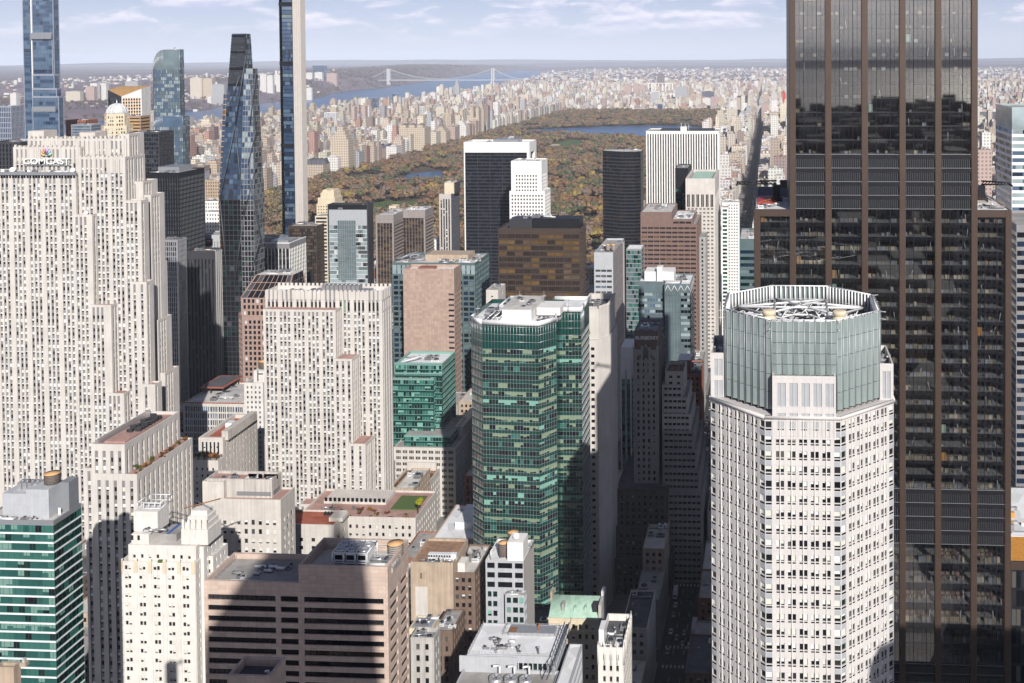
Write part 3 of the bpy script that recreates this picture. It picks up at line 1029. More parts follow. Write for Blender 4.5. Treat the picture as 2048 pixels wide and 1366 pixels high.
# ---------------------------------------------------------------- midtown: shared walls and helpers
FOOT = []; SIL = []
BL = {'blank': True}
def wall(**k):
 d = dict(bay=3.0, fl=3.8, depth=.4, rs=.03, win=(.28, .82), mode='h', glass=[('glass_dark', 6), ('glass_room', 3), ('glass_lit', 1)], margin=1.0, top=1.5)
 d.update(k); return d
ROCK = wall(wall='limestone', span='spandrel_grey', group=(3, 1.4, 1.05, 2.0), fl=3.6, win=(.46, .98), depth=.55, rs=.42, mode='v', margin=1.6,
   blind=(['blind_white', 'blind_cream', 'blind_white'], .68), top=1.4, head=4.5, topm='limestone', runs=.2)
ROCKS = dict(ROCK, group=(1, 1.4, 1.05, 2.0), margin=1.2)
PUNCH = wall(wall='pale_stone', bay=3.0, ufrac=.5, win=(.25, .8), mode='one')
CURT = wall(wall='dark_metal', bay=1.6, depth=.15, rs=.02, win=(.25, 1.0), margin=.2, top=1.0)

class Bld:
 """one building: its root, its parts, its footprint"""
 def __init__(s, name, label, y, xl, xr, yt, dep, cat='building', group=None, h=None):
  s.x0 = at(xl, yt, y)[0]; p = at(xr, yt, y)
  s.x1 = p[0]; s.h = h or p[2]; s.y0 = y; s.y1 = y + dep
  s.root = thing(name, label, cat, ((s.x0 + s.x1) / 2, y + dep / 2, 0), group)
  s.P = Parts(s.root)
  FOOT.append((s.x0, s.x1, s.y0, s.y1)); SIL.append((s.x0, s.x1, s.y0, s.y1, s.h))
 def rect(s, a=0, b=0, c=0, d=0):
  return rect(s.x0 + a, s.x1 - b, s.y0 + c, s.y1 - d)
 def X(s, px, y=None, py=500):
  return at(px, py, s.y0 if y is None else y)[0]
 def Z(s, py, px=None, y=None):
  return at(px or PPX, py, s.y0 if y is None else y)[2]
 def side(s, spec, wallm=None):
  """walls on the sides one cannot see from anywhere near are left plain"""
  b = {'wall': wallm or spec['wall'], 'blank': True}
  d = {2: b}
  d[3 if s.x1 < 5 else 1] = b
  return d
 def tower(s, spec, poly=None, z0=0, h=None, roofm='roof_grey', specs=None, ph=1.0, key=0, cap=True, pw=.5):
  sp_ = s.side(spec)
  sp_.update(specs or {})
  tower(s.P, poly or s.rect(), z0, h or s.h, spec, roofm, ph, pw, key, cap, sp_)
  return s
 def done(s):
  s.P.build()
  return s.root

def gear(P, x0, x1, y0, y1, z, n=8, seed=0, big=1.0, mats=('grey_metal', 'aluminium', 'white_metal', 'spandrel_grey')):
 """plant on a roof: boxes with a louvred face, ducts and vent pipes"""
 r = np.random.default_rng(abs(int(seed)))
 w, d = x1 - x0, y1 - y0
 for k in range(n):
  t = r.integers(0, 4)
  cx, cy = x0 + w * r.uniform(.12, .88), y0 + d * r.uniform(.12, .88)
  m_ = mats[r.integers(0, len(mats))]
  a, b_, hh = r.uniform(1, 3.2) * big, r.uniform(1, 3) * big, r.uniform(.8, 2.4) * big
  a = min(a, w * .2); b_ = min(b_, d * .2)
  if t < 2:
   mb = P.get('rooftop_unit', k)
   mb.box(cx - a, cx + a, cy - b_, cy + b_, z, z + hh, m_)
   for q in range(3):
    zz_ = z + hh * (.25 + .22 * q)
    mb.quads([[(cx - a * .8, cy - b_ - .02, zz_), (cx + a * .8, cy - b_ - .02, zz_), (cx + a * .8, cy - b_ - .02, zz_ + hh * .12), (cx - a * .8, cy - b_ - .02, zz_ + hh * .12)]], 'dark_metal')
   mb.lathe((cx, cy), [(min(a, b_) * .7, z + hh), (min(a, b_) * .7, z + hh + .35), (min(a, b_) * .55, z + hh + .36)], 'dark_metal', 10)
  elif t == 2:
   P.get('duct', k).bar((cx - a * 1.6, cy, z + .6), (cx + a * 1.6, cy, z + .6), .7, m_).bar((cx + a * 1.6 - .3, cy, z + .25), (cx + a * 1.6 - .3, cy + b_ * 1.5, z + .25), .68, m_)
  else:
   P.get('vent_pipe', k).lathe((cx, cy), [(.25, z), (.25, z + hh), (.45, z + hh + .05), (.45, z + hh + .35), (.1, z + hh + .5)], m_, 8)

def railing(P, pts, z, m='white_metal', h=1.1, key=0, step=2.0):
 mb = P.get('railing', key)
 for a, b_ in zip(pts[:-1], pts[1:]):
  mb.bar((*a, z + h), (*b_, z + h), .07, m); mb.bar((*a, z + h * .5), (*b_, z + h * .5), .05, m)
  L = math.dist(a, b_)
  for t in np.arange(0, L, step) / L:
   x, y = a[0] + (b_[0] - a[0]) * t, a[1] + (b_[1] - a[1]) * t
   mb.bar((x, y, z), (x, y, z + h), .06, m)

def water_tank(x, y, z, r, h, label, wood='tank_wood', legs=2.0, cone=.35, group='rooftop water tanks'):
 t = thing('water_tank', label, 'water tank', (x, y, z), group)
 P = Parts(t)
 mb = P.get('barrel')
 prof = [(r * .98, z + legs), (r, z + legs + .05)]
 for k in range(6):
  zz_ = z + legs + h * (k + .5) / 6
  P.get('barrel/hoop').lathe((x, y), [(r + .01, zz_ - .06), (r + .06, zz_ - .06), (r + .06, zz_ + .06), (r + .01, zz_ + .06)], 'dark_metal', 20)
 prof += [(r * .97, z + legs + h)]
 mb.lathe((x, y), prof, wood, 20)
 P.get('lid').lathe((x, y), [(r * 1.06, z + legs + h + .01), (r * 1.06, z + legs + h + .12), (.15, z + legs + h + .12 + cone * r)], 'tank_top', 20)
 for sx in (-1, 1):
  for sy in (-1, 1):
   P.get('leg', (sx, sy)).bar((x + sx * r * .6, y + sy * r * .6, z), (x + sx * r * .6, y + sy * r * .6, z + legs), .3, 'dark_metal')
 P.build()
 return t

def dish(x, y, z, r, label, group='satellite dishes'):
 t = thing('satellite_dish', label, 'satellite dish', (x, y, z), group)
 P = Parts(t)
 mb = P.get('bowl')
 ax = np.array([.35, -.75, .55]); ax /= np.linalg.norm(ax)
 u = np.cross(ax, [0, 0, 1]); u /= np.linalg.norm(u); v = np.cross(u, ax)
 c = np.array([x, y, z + 1.2 * r]); V = []; Fc = []
 nn_ = 14
 for i, (q, dd_) in enumerate(((.02, -.28), (.4, -.22), (.75, -.08), (1, .1))):
  for k in range(nn_):
   t_ = 2 * math.pi * k / nn_
   V.append(c + r * q * (u * math.cos(t_) + v * math.sin(t_)) + ax * r * dd_)
 for i in range(3):
  for k in range(nn_):
   k2 = (k + 1) % nn_
   Fc.append((i * nn_ + k, i * nn_ + k2, (i + 1) * nn_ + k2, (i + 1) * nn_ + k))
 mb.mesh(V, Fc, 'dish_white')
 P.get('feed').bar(c - ax * r * .28, c + ax * r * .55, .08 * r, 'grey_metal')
 P.get('mount').bar((x, y, z), c - ax * r * .25, .16 * r, 'grey_metal')
 P.build()
 return t

def gridface(mb, c, nu, nv, gl, frame, gap=.10, gv=None, seed=0, off=.06, runs=.3):
 """curtain wall on any four-cornered face: c = lower left, lower right, upper right, upper left"""
 c = np.array(c, float); r = np.random.default_rng(abs(int(seed)))
 n = np.cross(c[1] - c[0], c[3] - c[0]); n /= np.linalg.norm(n)
 mb.quads([c], frame)
 I, J = np.meshgrid(np.arange(nu), np.arange(nv)); I = I.ravel(); J = J.ravel()
 gv = gap if gv is None else gv
 lu = np.linalg.norm(c[1] - c[0]) / nu; lv = np.linalg.norm(c[3] - c[0]) / nv
 eu, ev = min(.45, gap / 2 / lu), min(.45, gv / 2 / lv)
 def pt(a, b_):
  a = a[:, None]; b_ = b_[:, None]
  return (c[0] * (1 - a) + c[1] * a) * (1 - b_) + (c[3] * (1 - a) + c[2] * a) * b_ + n * off
 ua, ub, va, vb = (I + eu) / nu, (I + 1 - eu) / nu, (J + ev) / nv, (J + 1 - ev) / nv
 Q = np.stack([pt(ua, va), pt(ub, va), pt(ub, vb), pt(ua, vb)], 1)
 w = np.array([g_[1] for g_ in gl], float); w /= w.sum()
 gi = r.choice(len(gl), len(I), p=w)
 cp = r.random(len(I)) < runs; idx = np.where(cp)[0]; idx = idx[idx > 0]; gi[idx] = gi[idx - 1]
 for k in range(len(gl)):
  mb.quads(Q[gi == k], gl[k][0])
 return mb

def text_part(P, root, name, txt, x, y, z, size, m, depth=.25, width=None):
 """raised letters on a south wall"""
 cu = bpy.data.curves.new(name, 'FONT'); cu.body = txt; cu.size = size; cu.extrude = depth / 2; cu.align_x = 'CENTER'
 cu.offset = size * .008
 o = bpy.data.objects.new(name, cu); COL.objects.link(o)
 dg = bpy.context.evaluated_depsgraph_get()
 me = bpy.data.meshes.new_from_object(o.evaluated_get(dg))
 bpy.data.objects.remove(o)
 co = np.zeros(len(me.vertices) * 3); me.vertices.foreach_get('co', co); co = co.reshape(-1, 3)
 s_ = width / (co[:, 0].max() - co[:, 0].min()) if width else 1.0
 V = np.stack([x + co[:, 0] * s_, y - co[:, 2], z + co[:, 1]], 1) - np.array(root.location)
 me.vertices.foreach_set('co', V.astype(np.float32).ravel()); me.update()
 me.materials.clear(); me.materials.append(MAT[m])
 q = bpy.data.objects.new(name, me); COL.objects.link(q); q.parent = root
 return q

# ================================================================ far row: towers along the park
# tall blue glass tower at the left edge
BG = wall(wall='steel_blue_panel', bay=3.9, fl=4.7, depth=.25, rs=.03, win=(.16, 1.0), span='spandrel_blue', margin=.8, top=2,
   glass=[('glass_blue', 4), ('glass_blue_pale', 6), ('glass_navy', 1.2)], mull=(2, .25, .2, 'spandrel_blue'), runs=.4, rowglass=.35, spanin=False)
b = Bld('glass_tower', 'very tall blue glass tower rising out of the frame at far left', 1199, 41, 106, 0, 13, h=472)
xm = b.X(72)
b.tower(BG, rect(b.x0, xm, b.y0 + 2.5, b.y1), key=0)
b.tower(BG, rect(xm + 1.2, b.x1, b.y0, b.y1 - 3), key=1)
b.P.get('corner_pier').box(xm, xm + 1.2, b.y0 - .6, b.y1 - 4, 0, 470, 'white_panel')
for k, (pr, yt) in enumerate(((114.5, 65), (117.3, 148), (122.5, 176), (127, 192))):
 x1 = b.X(pr); h = b.Z(yt, pr)
 b.tower(BG, rect(xm + 1.4, x1, b.y0 - .7 * (k + 1), b.y1 - 4 - k), h=h, key=2 + k)
for k, (ya, yb) in enumerate(((66, 78), (213, 223))):
 b.P.get('plant_band', k).box(xm + 1.3, b.X(115 + 5 * k) + .5, b.y0 - 3.6, b.y0 - 2.9, b.Z(yb, 90), b.Z(ya, 90), 'grey_metal')
b.done()

# pair of curved-top glass blocks
def curved(b, x0, x1, y0, y1, ztop, zlow, bend, key, gl):
 """slab whose flat front rolls back into a quarter-round at the low shoulder and climbs to the high side"""
 sp_ = wall(wall='dark_metal', bay=1.9, fl=4.2, depth=.2, win=(.14, 1), span='spandrel_blue', glass=gl, margin=.2, top=.05, runs=.45, spanin=False,
    mull=(1, .35, .2, 'dark_metal'), mullends=True)
 b.tower(sp_, rect(x0, x1, y0, y1), h=zlow, key=key, cap=False)
 n_ = 12
 pr = [(x0 + bend * (1 - math.cos(t)), zlow + (ztop - zlow) * math.sin(t)) for t in np.linspace(0, math.pi / 2, n_)]
 pr = [(x0, zlow)] + pr[1:] + [(x1, ztop + (ztop - zlow) * .03)]
 cr_ = b.P.get('curved_crown', key)
 for (xa, za), (xb, zb_) in zip(pr[:-1], pr[1:]):
  gridface(cr_, [(xa, y1, za), (xa, y0, za), (xb, y0, zb_), (xb, y1, zb_)], 6, 1, [('glass_blue', 3), ('glass_blue_pale', 2), ('glass_grey', 2)], 'aluminium', .35, seed=int(xa))
  nu = max(1, int((xb - xa) / 1.9 + .5))
  cr_.quads([[(xa, y0, zlow - .01), (xb, y0, zlow - .01), (xb, y0, zb_), (xa, y0, za)]], 'glass_blue_pale' if key else 'glass_steel')
  cr_.bar((xb, y0 - .1, zlow), (xb, y0 - .1, zb_), .3, 'aluminium')
  cr_.bar((xa, y0 - .12, za), (xb, y0 - .12, zb_), .5, 'aluminium')
  cr_.quads([[(xb, y1, zlow), (xa, y1, zlow), (xa, y1, za), (xb, y1, zb_)]], 'glass_navy')
 zt = pr[-1][1]
 gridface(cr_, [(x1, y0, zlow), (x1, y1, zlow), (x1, y1, zt), (x1, y0, zt)], 6, 8, gl, 'dark_metal', .3, seed=3)
OG = [('glass_steel_pale', 3), ('glass_blue_pale', 4), ('glass_steel', 4)]
b = Bld('curved_glass_tower', 'glass tower with a rounded sloping top beside a lower rounded block', 1194, 305, 359, 98, 9)
curved(b, b.x0, b.x1, b.y0, b.y1, b.Z(100, 335), b.Z(140, 310), b.X(333) - b.x0, 0, OG)
b.P.get('crane_arm').bar((b.X(338), b.y0 + 4, b.Z(112, 338)), (b.X(355), b.y0 + 3, b.Z(95, 355)), 1.0, 'grey_metal')
x0, x1 = b.X(318, 1185), b.X(377, 1185)
curved(b, x0, x1, b.y0 - 16, b.y0 - 1, b.Z(231, 350), b.Z(252, 330), b.X(345) - x0, 1, OG)
b.done()

# pencil tower: glass front, pale stone flank
b = Bld('pencil_tower', 'pencil thin tower with dark glass front and pale stone side', 1187, 563, 599, 0, 14, h=435)
G1 = wall(wall='dark_metal', bay=1.75, fl=4.6, depth=.3, win=(.15, 1), span='spandrel_dark', margin=.4, top=1, runs=.35, spanin=False,
   glass=[('glass_blue', 6), ('glass_navy', 2.5), ('glass_blue_pale', 4), ('glass_steel', 1)], rowglass=.75)
xa, xb = b.X(565.5), b.X(591.5)
tower(b.P, rect(xa, xb, b.y0, b.y1), 0, 432, G1, specs={2: dict(BL, wall='dark_metal'), 1: dict(BL, wall='dark_metal')})
st = b.P.get('stone_flank')
st.box(xb + .02, b.x1, b.y0 + .8, b.y1, 0, 430, 'concrete_rib')
for k in range(7):
 y = b.y0 + .8 + k * 1.9
 st.box(b.x1 + .005, b.x1 + .5, y, y + .9, 0, 428, 'concrete_rib')
for k in range(3):
 x = xb + .3 + k * (b.x1 - xb) / 3
 st.box(x, x + (b.x1 - xb) / 6, b.y0 + .25, b.y0 + .79, 0, 430 - 4 * k, 'concrete_rib')
b.P.get('stone_edge').box(b.x0, xa - .02, b.y0 + .3, b.y1, 0, 430, 'concrete_rib')
for k, y in enumerate((8, 127, 291)):
 z = b.Z(y, 580)
 b.P.get('open_floor', k).box(xa - .3, xb + .3, b.y0 - .25, b.y0 - .02, z - 2, z + 2, 'black_metal')
b.done()

# tapering black tower with exposed bracing
b = Bld('tapering_tower', 'tapering dark tower with sharp peaks and diagonal bracing on blue glass', 839, 437, 526, 560, 30, h=300)
def wedge(key, lv, gl, frame, nu, fh=4.2):
 """tapering glass slice; lv = levels (z, x0, x1, y0, y1) from the ground up, dark panes below the kink"""
 mb = b.P.get('glass_slice', key)
 rg = lambda v: [(v[1], v[3], v[0]), (v[2], v[3], v[0]), (v[2], v[4], v[0]), (v[1], v[4], v[0])]
 for q, (u, v) in enumerate(zip(lv[:-1], lv[1:])):
  A, T = rg(u), rg(v); nv = int((v[0] - u[0]) / fh)
  for i in range(4):
   j = (i + 1) % 4
   g = [('glass_dark', 2), ('glass_grey', 2), ('glass_steel', 3)] if i == 1 else gl if q else [('glass_green_dark', 2), ('glass_grey', 1.2), ('glass_dark', 5)]
   gridface(mb, [A[i], A[j], T[j], T[i]], nu if i % 2 == 0 else 8, nv, g, frame, .5, .7, seed=key * 9 + q * 4 + i)
 mb.mesh(rg(lv[-1]), [(0, 1, 2, 3)], 'dark_metal')
X = lambda p, y: at(p, 300, y)[0]
GB = [('glass_blue', 6), ('glass_blue_pale', 3), ('glass_navy', 2)]
zc = b.Z(400, 470)
wedge(0, [(0, X(443, 840), X(497, 840), 840, 858), (zc, X(437, 840), X(500, 840), 840, 858), (b.Z(67, 480), X(468, 842), X(493, 842), 842, 852)], GB, 'dark_metal', 7)
wedge(1, [(0, X(482, 838), X(503, 838), 838, 855), (zc, X(479, 838), X(506, 838), 838, 856), (b.Z(137, 500), X(491, 839), X(508, 839), 839, 847)], [('glass_blue_pale', 5), ('glass_steel_pale', 3), ('glass_blue', 3)], 'spandrel_grey', 4)
wedge(2, [(0, X(442, 843), X(470, 843), 843, 856), (zc, X(435, 843), X(470, 843), 843, 856), (b.Z(188, 455), X(449, 844), X(463, 844), 844, 850)], [('glass_amber', 1), ('glass_blue', 3)], 'gold_panel', 3)
# black louvred head
mb = b.P.get('louvred_head')
zt, zb = b.Z(68, 480), b.Z(172, 480)
hx = lambda z, p0, p1: None
for k in range(16):
 t = k / 16
 z = zb + (zt - zb) * t
 tt = (z - zc) / (b.Z(67, 480) - zc)
 xa = X(437, 840) * (1 - tt) + X(468, 842) * tt; xb = X(500, 840) * (1 - tt) + X(493, 842) * tt; yy = 840 * (1 - tt) + 842 * tt
 mb.box(xa + .1, xb - .1, yy - .55, yy - .12, z, z + (zt - zb) / 16 - .5, 'dark_metal' if k % 5 else 'black_metal')
# bracing bars on the front
br_ = [((440, 400), (470, 250)), ((470, 250), (488, 430)), ((488, 430), (470, 560)), ((440, 400), (455, 560)), ((470, 250), (492, 110)), ((458, 215), (480, 150)),
  ((500, 160), (512, 260)), ((512, 260), (496, 330)), ((496, 330), (520, 470)), ((520, 470), (500, 560)), ((512, 140), (500, 250)), ((488, 430), (512, 330))]
for k, (p, q) in enumerate(br_):
 pa, pb = at(*p, 837.2), at(*q, 837.2)
 b.P.get('brace', k).bar(pa, pb, .9, 'brace_metal', .5)
b.done()

# domed octagonal tower
b = Bld('domed_tower', 'cream octagonal tower topped by a white ribbed dome', 1085, 191, 246, 228, 30)
cx, cy, r = (b.x0 + b.x1) / 2 - 1, b.y0 + 15, (b.x1 - b.x0) / 2
oct_ = [(cx + r * math.cos(t), cy + r * math.sin(t)) for t in np.arange(8) * math.pi / 4 + math.pi / 8]
S_ = wall(wall='cream', bay=2.6, ufrac=.55, fl=3.6, win=(.25, .8), mode='h', blind=('blind_cream', .3), top=2)
tower(b.P, oct_, 0, b.Z(252, 215), S_, 'roof_pale')
r2 = r * .80
oct2 = [(cx + r2 * math.cos(t), cy + r2 * math.sin(t)) for t in np.arange(8) * math.pi / 4 + math.pi / 8]
tower(b.P, oct2, b.Z(252, 215) - 1, b.Z(228, 215), S_, 'roof_pale', key=1)
zd = b.Z(228, 215) - .5; rd_ = at(235, 228, 1085)[0] - at(198, 228, 1085)[0]; rd_ /= 2
hd = b.Z(208, 215) - zd
b.P.get('dome').lathe((cx, cy), [(rd_ * math.cos(t) + .05, zd + hd * math.sin(t)) for t in np.linspace(0, 1.5, 10)], 'glass_white', 24)
for k in range(12):
 t = 2 * math.pi * k / 12
 for q in range(7):
  a0, a1 = q * 1.5 / 7, (q + 1) * 1.5 / 7
  f = lambda a: (cx + (rd_ + .15) * math.cos(a) * math.cos(t), cy + (rd_ + .15) * math.cos(a) * math.sin(t), zd + hd * math.sin(a))
  b.P.get('dome_rib', k).bar(f(a0), f(a1), .5, 'white_metal')
b.P.get('finial').lathe((cx, cy), [(.9, zd + hd - .3), (.5, zd + hd + 2), (.1, zd + hd + 4)], 'white_metal', 8)
b.done()

# angular dark tower with the orange sloping roof, and its lower neighbours
b = Bld('angular_tower', 'dark angular tower with folded orange roof in front of the river', 1300, 211, 272, 190, 32)
xm = b.X(249); zl, zm, zr = b.Z(180, 215), b.Z(193, 249), b.Z(178, 270)
gd = wall(wall='dark_metal', bay=2.4, fl=4.0, win=(.2, 1), span='spandrel_dark', glass=[('glass_grey', 5), ('glass_dark', 3), ('glass_blue', 2)], top=.05, margin=.3, spanin=False)
gs = wall(wall='pale_stone', bay=3.0, fl=4.0, ufrac=.7, win=(.2, .75), span='gold_panel', top=.05)
pl = [(b.x0, b.y0 + 5), (xm, b.y0), (b.x1, b.y0 + 12), (b.x1, b.y1), (b.x0, b.y1)]
z_ = b.Z(196, 249)
for i, s_ in ((0, gd), (1, gs), (2, dict(BL, wall='pale_stone')), (3, dict(BL, wall='dark_metal')), (4, dict(BL, wall='dark_metal'))):
 facade(b.P, pl[i], pl[(i + 1) % 5], 0, z_, s_, (0, i))
hz5 = [zl, zm, zr, zr + 3, zl + 4]
mb = b.P.get('folded_roof')
for i in range(5):
 j = (i + 1) % 5
 mb.quads([[(*pl[i], z_), (*pl[j], z_), (*pl[j], hz5[j]), (*pl[i], hz5[i])]], 'dark_metal' if i in (0, 4) else 'pale_stone')
T5 = [(*pl[i], hz5[i]) for i in range(5)]
mb.mesh(T5, [(1, 2, 3), (0, 1, 3), (0, 3, 4)], 'gold_panel')
b.done()
def simple(name, label, y, xl, xr, yt, dep, spec, roofm='roof_grey', ng=5, seed=1, group=None, cat='building', specs=None, ph=1.0):
 b = Bld(name, label, y, xl, xr, yt, dep, cat, group)
 b.tower(spec, roofm=roofm, specs=specs, ph=ph)
 if ng:
  gear(b.P, b.x0, b.x1, b.y0, b.y1, b.h - ph, ng, seed)
 b.done()
 return b
BRB = wall(wall='brick_red', bay=3.2, ufrac=.5, fl=3.2, win=(.3, .8), mode='h')
simple('brick_slab', 'orange brown slab with striped top right of the white dome', 1240, 238, 281, 232, 20, wall(wall='rose_granite', bay=30, fl=4, win=(.4, .8), span='gold_panel'), 'roof_brown')
simple('brick_block', 'red brick apartment block left of the white dome', 1270, 131, 171, 240, 24, BRB, 'roof_brown')
simple('glass_block', 'pale blue glass block in front of the red brick block', 1230, 142, 182, 249, 20, wall(wall='steel_blue_panel', bay=2.4, fl=3.4, win=(.25, .9), glass=[('glass_blue_pale', 2), ('glass_steel', 2)]))
simple('stone_block', 'tan stone block with stepped top behind the roof deck', 1000, 158, 189, 264, 20, wall(wall='brick_tan', bay=3, ufrac=.5, fl=3.5))
simple('checkered_tower', 'blue and white checkered glass tower at the left edge', 1450, -20, 22, 212, 26, wall(wall='steel_blue_panel', bay=2.6, ufrac=.6, fl=7.5, win=(.1, .9), glass=[('glass_navy', 3), ('glass_blue', 2)]))
simple('dark_block', 'black office block with flat top at the left edge', 900, -20, 40, 284, 24, wall(wall='black_granite', bay=3.2, ufrac=.5, fl=3.9, win=(.1, .9), glass=[('glass_dark', 1)]), 'roof_dark', 8, 4)
b = simple('dark_tower', 'dark glass office tower behind the roof deck with flat top', 930, 257, 318, 264, 24, wall(wall='black_granite', bay=2.2, ufrac=.8, fl=3.9, win=(.2, .9), glass=[('glass_dark', 4), ('glass_navy', 2), ('glass_grey', 1)]), 'roof_dark', 5, 2)

# black glass slab
BK = wall(wall='black_metal', bay=2.3, fl=3.9, ufrac=.9, depth=.35, win=(.22, .98), span='spandrel_dark', pier='black_metal', glass=[('glass_dark', 9), ('glass_room', 2)], runs=.3, spanin=False,
   mull=(2, .10, .2, 'grey_metal'), top=5, margin=.5)
b = Bld('black_slab', 'broad black glass office slab right of the limestone tower', 900, 285, 358, 345, 42)
b.tower(BK, roofm='roof_pale', ph=1.2)
b.P.get('penthouse').box(b.x0 + 6, b.x1 - 8, b.y0 + 14, b.y0 + 36, b.h - 1, b.h + 3.5, 'grey_metal')
gear(b.P, b.x0, b.x1, b.y0, b.y0 + 14, b.h - 1.2, 8, 3)
b.done()

# dark ribbed granite tower
b = Bld('ribbed_tower', 'charcoal granite tower of close upright ribs with brown roof', 830, 371, 430, 502, 16)
RB = wall(wall='black_granite', bay=3.0, ufrac=.42, fl=3.9, depth=1.0, rs=.9, win=(.2, .95), span='spandrel_dark', mode='v', glass=[('glass_dark', 6), ('glass_room', 2), ('glass_lit', 1)], top=7, margin=.6)
b.tower(RB, roofm='roof_brown', ph=1.5)
for k in range(5):
 y = b.y0 + .5 + k * 3.0
 b.P.get('rib', k).mesh([(b.x1 + .01, y, 0), (b.x1 + .75, y + .75, 0), (b.x1 + .01, y + 1.5, 0), (b.x1 + .01, y, b.h - .3), (b.x1 + .75, y + .75, b.h - .3), (b.x1 + .01, y + 1.5, b.h - .3)],
       [(0, 1, 4, 3), (1, 2, 5, 4), (3, 4, 5)], 'grey_stone')
gear(b.P, b.x0, b.x1, b.y0 + 4, b.y1 - 4, b.h - 1.5, 9, 12)
b.done()
# grey office slab tucked behind the limestone tower
b = simple('office_slab', 'grey glass office slab standing right behind the limestone tower', 760, 322, 355, 480, 12,
  wall(wall='aluminium', bay=1.6, ufrac=.7, fl=3.8, win=(.2, .95), span='spandrel_grey', mode='h', glass=[('glass_grey', 4), ('glass_dark', 3), ('glass_blue_pale', 1)]), 'roof_grey', 5, 9)
# block with the shield sign
b = Bld('grey_block', 'low grey block carrying a black sign with a red shield', 980, 400, 440, 470, 24)
b.tower(wall(wall='grey_panel', bay=3, ufrac=.35, fl=30, win=(.1, .9), glass=[('spandrel_grey', 1)], top=3))
gear(b.P, b.x0, b.x1, b.y0, b.y1, b.h - 1, 4, 5)
xa, xb = b.X(411), b.X(426); za, zb = b.Z(491, 420), b.Z(477, 420)
b.P.get('sign_board').box(xa, xb, b.y0 - .35, b.y0 - .05, za, zb, 'black_metal')
cx = (xa + xb) / 2; w = (xb - xa) * .30; zt = zb - (zb - za) * .15; zm = za + (zb - za) * .45; zl = za + (zb - za) * .12
V = [(cx - w, b.y0 - .42, zt), (cx - w, b.y0 - .42, zm), (cx - w * .6, b.y0 - .42, (zm + zl) / 2), (cx, b.y0 - .42, zl), (cx + w * .6, b.y0 - .42, (zm + zl) / 2), (cx + w, b.y0 - .42, zm), (cx + w, b.y0 - .42, zt)]
sh = b.P.get('shield'); sh.mesh(V, [tuple(range(7))], 'red_paint')
for k in range(3):
 sh.box(cx - w * .6 + k * w * .45, cx - w * .6 + k * w * .45 + w * .25, b.y0 - .5, b.y0 - .45, zm + (zt - zm) * .25, zt - (zt - zm) * .25, 'white_paint')
b.done()
for k, (xl, xr, yt, lab, mm_) in enumerate(((395, 440, 360, 'tan low block with grey roof left of the tapering tower', 'brick_tan'), (398, 446, 402, 'long dark roofed white block left of the tapering tower', 'white_panel'),
           (405, 446, 424, 'white block with a row of small square windows left of the tapering tower', 'white_panel'))):
 simple('low_block', lab, 1240 - 90 * k, xl, xr, yt, 20, wall(wall=mm_, bay=3, ufrac=.4, fl=4), 'roof_dark' if k == 1 else 'roof_grey', 3, k)

# white finned block
WF = wall(wall='white_panel', bay=3.4, ufrac=.86, fl=3.9, depth=.7, rs=.4, win=(.22, .95), span='spandrel_dark', mode='v', glass=[('glass_dark', 5), ('glass_grey', 3)], top=5, topm='spandrel_grey', margin=.4)
b = Bld('finned_block', 'dark block with thin white upright fins and white roof edge', 985, 527, 579, 487, 36)
b.tower(dict(WF, topm='spandrel_grey'), roofm='roof_grey', ph=1.5)
b.P.get('penthouse').box(b.x0 + 4, b.x1 - 5, b.y0 + 8, b.y1 - 8, b.h - 1.4, b.h + 1.5, 'aluminium')
rf = b.P.get('roof_edge')
for q in ((b.x0, b.x1, b.y0 - .3, b.y0 + .4), (b.x1 - .4, b.x1 + .3, b.y0 + .42, b.y1)):
 rf.box(*q, b.h, b.h + .8, 'white_paint')
b.done()
b = simple('finned_wing', 'left wing of white fins behind the finned block', 1010, 500, 553, 476, 20, WF, 'roof_grey', 3, 5)
# east face of that block is long; brown block to its right
BZ = wall(wall='brown_metal', bay=2.0, ufrac=.85, fl=3.8, win=(.2, .95), span='spandrel_dark', glass=[('glass_brown', 5), ('glass_bronze', 3), ('glass_lit', 1)], top=3, runs=.5, spanin=False)
b = simple('bronze_block', 'dark bronze glass block behind the finned block', 1110, 576, 633, 452, 30, BZ, 'roof_grey', 9, 21)
b = simple('banded_block', 'green and cream banded block squeezed left of the grey glass tower', 1130, 630, 655, 432, 22,
   wall(wall='cream', bay=14, fl=4, win=(.42, .98), glass=[('glass_steel', 3), ('glass_blue', 2), ('glass_navy', 3)]), 'roof_grey', 2, 2)
# cream hotel with stepped crown
b = Bld('cream_hotel', 'cream hotel with stepped pale yellow crown in front of the trees', 1225, 633, 672, 408, 26)
HC = wall(wall='cream', bay=3, ufrac=.4, fl=3.6, win=(.3, .75))
b.tower(HC, roofm='roof_pale')
zc = b.h - 1
for k, (a, c, yt) in enumerate(((636, 670, 396), (641, 668, 386), (644, 667, 381.5), (646, 653, 380), (660, 666, 380))):
 b.P.get('crown_step', k).box(b.X(a), b.X(c), b.y0 + 1.5 + k * .8, b.y1 - 2 - k * 1.5, zc - k * .2, b.Z(yt, 655), 'cream')
b.done()
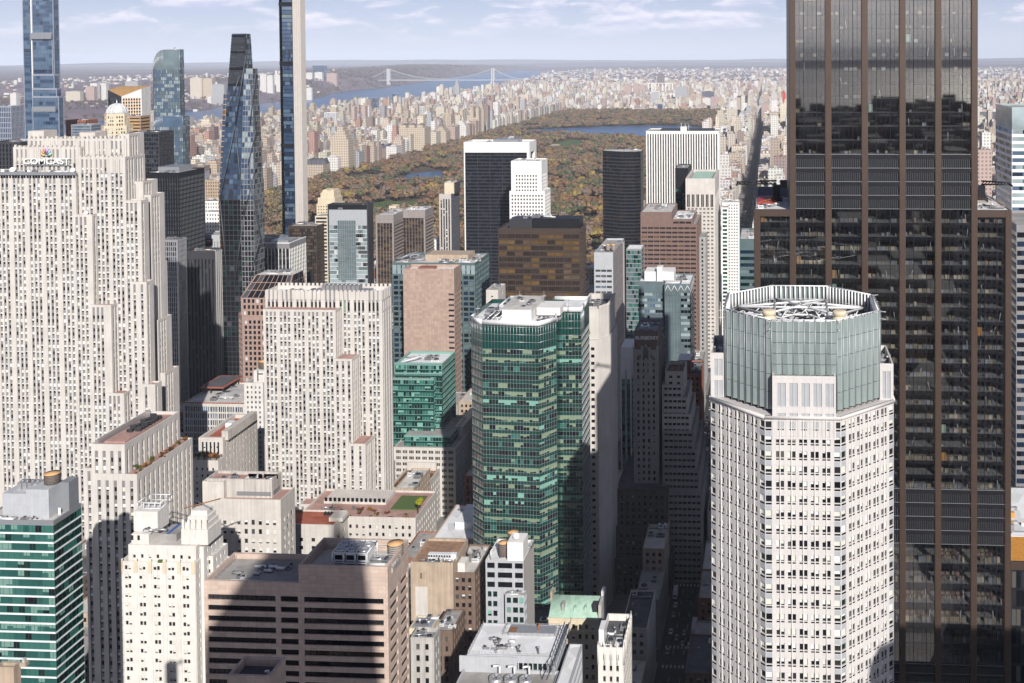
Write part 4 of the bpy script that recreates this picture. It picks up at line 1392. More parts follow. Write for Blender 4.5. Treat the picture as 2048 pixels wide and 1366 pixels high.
# grey glass slab with dark sides
b = Bld('glass_slab', 'grey glass slab between two dark side walls with blank top band', 1060, 656, 738, 409, 14)
GS = wall(wall='spandrel_pale', bay=2.3, fl=4.3, depth=.2, win=(.12, 1), span='spandrel_pale', top=16.5, topm='spandrel_pale', margin=.3,
   glass=[('glass_steel_pale', 5), ('glass_steel', 3), ('glass_dark', 2), ('glass_white', 1.2), ('glass_grey', 1.5)], runs=.5, mull=(2, .1, .12, 'aluminium'), spanin=False,
   hline=[(0, .35, .08, 'white_frame')])
xi0, xi1 = b.X(659), b.X(735)
b.tower(GS, rect(xi0, xi1, b.y0, b.y1), h=b.h - 5.5, cap=False, specs={1: dict(BL, wall='dark_metal')})
# darker centre panes
b.P.get('centre_glass').quads([[(b.X(676), b.y0 - .09, b.Z(560, 690)), (b.X(712), b.y0 - .09, b.Z(560, 690)), (b.X(712), b.y0 - .09, b.Z(441, 690)), (b.X(676), b.y0 - .09, b.Z(441, 690))]], 'glass_steel')
mb = b.P.get('centre_frame')
for k in range(9):
 x = b.X(676 + 4.5 * k)
 mb.box(x - .1, x + .1, b.y0 - .22, b.y0 - .1, b.Z(560, 690), b.Z(441, 690), 'aluminium')
for k in range(14):
 z = b.Z(441 + 8.9 * k, 690)
 mb.box(b.X(676), b.X(712), b.y0 - .26, b.y0 - .23, z - .15, z + .15, 'aluminium')
b.P.get('side_wall', 0).box(b.x0 - .4, xi0 - .03, b.y0 - .6, b.y1 + .5, 0, b.h, 'dark_metal')
b.P.get('side_wall', 1).box(xi1 + .03, b.X(738), b.y0 - .6, b.y0 + 13, 0, b.h, 'dark_metal')
b.P.get('louvre_crown').box(xi0, xi1, b.y0 + .1, b.y0 + .9, b.h - 5.5, b.h - .3, 'black_metal')
b.P.get('back_wall').box(xi0, xi1, b.y1 - 1, b.y1 - .1, b.h - 5.5, b.h - .2, 'dark_metal')
b.P.get('plant_deck').quads([[(xi0, b.y0 + .9, b.h - 5), (xi1, b.y0 + .9, b.h - 5), (xi1, b.y1 - 1, b.h - 5), (xi0, b.y1 - 1, b.h - 5)]], 'roof_grey')
gear(b.P, xi0, xi1, b.y0, b.y1, b.h - 5, 14, 7, 1.5)
b.done()
# pair of brown towers
BW = wall(wall='grey_brown_panel', bay=3.2, ufrac=.9, fl=3.8, win=(.35, .95), span='bronze', glass=[('glass_brown', 5), ('glass_bronze', 4), ('glass_amber', .8)], top=9, margin=1.6, runs=.4, spanin=False)
simple('brown_tower', 'brown banded tower with wide stone corner, nearer of the pair', 1120, 751, 787, 430, 50, BW, 'roof_pale', 8, 2)
simple('brown_tower', 'brown banded tower with pale edge, right of the pair', 1150, 803, 850, 420, 30, BW, 'roof_white', 8, 6)
simple('small_brick_house', 'tiny cream penthouse with red roof behind the brown pair', 1215, 778, 792, 412, 12, wall(wall='cream', bay=3, ufrac=.4, fl=4), 'roof_red', 0)
# slim tower: white ribs in front, dark blue flank
b = Bld('slim_tower', 'slim tower with white arched ribs in front and a dark side', 1215, 878, 902, 388, 34)
b.tower(wall(wall='concrete_rib', bay=3.4, ufrac=.55, fl=3.6, depth=.8, rs=.5, win=(.3, .9), span='dark_metal', mode='v', glass=[('glass_dark', 4), ('glass_grey', 2)], top=6, blind=('blind_cream', .3)),
  roofm='roof_dark', specs={1: wall(wall='slate_roof', bay=3, ufrac=.4, fl=3.6, win=(.3, .7), mode='h')})
zt = b.Z(367, 895)
b.P.get('penthouse').box(b.X(886), b.X(905), b.y0 + 8, b.y0 + 26, b.h - 1, zt, 'cream')
b.P.get('penthouse_side').box(b.X(905) + .03, b.X(908), b.y0 + 10, b.y0 + 28, b.h - 1, zt - .3, 'dark_metal')
gear(b.P, b.X(886), b.X(905), b.y0 + 9, b.y0 + 25, zt, 6, 3, .7)
b.done()
simple('stepped_house', 'small white stepped building left of the slim tower', 1260, 855, 872, 480, 16, wall(wall='white_panel', bay=3, ufrac=.4, fl=4), 'roof_white', 3, 3)
# black tower with broad white frame
b = Bld('white_topped_tower', 'black ribbon window tower with broad white top and edges', 1190, 928, 1060, 303, 34)
SW = wall(wall='black_metal', bay=1.5, fl=3.9, depth=.3, win=(.34, .98), span='spandrel_ink', top=.05, margin=.1, glass=[('glass_dark', 7), ('glass_room', 2)], runs=.75, mull=(2, .08, .1, 'black_metal'), spanin=False)
x0, x1 = b.X(932.5), b.X(1056)
zt = b.Z(305, 1000)
b.tower(SW, rect(x0, x1, b.y0, b.y1), h=zt, cap=False)
for k in range(6):
 x = x0 + (x1 - x0) * k / 5
 b.P.get('rib', k).box(x - .25, x + .25, b.y0 - .35, b.y0 - .02, 0, zt, 'dark_metal')
fr_ = b.P.get('white_frame')
zh = b.Z(284, 1000)
fr_.box(b.x0, x0 - .02, b.y0 - 1, b.y1 + 1, 0, zt, 'white_panel')
fr_.box(x1 + .02, x1 + 3, b.y0 - 1, b.y0 + 6, 0, zt, 'white_panel')
fr_.box(x1 + .02, x1 + 3, b.y1 - 8, b.y1 + 1, 0, zt, 'white_panel')
tower(b.P, rect(b.x0, x1 + 3, b.y0 - 1, b.y1 + 1), zt + .01, zh, dict(BL, wall='white_panel'), 'roof_pale', 2.0)
mb = b.P.get('panel_joints')
for k in range(1, 9):
 x = b.x0 + (x1 + 3 - b.x0) * k / 9
 mb.box(x - .08, x + .08, b.y0 - 1.03, b.y0 - 1.005, zt + .3, zh - .3, 'aluminium')
b.P.get('penthouse').box(b.X(985), b.X(1035), b.y0 + 8, b.y1 - 6, zh - 2, zh + 2.5, 'grey_metal')
gear(b.P, b.X(985), b.X(1035), b.y0 + 8, b.y1 - 6, zh + 2.5, 6, 4)
gear(b.P, b.x0 + 3, b.X(975), b.y0 + 2, b.y1 - 4, zh - 2, 4, 5)
b.done()
# white punched window tower in front of it
b = Bld('white_tower', 'white tower of small square windows in front of the white topped tower', 1100, 1022, 1083, 330, 30)
WP = wall(wall='white_panel', bay=3.15, ufrac=.5, fl=3.9, win=(.25, .75), depth=.4, mode='h', glass=[('glass_dark', 1)], top=14, margin=4.5)
b.tower(WP, roofm='roof_pale', h=b.Z(322, 1050))
xl = b.X(1021)
b.tower(dict(WP, top=3, margin=1.5), rect(b.X(1020.5), b.X(1091), b.y0 - 1.2, b.y1 - 2), h=b.Z(382, 1050), key=1, roofm='roof_pale')
gear(b.P, b.x0, b.x1, b.y0, b.y1, b.Z(322, 1050) - 1, 6, 8)
b.done()
# black ribbed tower
b = Bld('black_ribbed_tower', 'black ribbed tower with sawtooth side standing before the park', 1090, 1202, 1280, 303, 28)
n_ = 5
pl = []
xs = np.linspace(b.x0, b.X(1240), n_ + 1)
for k in range(n_):
 pl += [(xs[k], b.y0 + 10 - 2.0 * k), (xs[k + 1] - .3, b.y0 + 10 - 2.0 * k)] if k else [(xs[0], b.y0 + 10), (xs[1] - .3, b.y0 + 10)]
pl += [(xs[-1], b.y0), (b.X(1272), b.y0), (b.x1, b.y0 + 5), (b.x1, b.y1), (b.x0, b.y1)]
TT = wall(wall='black_metal', bay=1.5, fl=3.6, depth=.2, win=(.3, .95), span='spandrel_ink', glass=[('glass_dark', 6), ('glass_brown', 3)], top=4, margin=.15, minL=1.8, spanin=False, runs=.6,
   mull=(1, .1, .1, 'brown_metal'), mullends=True)
for i in range(len(pl)):
 j = (i + 1) % len(pl)
 facade(b.P, pl[i], pl[j], 0, b.h, TT if i < len(pl) - 3 else dict(BL, wall='black_metal'), (0, i))
b.P.get('roof').mesh([(*p, b.h - .3) for p in pl], [list(range(len(pl)))], 'roof_pale')
gear(b.P, b.X(1242), b.x1, b.y0 + 4, b.y1, b.h - .3, 8, 2)
for k in range(4):
 x = b.x0 + 3 + k * 3.5
 b.P.get('mast', k).bar((x, b.y0 + 16, b.h - .3), (x, b.y0 + 16, b.h + 3.5), .2, 'grey_metal')
b.done()
# white striped broad tower
b = Bld('white_striped_tower', 'broad tower of thin white upright stripes beside the avenue', 1240, 1292, 1437, 262, 45)
GM = wall(wall='white_panel', bay=3.05, ufrac=.52, fl=3.9, depth=1.3, rs=1.1, win=(.15, .95), span='spandrel_dark', mode='v', glass=[('glass_dark', 5), ('glass_grey', 4), ('glass_brown', 1)], top=3.5, margin=.8)
b.tower(GM, roofm='roof_grey', ph=1.0, specs={1: GM})
b.P.get('penthouse').box(b.X(1320), b.X(1428), b.y0 + 10, b.y1 - 10, b.h - 1, b.h + 1.0, 'dark_metal')
b.P.get('cabin').box(b.X(1362), b.X(1374), b.y0 + 3, b.y0 + 12, b.h - 1, b.Z(254, 1366), 'white_panel')
for k, x in enumerate((1363, 1371, 1378)):
 b.P.get('antenna', k).bar((b.X(x), b.y0 + 6, b.h), (b.X(x), b.y0 + 6, b.Z(246 + 2 * k)), .4, 'white_metal')
b.done()
# dark green glass slice and the pale granite tower
b = simple('dark_glass_slice', 'dark green glass block wedged left of the pale granite tower', 1085, 1350, 1376, 336, 40,
   wall(wall='black_metal', bay=2, fl=4.0, win=(.3, .95), glass=[('glass_green_dark', 6), ('glass_teal', 2), ('glass_dark', 4)], span='spandrel_dark', runs=.5, top=22, margin=.2, spanin=False), 'roof_grey', 3, 7)
b = Bld('granite_tower', 'pale pink granite tower with green flat roof inside a tall parapet', 1010, 1371, 1430, 357, 80)
GT = wall(wall='limestone_warm', bay=3.6, ufrac=.5, fl=3.8, win=(.3, .75), depth=.5, mode='h', top=.05, margin=1.0, glass=[('glass_dark', 5), ('glass_brown', 3)], mull=(2, .25, .3, 'limestone_warm'))
zr = b.Z(414, 1400)
b.tower(GT, h=zr, cap=False, specs={1: dict(GT, ufrac=.4)})
TS = wall(wall='limestone_warm', group=(2, 1.15, .3, 1.5), fl=18, win=(.0, 1), depth=.7, rs=.2, mode='h', top=15.5, bot=0, glass=[('glass_dark', 1)], margin=1.4)
b.tower(TS, z0=zr, key=1, cap=False, specs={1: dict(TS, top=18)})
roof(b.P, b.rect(), b.h, 'roof_grey', 'limestone_warm', 3.0, 2.2)
b.P.get('green_roof').box(b.x0 + 4.5, b.x1 - 4.5, b.y0 + 4, b.y1 - 4, b.h - 3.0, b.h - 1.6, 'copper_green')
b.done()
b = simple('green_glass_block', 'narrow green glass block right of the pale granite tower', 1060, 1443, 1456, 415, 20, wall(wall='white_panel', bay=2, fl=4, win=(.3, .9), glass=[('glass_teal', 2), ('glass_green_dark', 2)]), 'roof_grey', 0)
simple('white_block', 'white block of square windows beside the avenue', 1230, 1444, 1478, 405, 24, wall(wall='white_panel', bay=3, ufrac=.45, fl=3.6, win=(.3, .75)), 'roof_pale', 4, 4)
b = simple('teal_glass_block', 'blue green glass block left of the bronze tower across the avenue', 640, 1479, 1560, 478, 40,
   wall(wall='spandrel_steel', bay=1.8, fl=4.0, win=(.45, .98), span='spandrel_steel', glass=[('glass_navy', 3), ('glass_green_dark', 3), ('glass_steel', 1)], top=7, margin=.4, runs=.5, spanin=False), 'roof_pale', 6, 8)
# right edge towers
b = simple('striped_glass_tower', 'white and blue banded glass tower at the right edge', 560, 2024, 2110, 214, 40,
   wall(wall='white_frame', bay=1.8, fl=3.7, win=(.40, .98), depth=.2, glass=[('glass_blue_pale', 4), ('glass_steel_pale', 4), ('glass_navy', 2)], top=12, topm='glass_steel_pale', margin=.2, runs=.5), 'roof_grey', 0)
b = simple('dark_ribbon_tower', 'dark tower with slanting ribbon windows at the right edge', 430, 2033, 2120, 450, 40,
   wall(wall='spandrel_grey', bay=1.8, fl=3.7, win=(.40, .98), depth=.3, glass=[('glass_navy', 4), ('glass_dark', 4)], top=3, margin=.2), 'roof_grey', 0)
# ================================================================ the limestone group
def rock_spec(L):
 if L < 4.2:
  return dict(BL, wall='limestone')
 return ROCK if L > 10 else ROCKS
def tier(b, key, px0, px1, pyt, y0, y1, roofm='roof_pink', sp=None, ph=.8, x0=None, z0=0, h=None):
 xa = b.X(px0, y0, pyt) if x0 is None else x0
 xb, _, hh = at(px1, pyt, y0)
 h = h or hh
 s = sp or rock_spec(xb - xa)
 e = rock_spec(y1 - y0)
 tower(b.P, rect(xa, xb, y0, y1), z0, h, s, roofm, ph, .5, key, True, {1: e, 2: dict(BL, wall='limestone'), 3: dict(BL, wall='limestone')})
 return xa, xb, h

b = Bld('limestone_tower', 'great limestone slab tower with stepped sides and close upright window strips', 565, 55, 290, 277, 20)
tops = {}
tops[0] = tier(b, 0, 55, 252, 277, 565, 579)
tops[1] = tier(b, 1, 240, 258, 268, 566, 580, sp=ROCKS)
tops[2] = tier(b, 2, 26, 160, 294, 561, 578)
tops[3] = tier(b, 3, 156, 250, 314, 558.5, 577)
tops[4] = tier(b, 4, -75, 151, 346, 556, 576, roofm='roof_grey', ph=.3)
for k, (pa, pb, yt, ya, yb) in enumerate(((145, 184, 429, 554.5, 572), (179, 222, 610, 553, 571), (212, 248, 787, 551.5, 570), (262, 286, 363, 567, 581), (286, 302, 390, 568, 581),
           (246, 282, 401, 557, 564), (262, 293, 564, 555.4, 562), (285, 310, 769, 553.6, 560), (300, 308, 529, 570, 583), (318, 330, 746, 571, 585), (304, 316, 640, 569.6, 583))):
 tier(b, 10 + k, pa, pb, yt, ya, yb)
# dark attic windows under the ledge and the grey ledge itself
xa, xb, h = tops[4]
at_ = b.P.get('attic_band')
at_.box(xa, xb + .6, 555.2, 555.96, h - 1.2, h + .6, 'grey_metal')
n_ = int((xb - xa) / 1.65)
for k in range(n_):
 x = xa + (xb - xa) * (k + .5) / n_
 at_.quads([[(x - .6, 555.93, h - 2.9), (x + .6, 555.93, h - 2.9), (x + .6, 555.93, h - 1.3), (x - .6, 555.93, h - 1.3)]], 'glass_dark')
# stone fins that rise past the roof line
r = np.random.default_rng(4)
fin = b.P.get('roof_fins')
for t, y, hh in ((0, 564.9, 1.6), (3, 558.4, 1.2), (2, 560.9, 1.3)):
 xa, xb, h = tops[t]
 for x in np.arange(xa + .8, xb - 1, 2.6):
  fin.box(x, x + 1.2, y - .15, y + .9, h - 9, h + hh * r.uniform(.3, 1), 'limestone')
gear(b.P, tops[4][0], tops[4][1], 557, 560.5, tops[4][2] - .3, 16, 31, .7)
b.P.get('penthouse').box(b.X(56), b.X(88), 567, 578, 254, b.Z(266, 70) + 1, 'limestone')
b.P.get('penthouse').box(b.X(158), b.X(188), 568, 578, 254, b.Z(266, 170), 'limestone_warm')
b.done()
# lettering and feather emblem on the ledge
sx, sy, sz = at(93, 328, 559.6)
t = thing('rooftop_sign', 'white raised letters under a rainbow feather emblem on the limestone tower', 'sign', (sx, 559.6, sz))
text_part(None, t, 'lettering', 'COMCAST', sx, 559.6, sz, 4.6, 'letter_white', .4, at(139, 320, 559.6)[0] - at(47, 320, 559.6)[0])
bx = MB()
bx.box(at(46, 328, 559.6)[0], at(140, 328, 559.6)[0], 559.9, 560.2, sz - .9, sz - .5, 'grey_metal')
for k in range(10):
 x = at(48 + 10 * k, 328, 559.6)[0]
 bx.bar((x, 560.05, sz - 4), (x, 560.05, sz + 3), .12, 'grey_metal')
bx.build('sign_frame', t)
ex, ey, ez = at(92, 311, 559.6)
er = at(103, 311, 559.6)[0] - ex
emb = MB().box(ex - er * .18, ex + er * .18, 559.75, 560.0, ez - .3, ez + er * .5, 'letter_white').build('emblem', t)
cols = [(.75, .62, .25), (.80, .45, .22), (.72, .28, .28), (.50, .36, .66), (.32, .48, .74), (.35, .62, .42)]
for k, c in enumerate(cols):
 nm = 'feather_%d' % k
 paint(nm, c, .5)
 a0 = math.pi - (k + .5) * math.pi / 6
 ca, sa = math.cos(a0), math.sin(a0)
 V = []
 for q in range(12):
  tt = 2 * math.pi * q / 12
  rl, rw = er * (.55 + .45 * math.cos(tt)), er * .22 * math.sin(tt) * (1.1 + .5 * math.cos(tt))
  V.append((ex + ca * rl - sa * rw, ez + sa * rl * 1.25 + ca * rw))
 f = MB()
 f.mesh([(p[0], 559.4, p[1]) for p in V] + [(p[0], 559.7, p[1]) for p in V], [tuple(range(12)), tuple(range(12, 24))[::-1]] + [(i, (i + 1) % 12, (i + 1) % 12 + 12, i + 12)[::-1] for i in range(12)], nm)
 f.build('emblem_feather', emb, origin=t.location)
# dishes along the ledge
for k, (px, py, rr, lab) in enumerate(((25, 340, 1.5, 'white dish at the left end of the ledge below the letters'), (145, 342, 1.3, 'white dish at the right corner of the ledge below the letters'),
          (5, 344, .9, 'small white dish at the left frame edge on the limestone ledge'), (57, 343, .7, 'small white dish under the first letters of the roof sign'),
          (100, 343, .7, 'small white dish under the middle letters of the roof sign'), (172, 428, 1.1, 'white dish on the first stone step below the ledge'))):
 p = at(px, py, 558 if k < 5 else 556)
 dish(p[0], p[1], tops[4][2] - .2 if k < 5 else at(172, 429, 554.5)[2] - .5, rr, lab)
# visitors along the roof edge, far too many and small to tell apart
cw = MB(); r = np.random.default_rng(9)
for k in range(90):
 x = r.uniform(b.X(62), b.X(250)); y = 566.2 + r.uniform(0, 1.6); z = tops[0][2] - .8
 c = ('black_metal', 'blue_paint', 'white_paint', 'rose_granite', 'brown_metal', 'grey_paint')[r.integers(0, 6)]
 cw.lathe((x, y), [(.12, z), (.2, z + .5), (.24, z + .9), (.27, z + 1.3), (.1, z + 1.5), (.12, z + 1.6), (.1, z + 1.75)], c, 6)
o = cw.build('crowd', loc=(b.X(170), 567, tops[0][2]), kind='stuff')
tag(o, 'crowd of visitors along the roof edge of the limestone tower', 'crowd')

# second limestone tower, stepped, with a crown of tall openings
b = Bld('crowned_limestone_tower', 'limestone tower with tall slot openings around its white roof', 615, 530, 764, 583, 16)
h = b.Z(583, 650); zc = b.Z(624, 650); zb = b.Z(607, 650)
s_ = dict(ROCK, top=.05, head=0)
tower(b.P, b.rect(), 0, zc, s_, 'roof_white', 1, .5, 0, False, {1: dict(ROCKS, top=.05, head=0, margin=1.0), 2: dict(BL, wall='limestone'), 3: dict(BL, wall='limestone')})
CR = dict(ROCK, head=0, fl=12.5, top=.05, win=(.06, .48), span='spandrel_grey', blind=None, rs=.25, mode='one', part='crown_opening', glass=[('glass_dark', 3), ('glass_green_dark', 3), ('glass_olive', 1)])
tower(b.P, inset(b.rect(), .02), zc, h, CR, 'roof_white', 2.2, .8, 1, True, {1: dict(CR, group=(1, 1.3, 1.1, 2.0)), 2: dict(BL, wall='limestone'), 3: dict(BL, wall='limestone')})
mer = b.P.get('crown_fins')
for x in np.arange(b.x0 + .6, b.x1 - .8, 2.7):
 mer.box(x, x + 1.5, b.y0 - .25, b.y0 + .5, h - 5, h + .9, 'limestone'); mer.box(x, x + 1.5, b.y1 - .5, b.y1 + .2, h - 3, h + 1.6, 'limestone')
for y in np.arange(b.y0 + 1, b.y1 - 1.5, 2.7):
 mer.box(b.x1 - .5, b.x1 + .25, y, y + 1.5, h - 5, h + .9, 'limestone')
for k, (pa, pb, yt, ya) in enumerate(((526, 671, 620, 606), (668, 704, 718, 602.5), (698, 731, 888, 599.5), (599, 680, 1010, 596.5))):
 tier(b, 10 + k, pa, pb, yt, ya, 630 - k, sp=dict(ROCK, head=2.5) if k == 0 else dict(ROCKS, head=2.5))
# roof plant of the tower
zr = h - 2.2
b.P.get('plant_walkway').box(b.X(618), b.X(730), b.y0 + 4, b.y0 + 13, zr, zr + 1.6, 'grey_metal')
for k in range(9):
 x = b.X(632 + 8.6 * k)
 ct = b.P.get('cooling_unit', k)
 ct.box(x, x + 2.2, b.y0 + 7, b.y0 + 12, zr + 1.6, zr + 4.4, 'spandrel_grey'); b.P.get('cooling_unit/fan', k).lathe((x + 1.1, b.y0 + 9.5), [(.9, zr + 4.4), (.9, zr + 4.9), (.7, zr + 4.95)], 'aluminium', 12)
gear(b.P, b.X(545), b.X(620), b.y0 + 3, b.y1 - 3, zr, 12, 17, .8)
gear(b.P, b.X(705), b.X(760), b.y0 + 3, b.y1 - 3, zr, 6, 19, .8)
b.done()

# long palazzo wings in front of it, with roof gardens
PAL = wall(wall='limestone_warm', bay=3.7, ufrac=.38, fl=4.4, win=(.22, .70), depth=.5, mode='w', glass=[('glass_dark', 5), ('glass_room', 2), ('glass_grey', 2)], blind=('blind_cream', .35), top=3.2, margin=1.6)
b = Bld('palazzo_wing', 'low limestone wing with planted roof terrace below the crowned tower', 560, 597, 831, 1036, 36)
b.tower(PAL, roofm='roof_pink', ph=1.1, specs={1: PAL})
b.P.get('upper_band').box(b.X(612), b.X(741), b.y0 + 18, b.y0 + 33, b.h - 1, b.Z(1001, 680, 578), 'limestone_warm')
x0_, x1_ = b.X(612), b.X(741)
for k in range(14):
 x = x0_ + (x1_ - x0_) * (k + .5) / 14
 b.P.get('attic_window', k).quads([[(x - .8, b.y0 + 17.95, b.h + .4), (x + .8, b.y0 + 17.95, b.h + .4), (x + .8, b.y0 + 17.95, b.h + 2.6), (x - .8, b.y0 + 17.95, b.h + 2.6)]], 'glass_dark')
b.P.get('planting_bed').box(b.X(758), b.X(812), b.y0 + 12, b.y0 + 30, b.h - 1.1, b.h - .5, 'lawn')
PWH = b.h; PWX = (b.X(690), b.X(812), b.X(822)); PWY = b.y0
gear(b.P, b.X(600), b.X(700), b.y0 + 2, b.y0 + 16, b.h - 1.1, 7, 44, .6)
b.done()
b = Bld('palazzo_pavilion', 'small limestone pavilion with red roof in front of the palazzo wing', 540, 560, 668, 1050, 18)
b.tower(dict(PAL, bay=6, ufrac=.3, top=6), roofm='roof_red', ph=.9)
b.P.get('roof_box').box(b.X(640), b.X(668), b.y0 + 6, b.y0 + 14, b.h - .9, b.h + 1.2, 'limestone_warm')
rk = b.P.get('plant_rack')
for k in range(7):
 rk.box(b.X(618 + 6 * k), b.X(621 + 6 * k), b.y0 + 13, b.y0 + 15, b.h - .9, b.h + .6, 'dark_metal')
b.done()
b = Bld('palazzo_wing', 'low limestone wing half in shadow right of the crowned tower', 640, 778, 848, 976, 44)
b.tower(dict(PAL, top=4), roofm='roof_brown', ph=1.1, specs={1: PAL})
PW2 = (b.x0, b.x1, b.y0, b.y1, b.h)
b.P.get('planting_bed').box(b.x0 + 2, b.x1 - 2, b.y0 + 3, b.y1 - 20, b.h - 1.1, b.h - .4, 'park_floor')
b.P.get('setback').box(b.x0 + 1, b.x1 - 2, b.y1 - 14, b.y1 - 2, b.h - 1, b.h + 4, 'limestone_warm')
b.done()

# slab with garden terraces
b = Bld('terraced_slab', 'limestone slab with pink roof and garden terraces along its long side', 440, 182, 249, 889, 43)
x1u = b.x1
S1 = dict(ROCK, group=(1, 1.5, 1.3, 2.0), fl=3.7, top=3, head=3, depth=.6)
b.tower(S1, roofm='roof_pink', ph=1.4, specs={1: S1}, key=0)
b.P.get('plant_deck').box(b.x0 + 3, b.x1 - 3, b.y0 + 5, b.y1 - 6, b.h - 1.35, b.h - .6, 'roof_pink')
for k, y in enumerate(np.arange(b.y0 + 16, b.y1 - 8, 1.3)):
 c = b.P.get('rooftop_unit', k)
 c.box(b.x0 + 6 + (k % 2) * 3.3, b.x0 + 8.6 + (k % 2) * 3.3, y, y + 1.2, b.h - .6, b.h + .8 + .4 * (k % 3), 'dark_metal')
b.P.get('roof_walk').box(b.x0 + 1.2, b.x0 + 1.9, b.y0 + 2, b.y1 - 2, b.h - 1.3, b.h + 1.4, 'aluminium')
XL, YT, HT = b.X(276, py=947), b.y0 - .8, b.Z(947, 270)
tower(b.P, rect(b.x0 + 1.5, XL, YT, b.y1 + .5), 0, HT, S1, 'roof_pink', .9, .4, 1, True, {1: S1, 2: dict(BL, wall='limestone'), 3: dict(BL, wall='limestone')})
tower(b.P, rect(b.X(160, py=940), b.x0 + 1.4, YT + 4, b.y1 - 1), 0, b.Z(942, 170), ROCKS, 'roof_pink', .9, .4, 2, True, {2: dict(BL, wall='limestone'), 3: dict(BL, wall='limestone')})
TERR = (x1u, XL, b.y0, b.y1, HT - .9); TERR2 = (b.X(160, py=940), b.x0, YT + 4, b.Z(942, 170) - .9)
b.done()

# stone office block with pink roofs
OB = wall(wall='limestone_warm', bay=3.55, ufrac=.45, fl=4.4, win=(.25, .80), depth=.3, mode='w', glass=[('glass_dark', 4), ('glass_room', 2), ('glass_grey', 2)], blind=(['blind_white', 'blind_cream'], .86), top=9, margin=1.4)
b = Bld('stone_office', 'plain limestone office block with stepped pink roofs and louvred penthouse', 480, 436, 561, 1000, 15)
b.tower(OB, roofm='roof_pink', ph=1.0, specs={1: dict(OB, mode='h')})
zp = b.Z(965, 470)
tower(b.P, rect(b.X(396), b.X(528), b.y0 + 4, b.y1 - 1), b.h - 1.2, zp, dict(BL, wall='limestone_stain'), 'roof_pink', 1.6, .7, 5)
tower(b.P, rect(b.X(394), b.X(437) - .05, b.y0 + 1, b.y1), 0, zp - .2, dict(BL, wall='limestone_warm'), 'roof_pink', 1.0, .7, 6)
lv = b.P.get('louvre_panel')
for k in range(6):
 z = b.h + .1 + k * .35
 lv.box(b.X(457), b.X(526), b.y0 + 3.8, b.y0 + 3.97, z, z + .2, 'grey_metal')
 lv.box(b.X(528) + .03, b.X(528) + .2, b.y0 + 5, b.y1 - 3, z, z + .2, 'grey_metal')
for k in range(2):
 b.P.get('cooling_tower', k).box(b.X(470 + 32 * k), b.X(498 + 32 * k), b.y0 + 9, b.y1 - 6, zp - 1.5, zp + .7, 'white_metal' if k == 0 else 'aluminium')
gear(b.P, b.X(465), b.X(526), b.y0 + 5, b.y0 + 10, zp - 1.6, 12, 5, .8)
gear(b.P, b.X(400), b.X(460), b.y0 + 6, b.y1 - 2, zp - 1.6, 4, 51, .7)
b.done()

# low stone block with the red roof
b = Bld('red_roofed_block', 'limestone block with red roof well and stone roof screen', 575, 397, 446, 876, 40)
sR = wall(wall='limestone_warm', bay=3.6, ufrac=.3, fl=3.9, win=(.25, .7), depth=.3, mode='h', top=3, margin=1.5, blind=('blind_cream', .3))
b.tower(sR, roofm='roof_red', ph=2.2, pw=1.6, specs={1: sR})
fr_ = b.P.get('front_slots')
for k in range(5):
 x = b.x0 + 2 + k * (b.x1 - b.x0 - 3) / 5
 fr_.box(x, x + .9, b.y0 - .06, b.y0 - .02, b.Z(908, 420), b.Z(884, 420), 'glass_dark')
sc = b.P.get('roof_screen')
sc.box(b.X(433), b.X(446), b.y0 + 2, b.y1 - 4, b.h - 2, b.h + 3.2, 'limestone_stain')
b.P.get('rooftop_unit', 77).box(b.x0 + 4, b.x0 + 8, b.y0 + 22, b.y0 + 27, b.h - 2.1, b.h + .6, 'white_metal')
tower(b.P, rect(b.x0 - 1, b.x1 + .3, b.y0 - 6, b.y0 - .1), 0, b.Z(921, 420, b.y0 - 6), sR, 'roof_grey', .5, .4, 9)
RR = (b.x0, b.x1, b.y0 - 6, b.Z(921, 420, b.y0 - 6))
b.done()

# low gridded block with red-edged roof
b = Bld('gridded_block', 'low concrete grid block with a red edged cluttered roof', 690, 366, 489, 808, 46)
b.tower(wall(wall='limestone_warm', bay=6.3, ufrac=.86, fl=4.6, win=(.12, .9), depth=.6, mode='h', glass=[('glass_grey', 3), ('glass_navy', 2), ('glass_blue_pale', 1)], mull=(4, .3, .3, 'white_frame'), top=1.8), roofm='roof_pale', ph=.8)
b.P.get('roof_edge').box(b.x0, b.x1, b.y0 - .15, b.y0 + .5, b.h, b.h + .5, 'roof_red').box(b.x0, b.x1, b.y1 - .5, b.y1 + .1, b.h, b.h + .7, 'roof_red')
gear(b.P, b.x0 + 8, b.x1, b.y0 + 3, b.y1, b.h - .8, 18, 8, .9)
b.P.get('skylight').box(b.X(410), b.X(440), b.y0 + 14, b.y0 + 34, b.h - .7, b.h + .2, 'glass_white')
b.P.get('canopy').box(b.X(358), b.X(408), b.y0 + 22, b.y1 + 4, b.h + 3.2, b.h + 3.8, 'roof_red').box(b.X(362), b.X(404), b.y0 + 24, b.y1 + 2, b.h + 3.81, b.h + 4.0, 'roof_dark')
for k, q in enumerate(((406, 23), (406, 44), (380, 23))):
 b.P.get('canopy_post', k).box(b.X(q[0]) - .3, b.X(q[0]) + .3, b.y0 + q[1], b.y0 + q[1] + .6, b.h - .8, b.h + 3.2, 'dark_metal')
b.done()

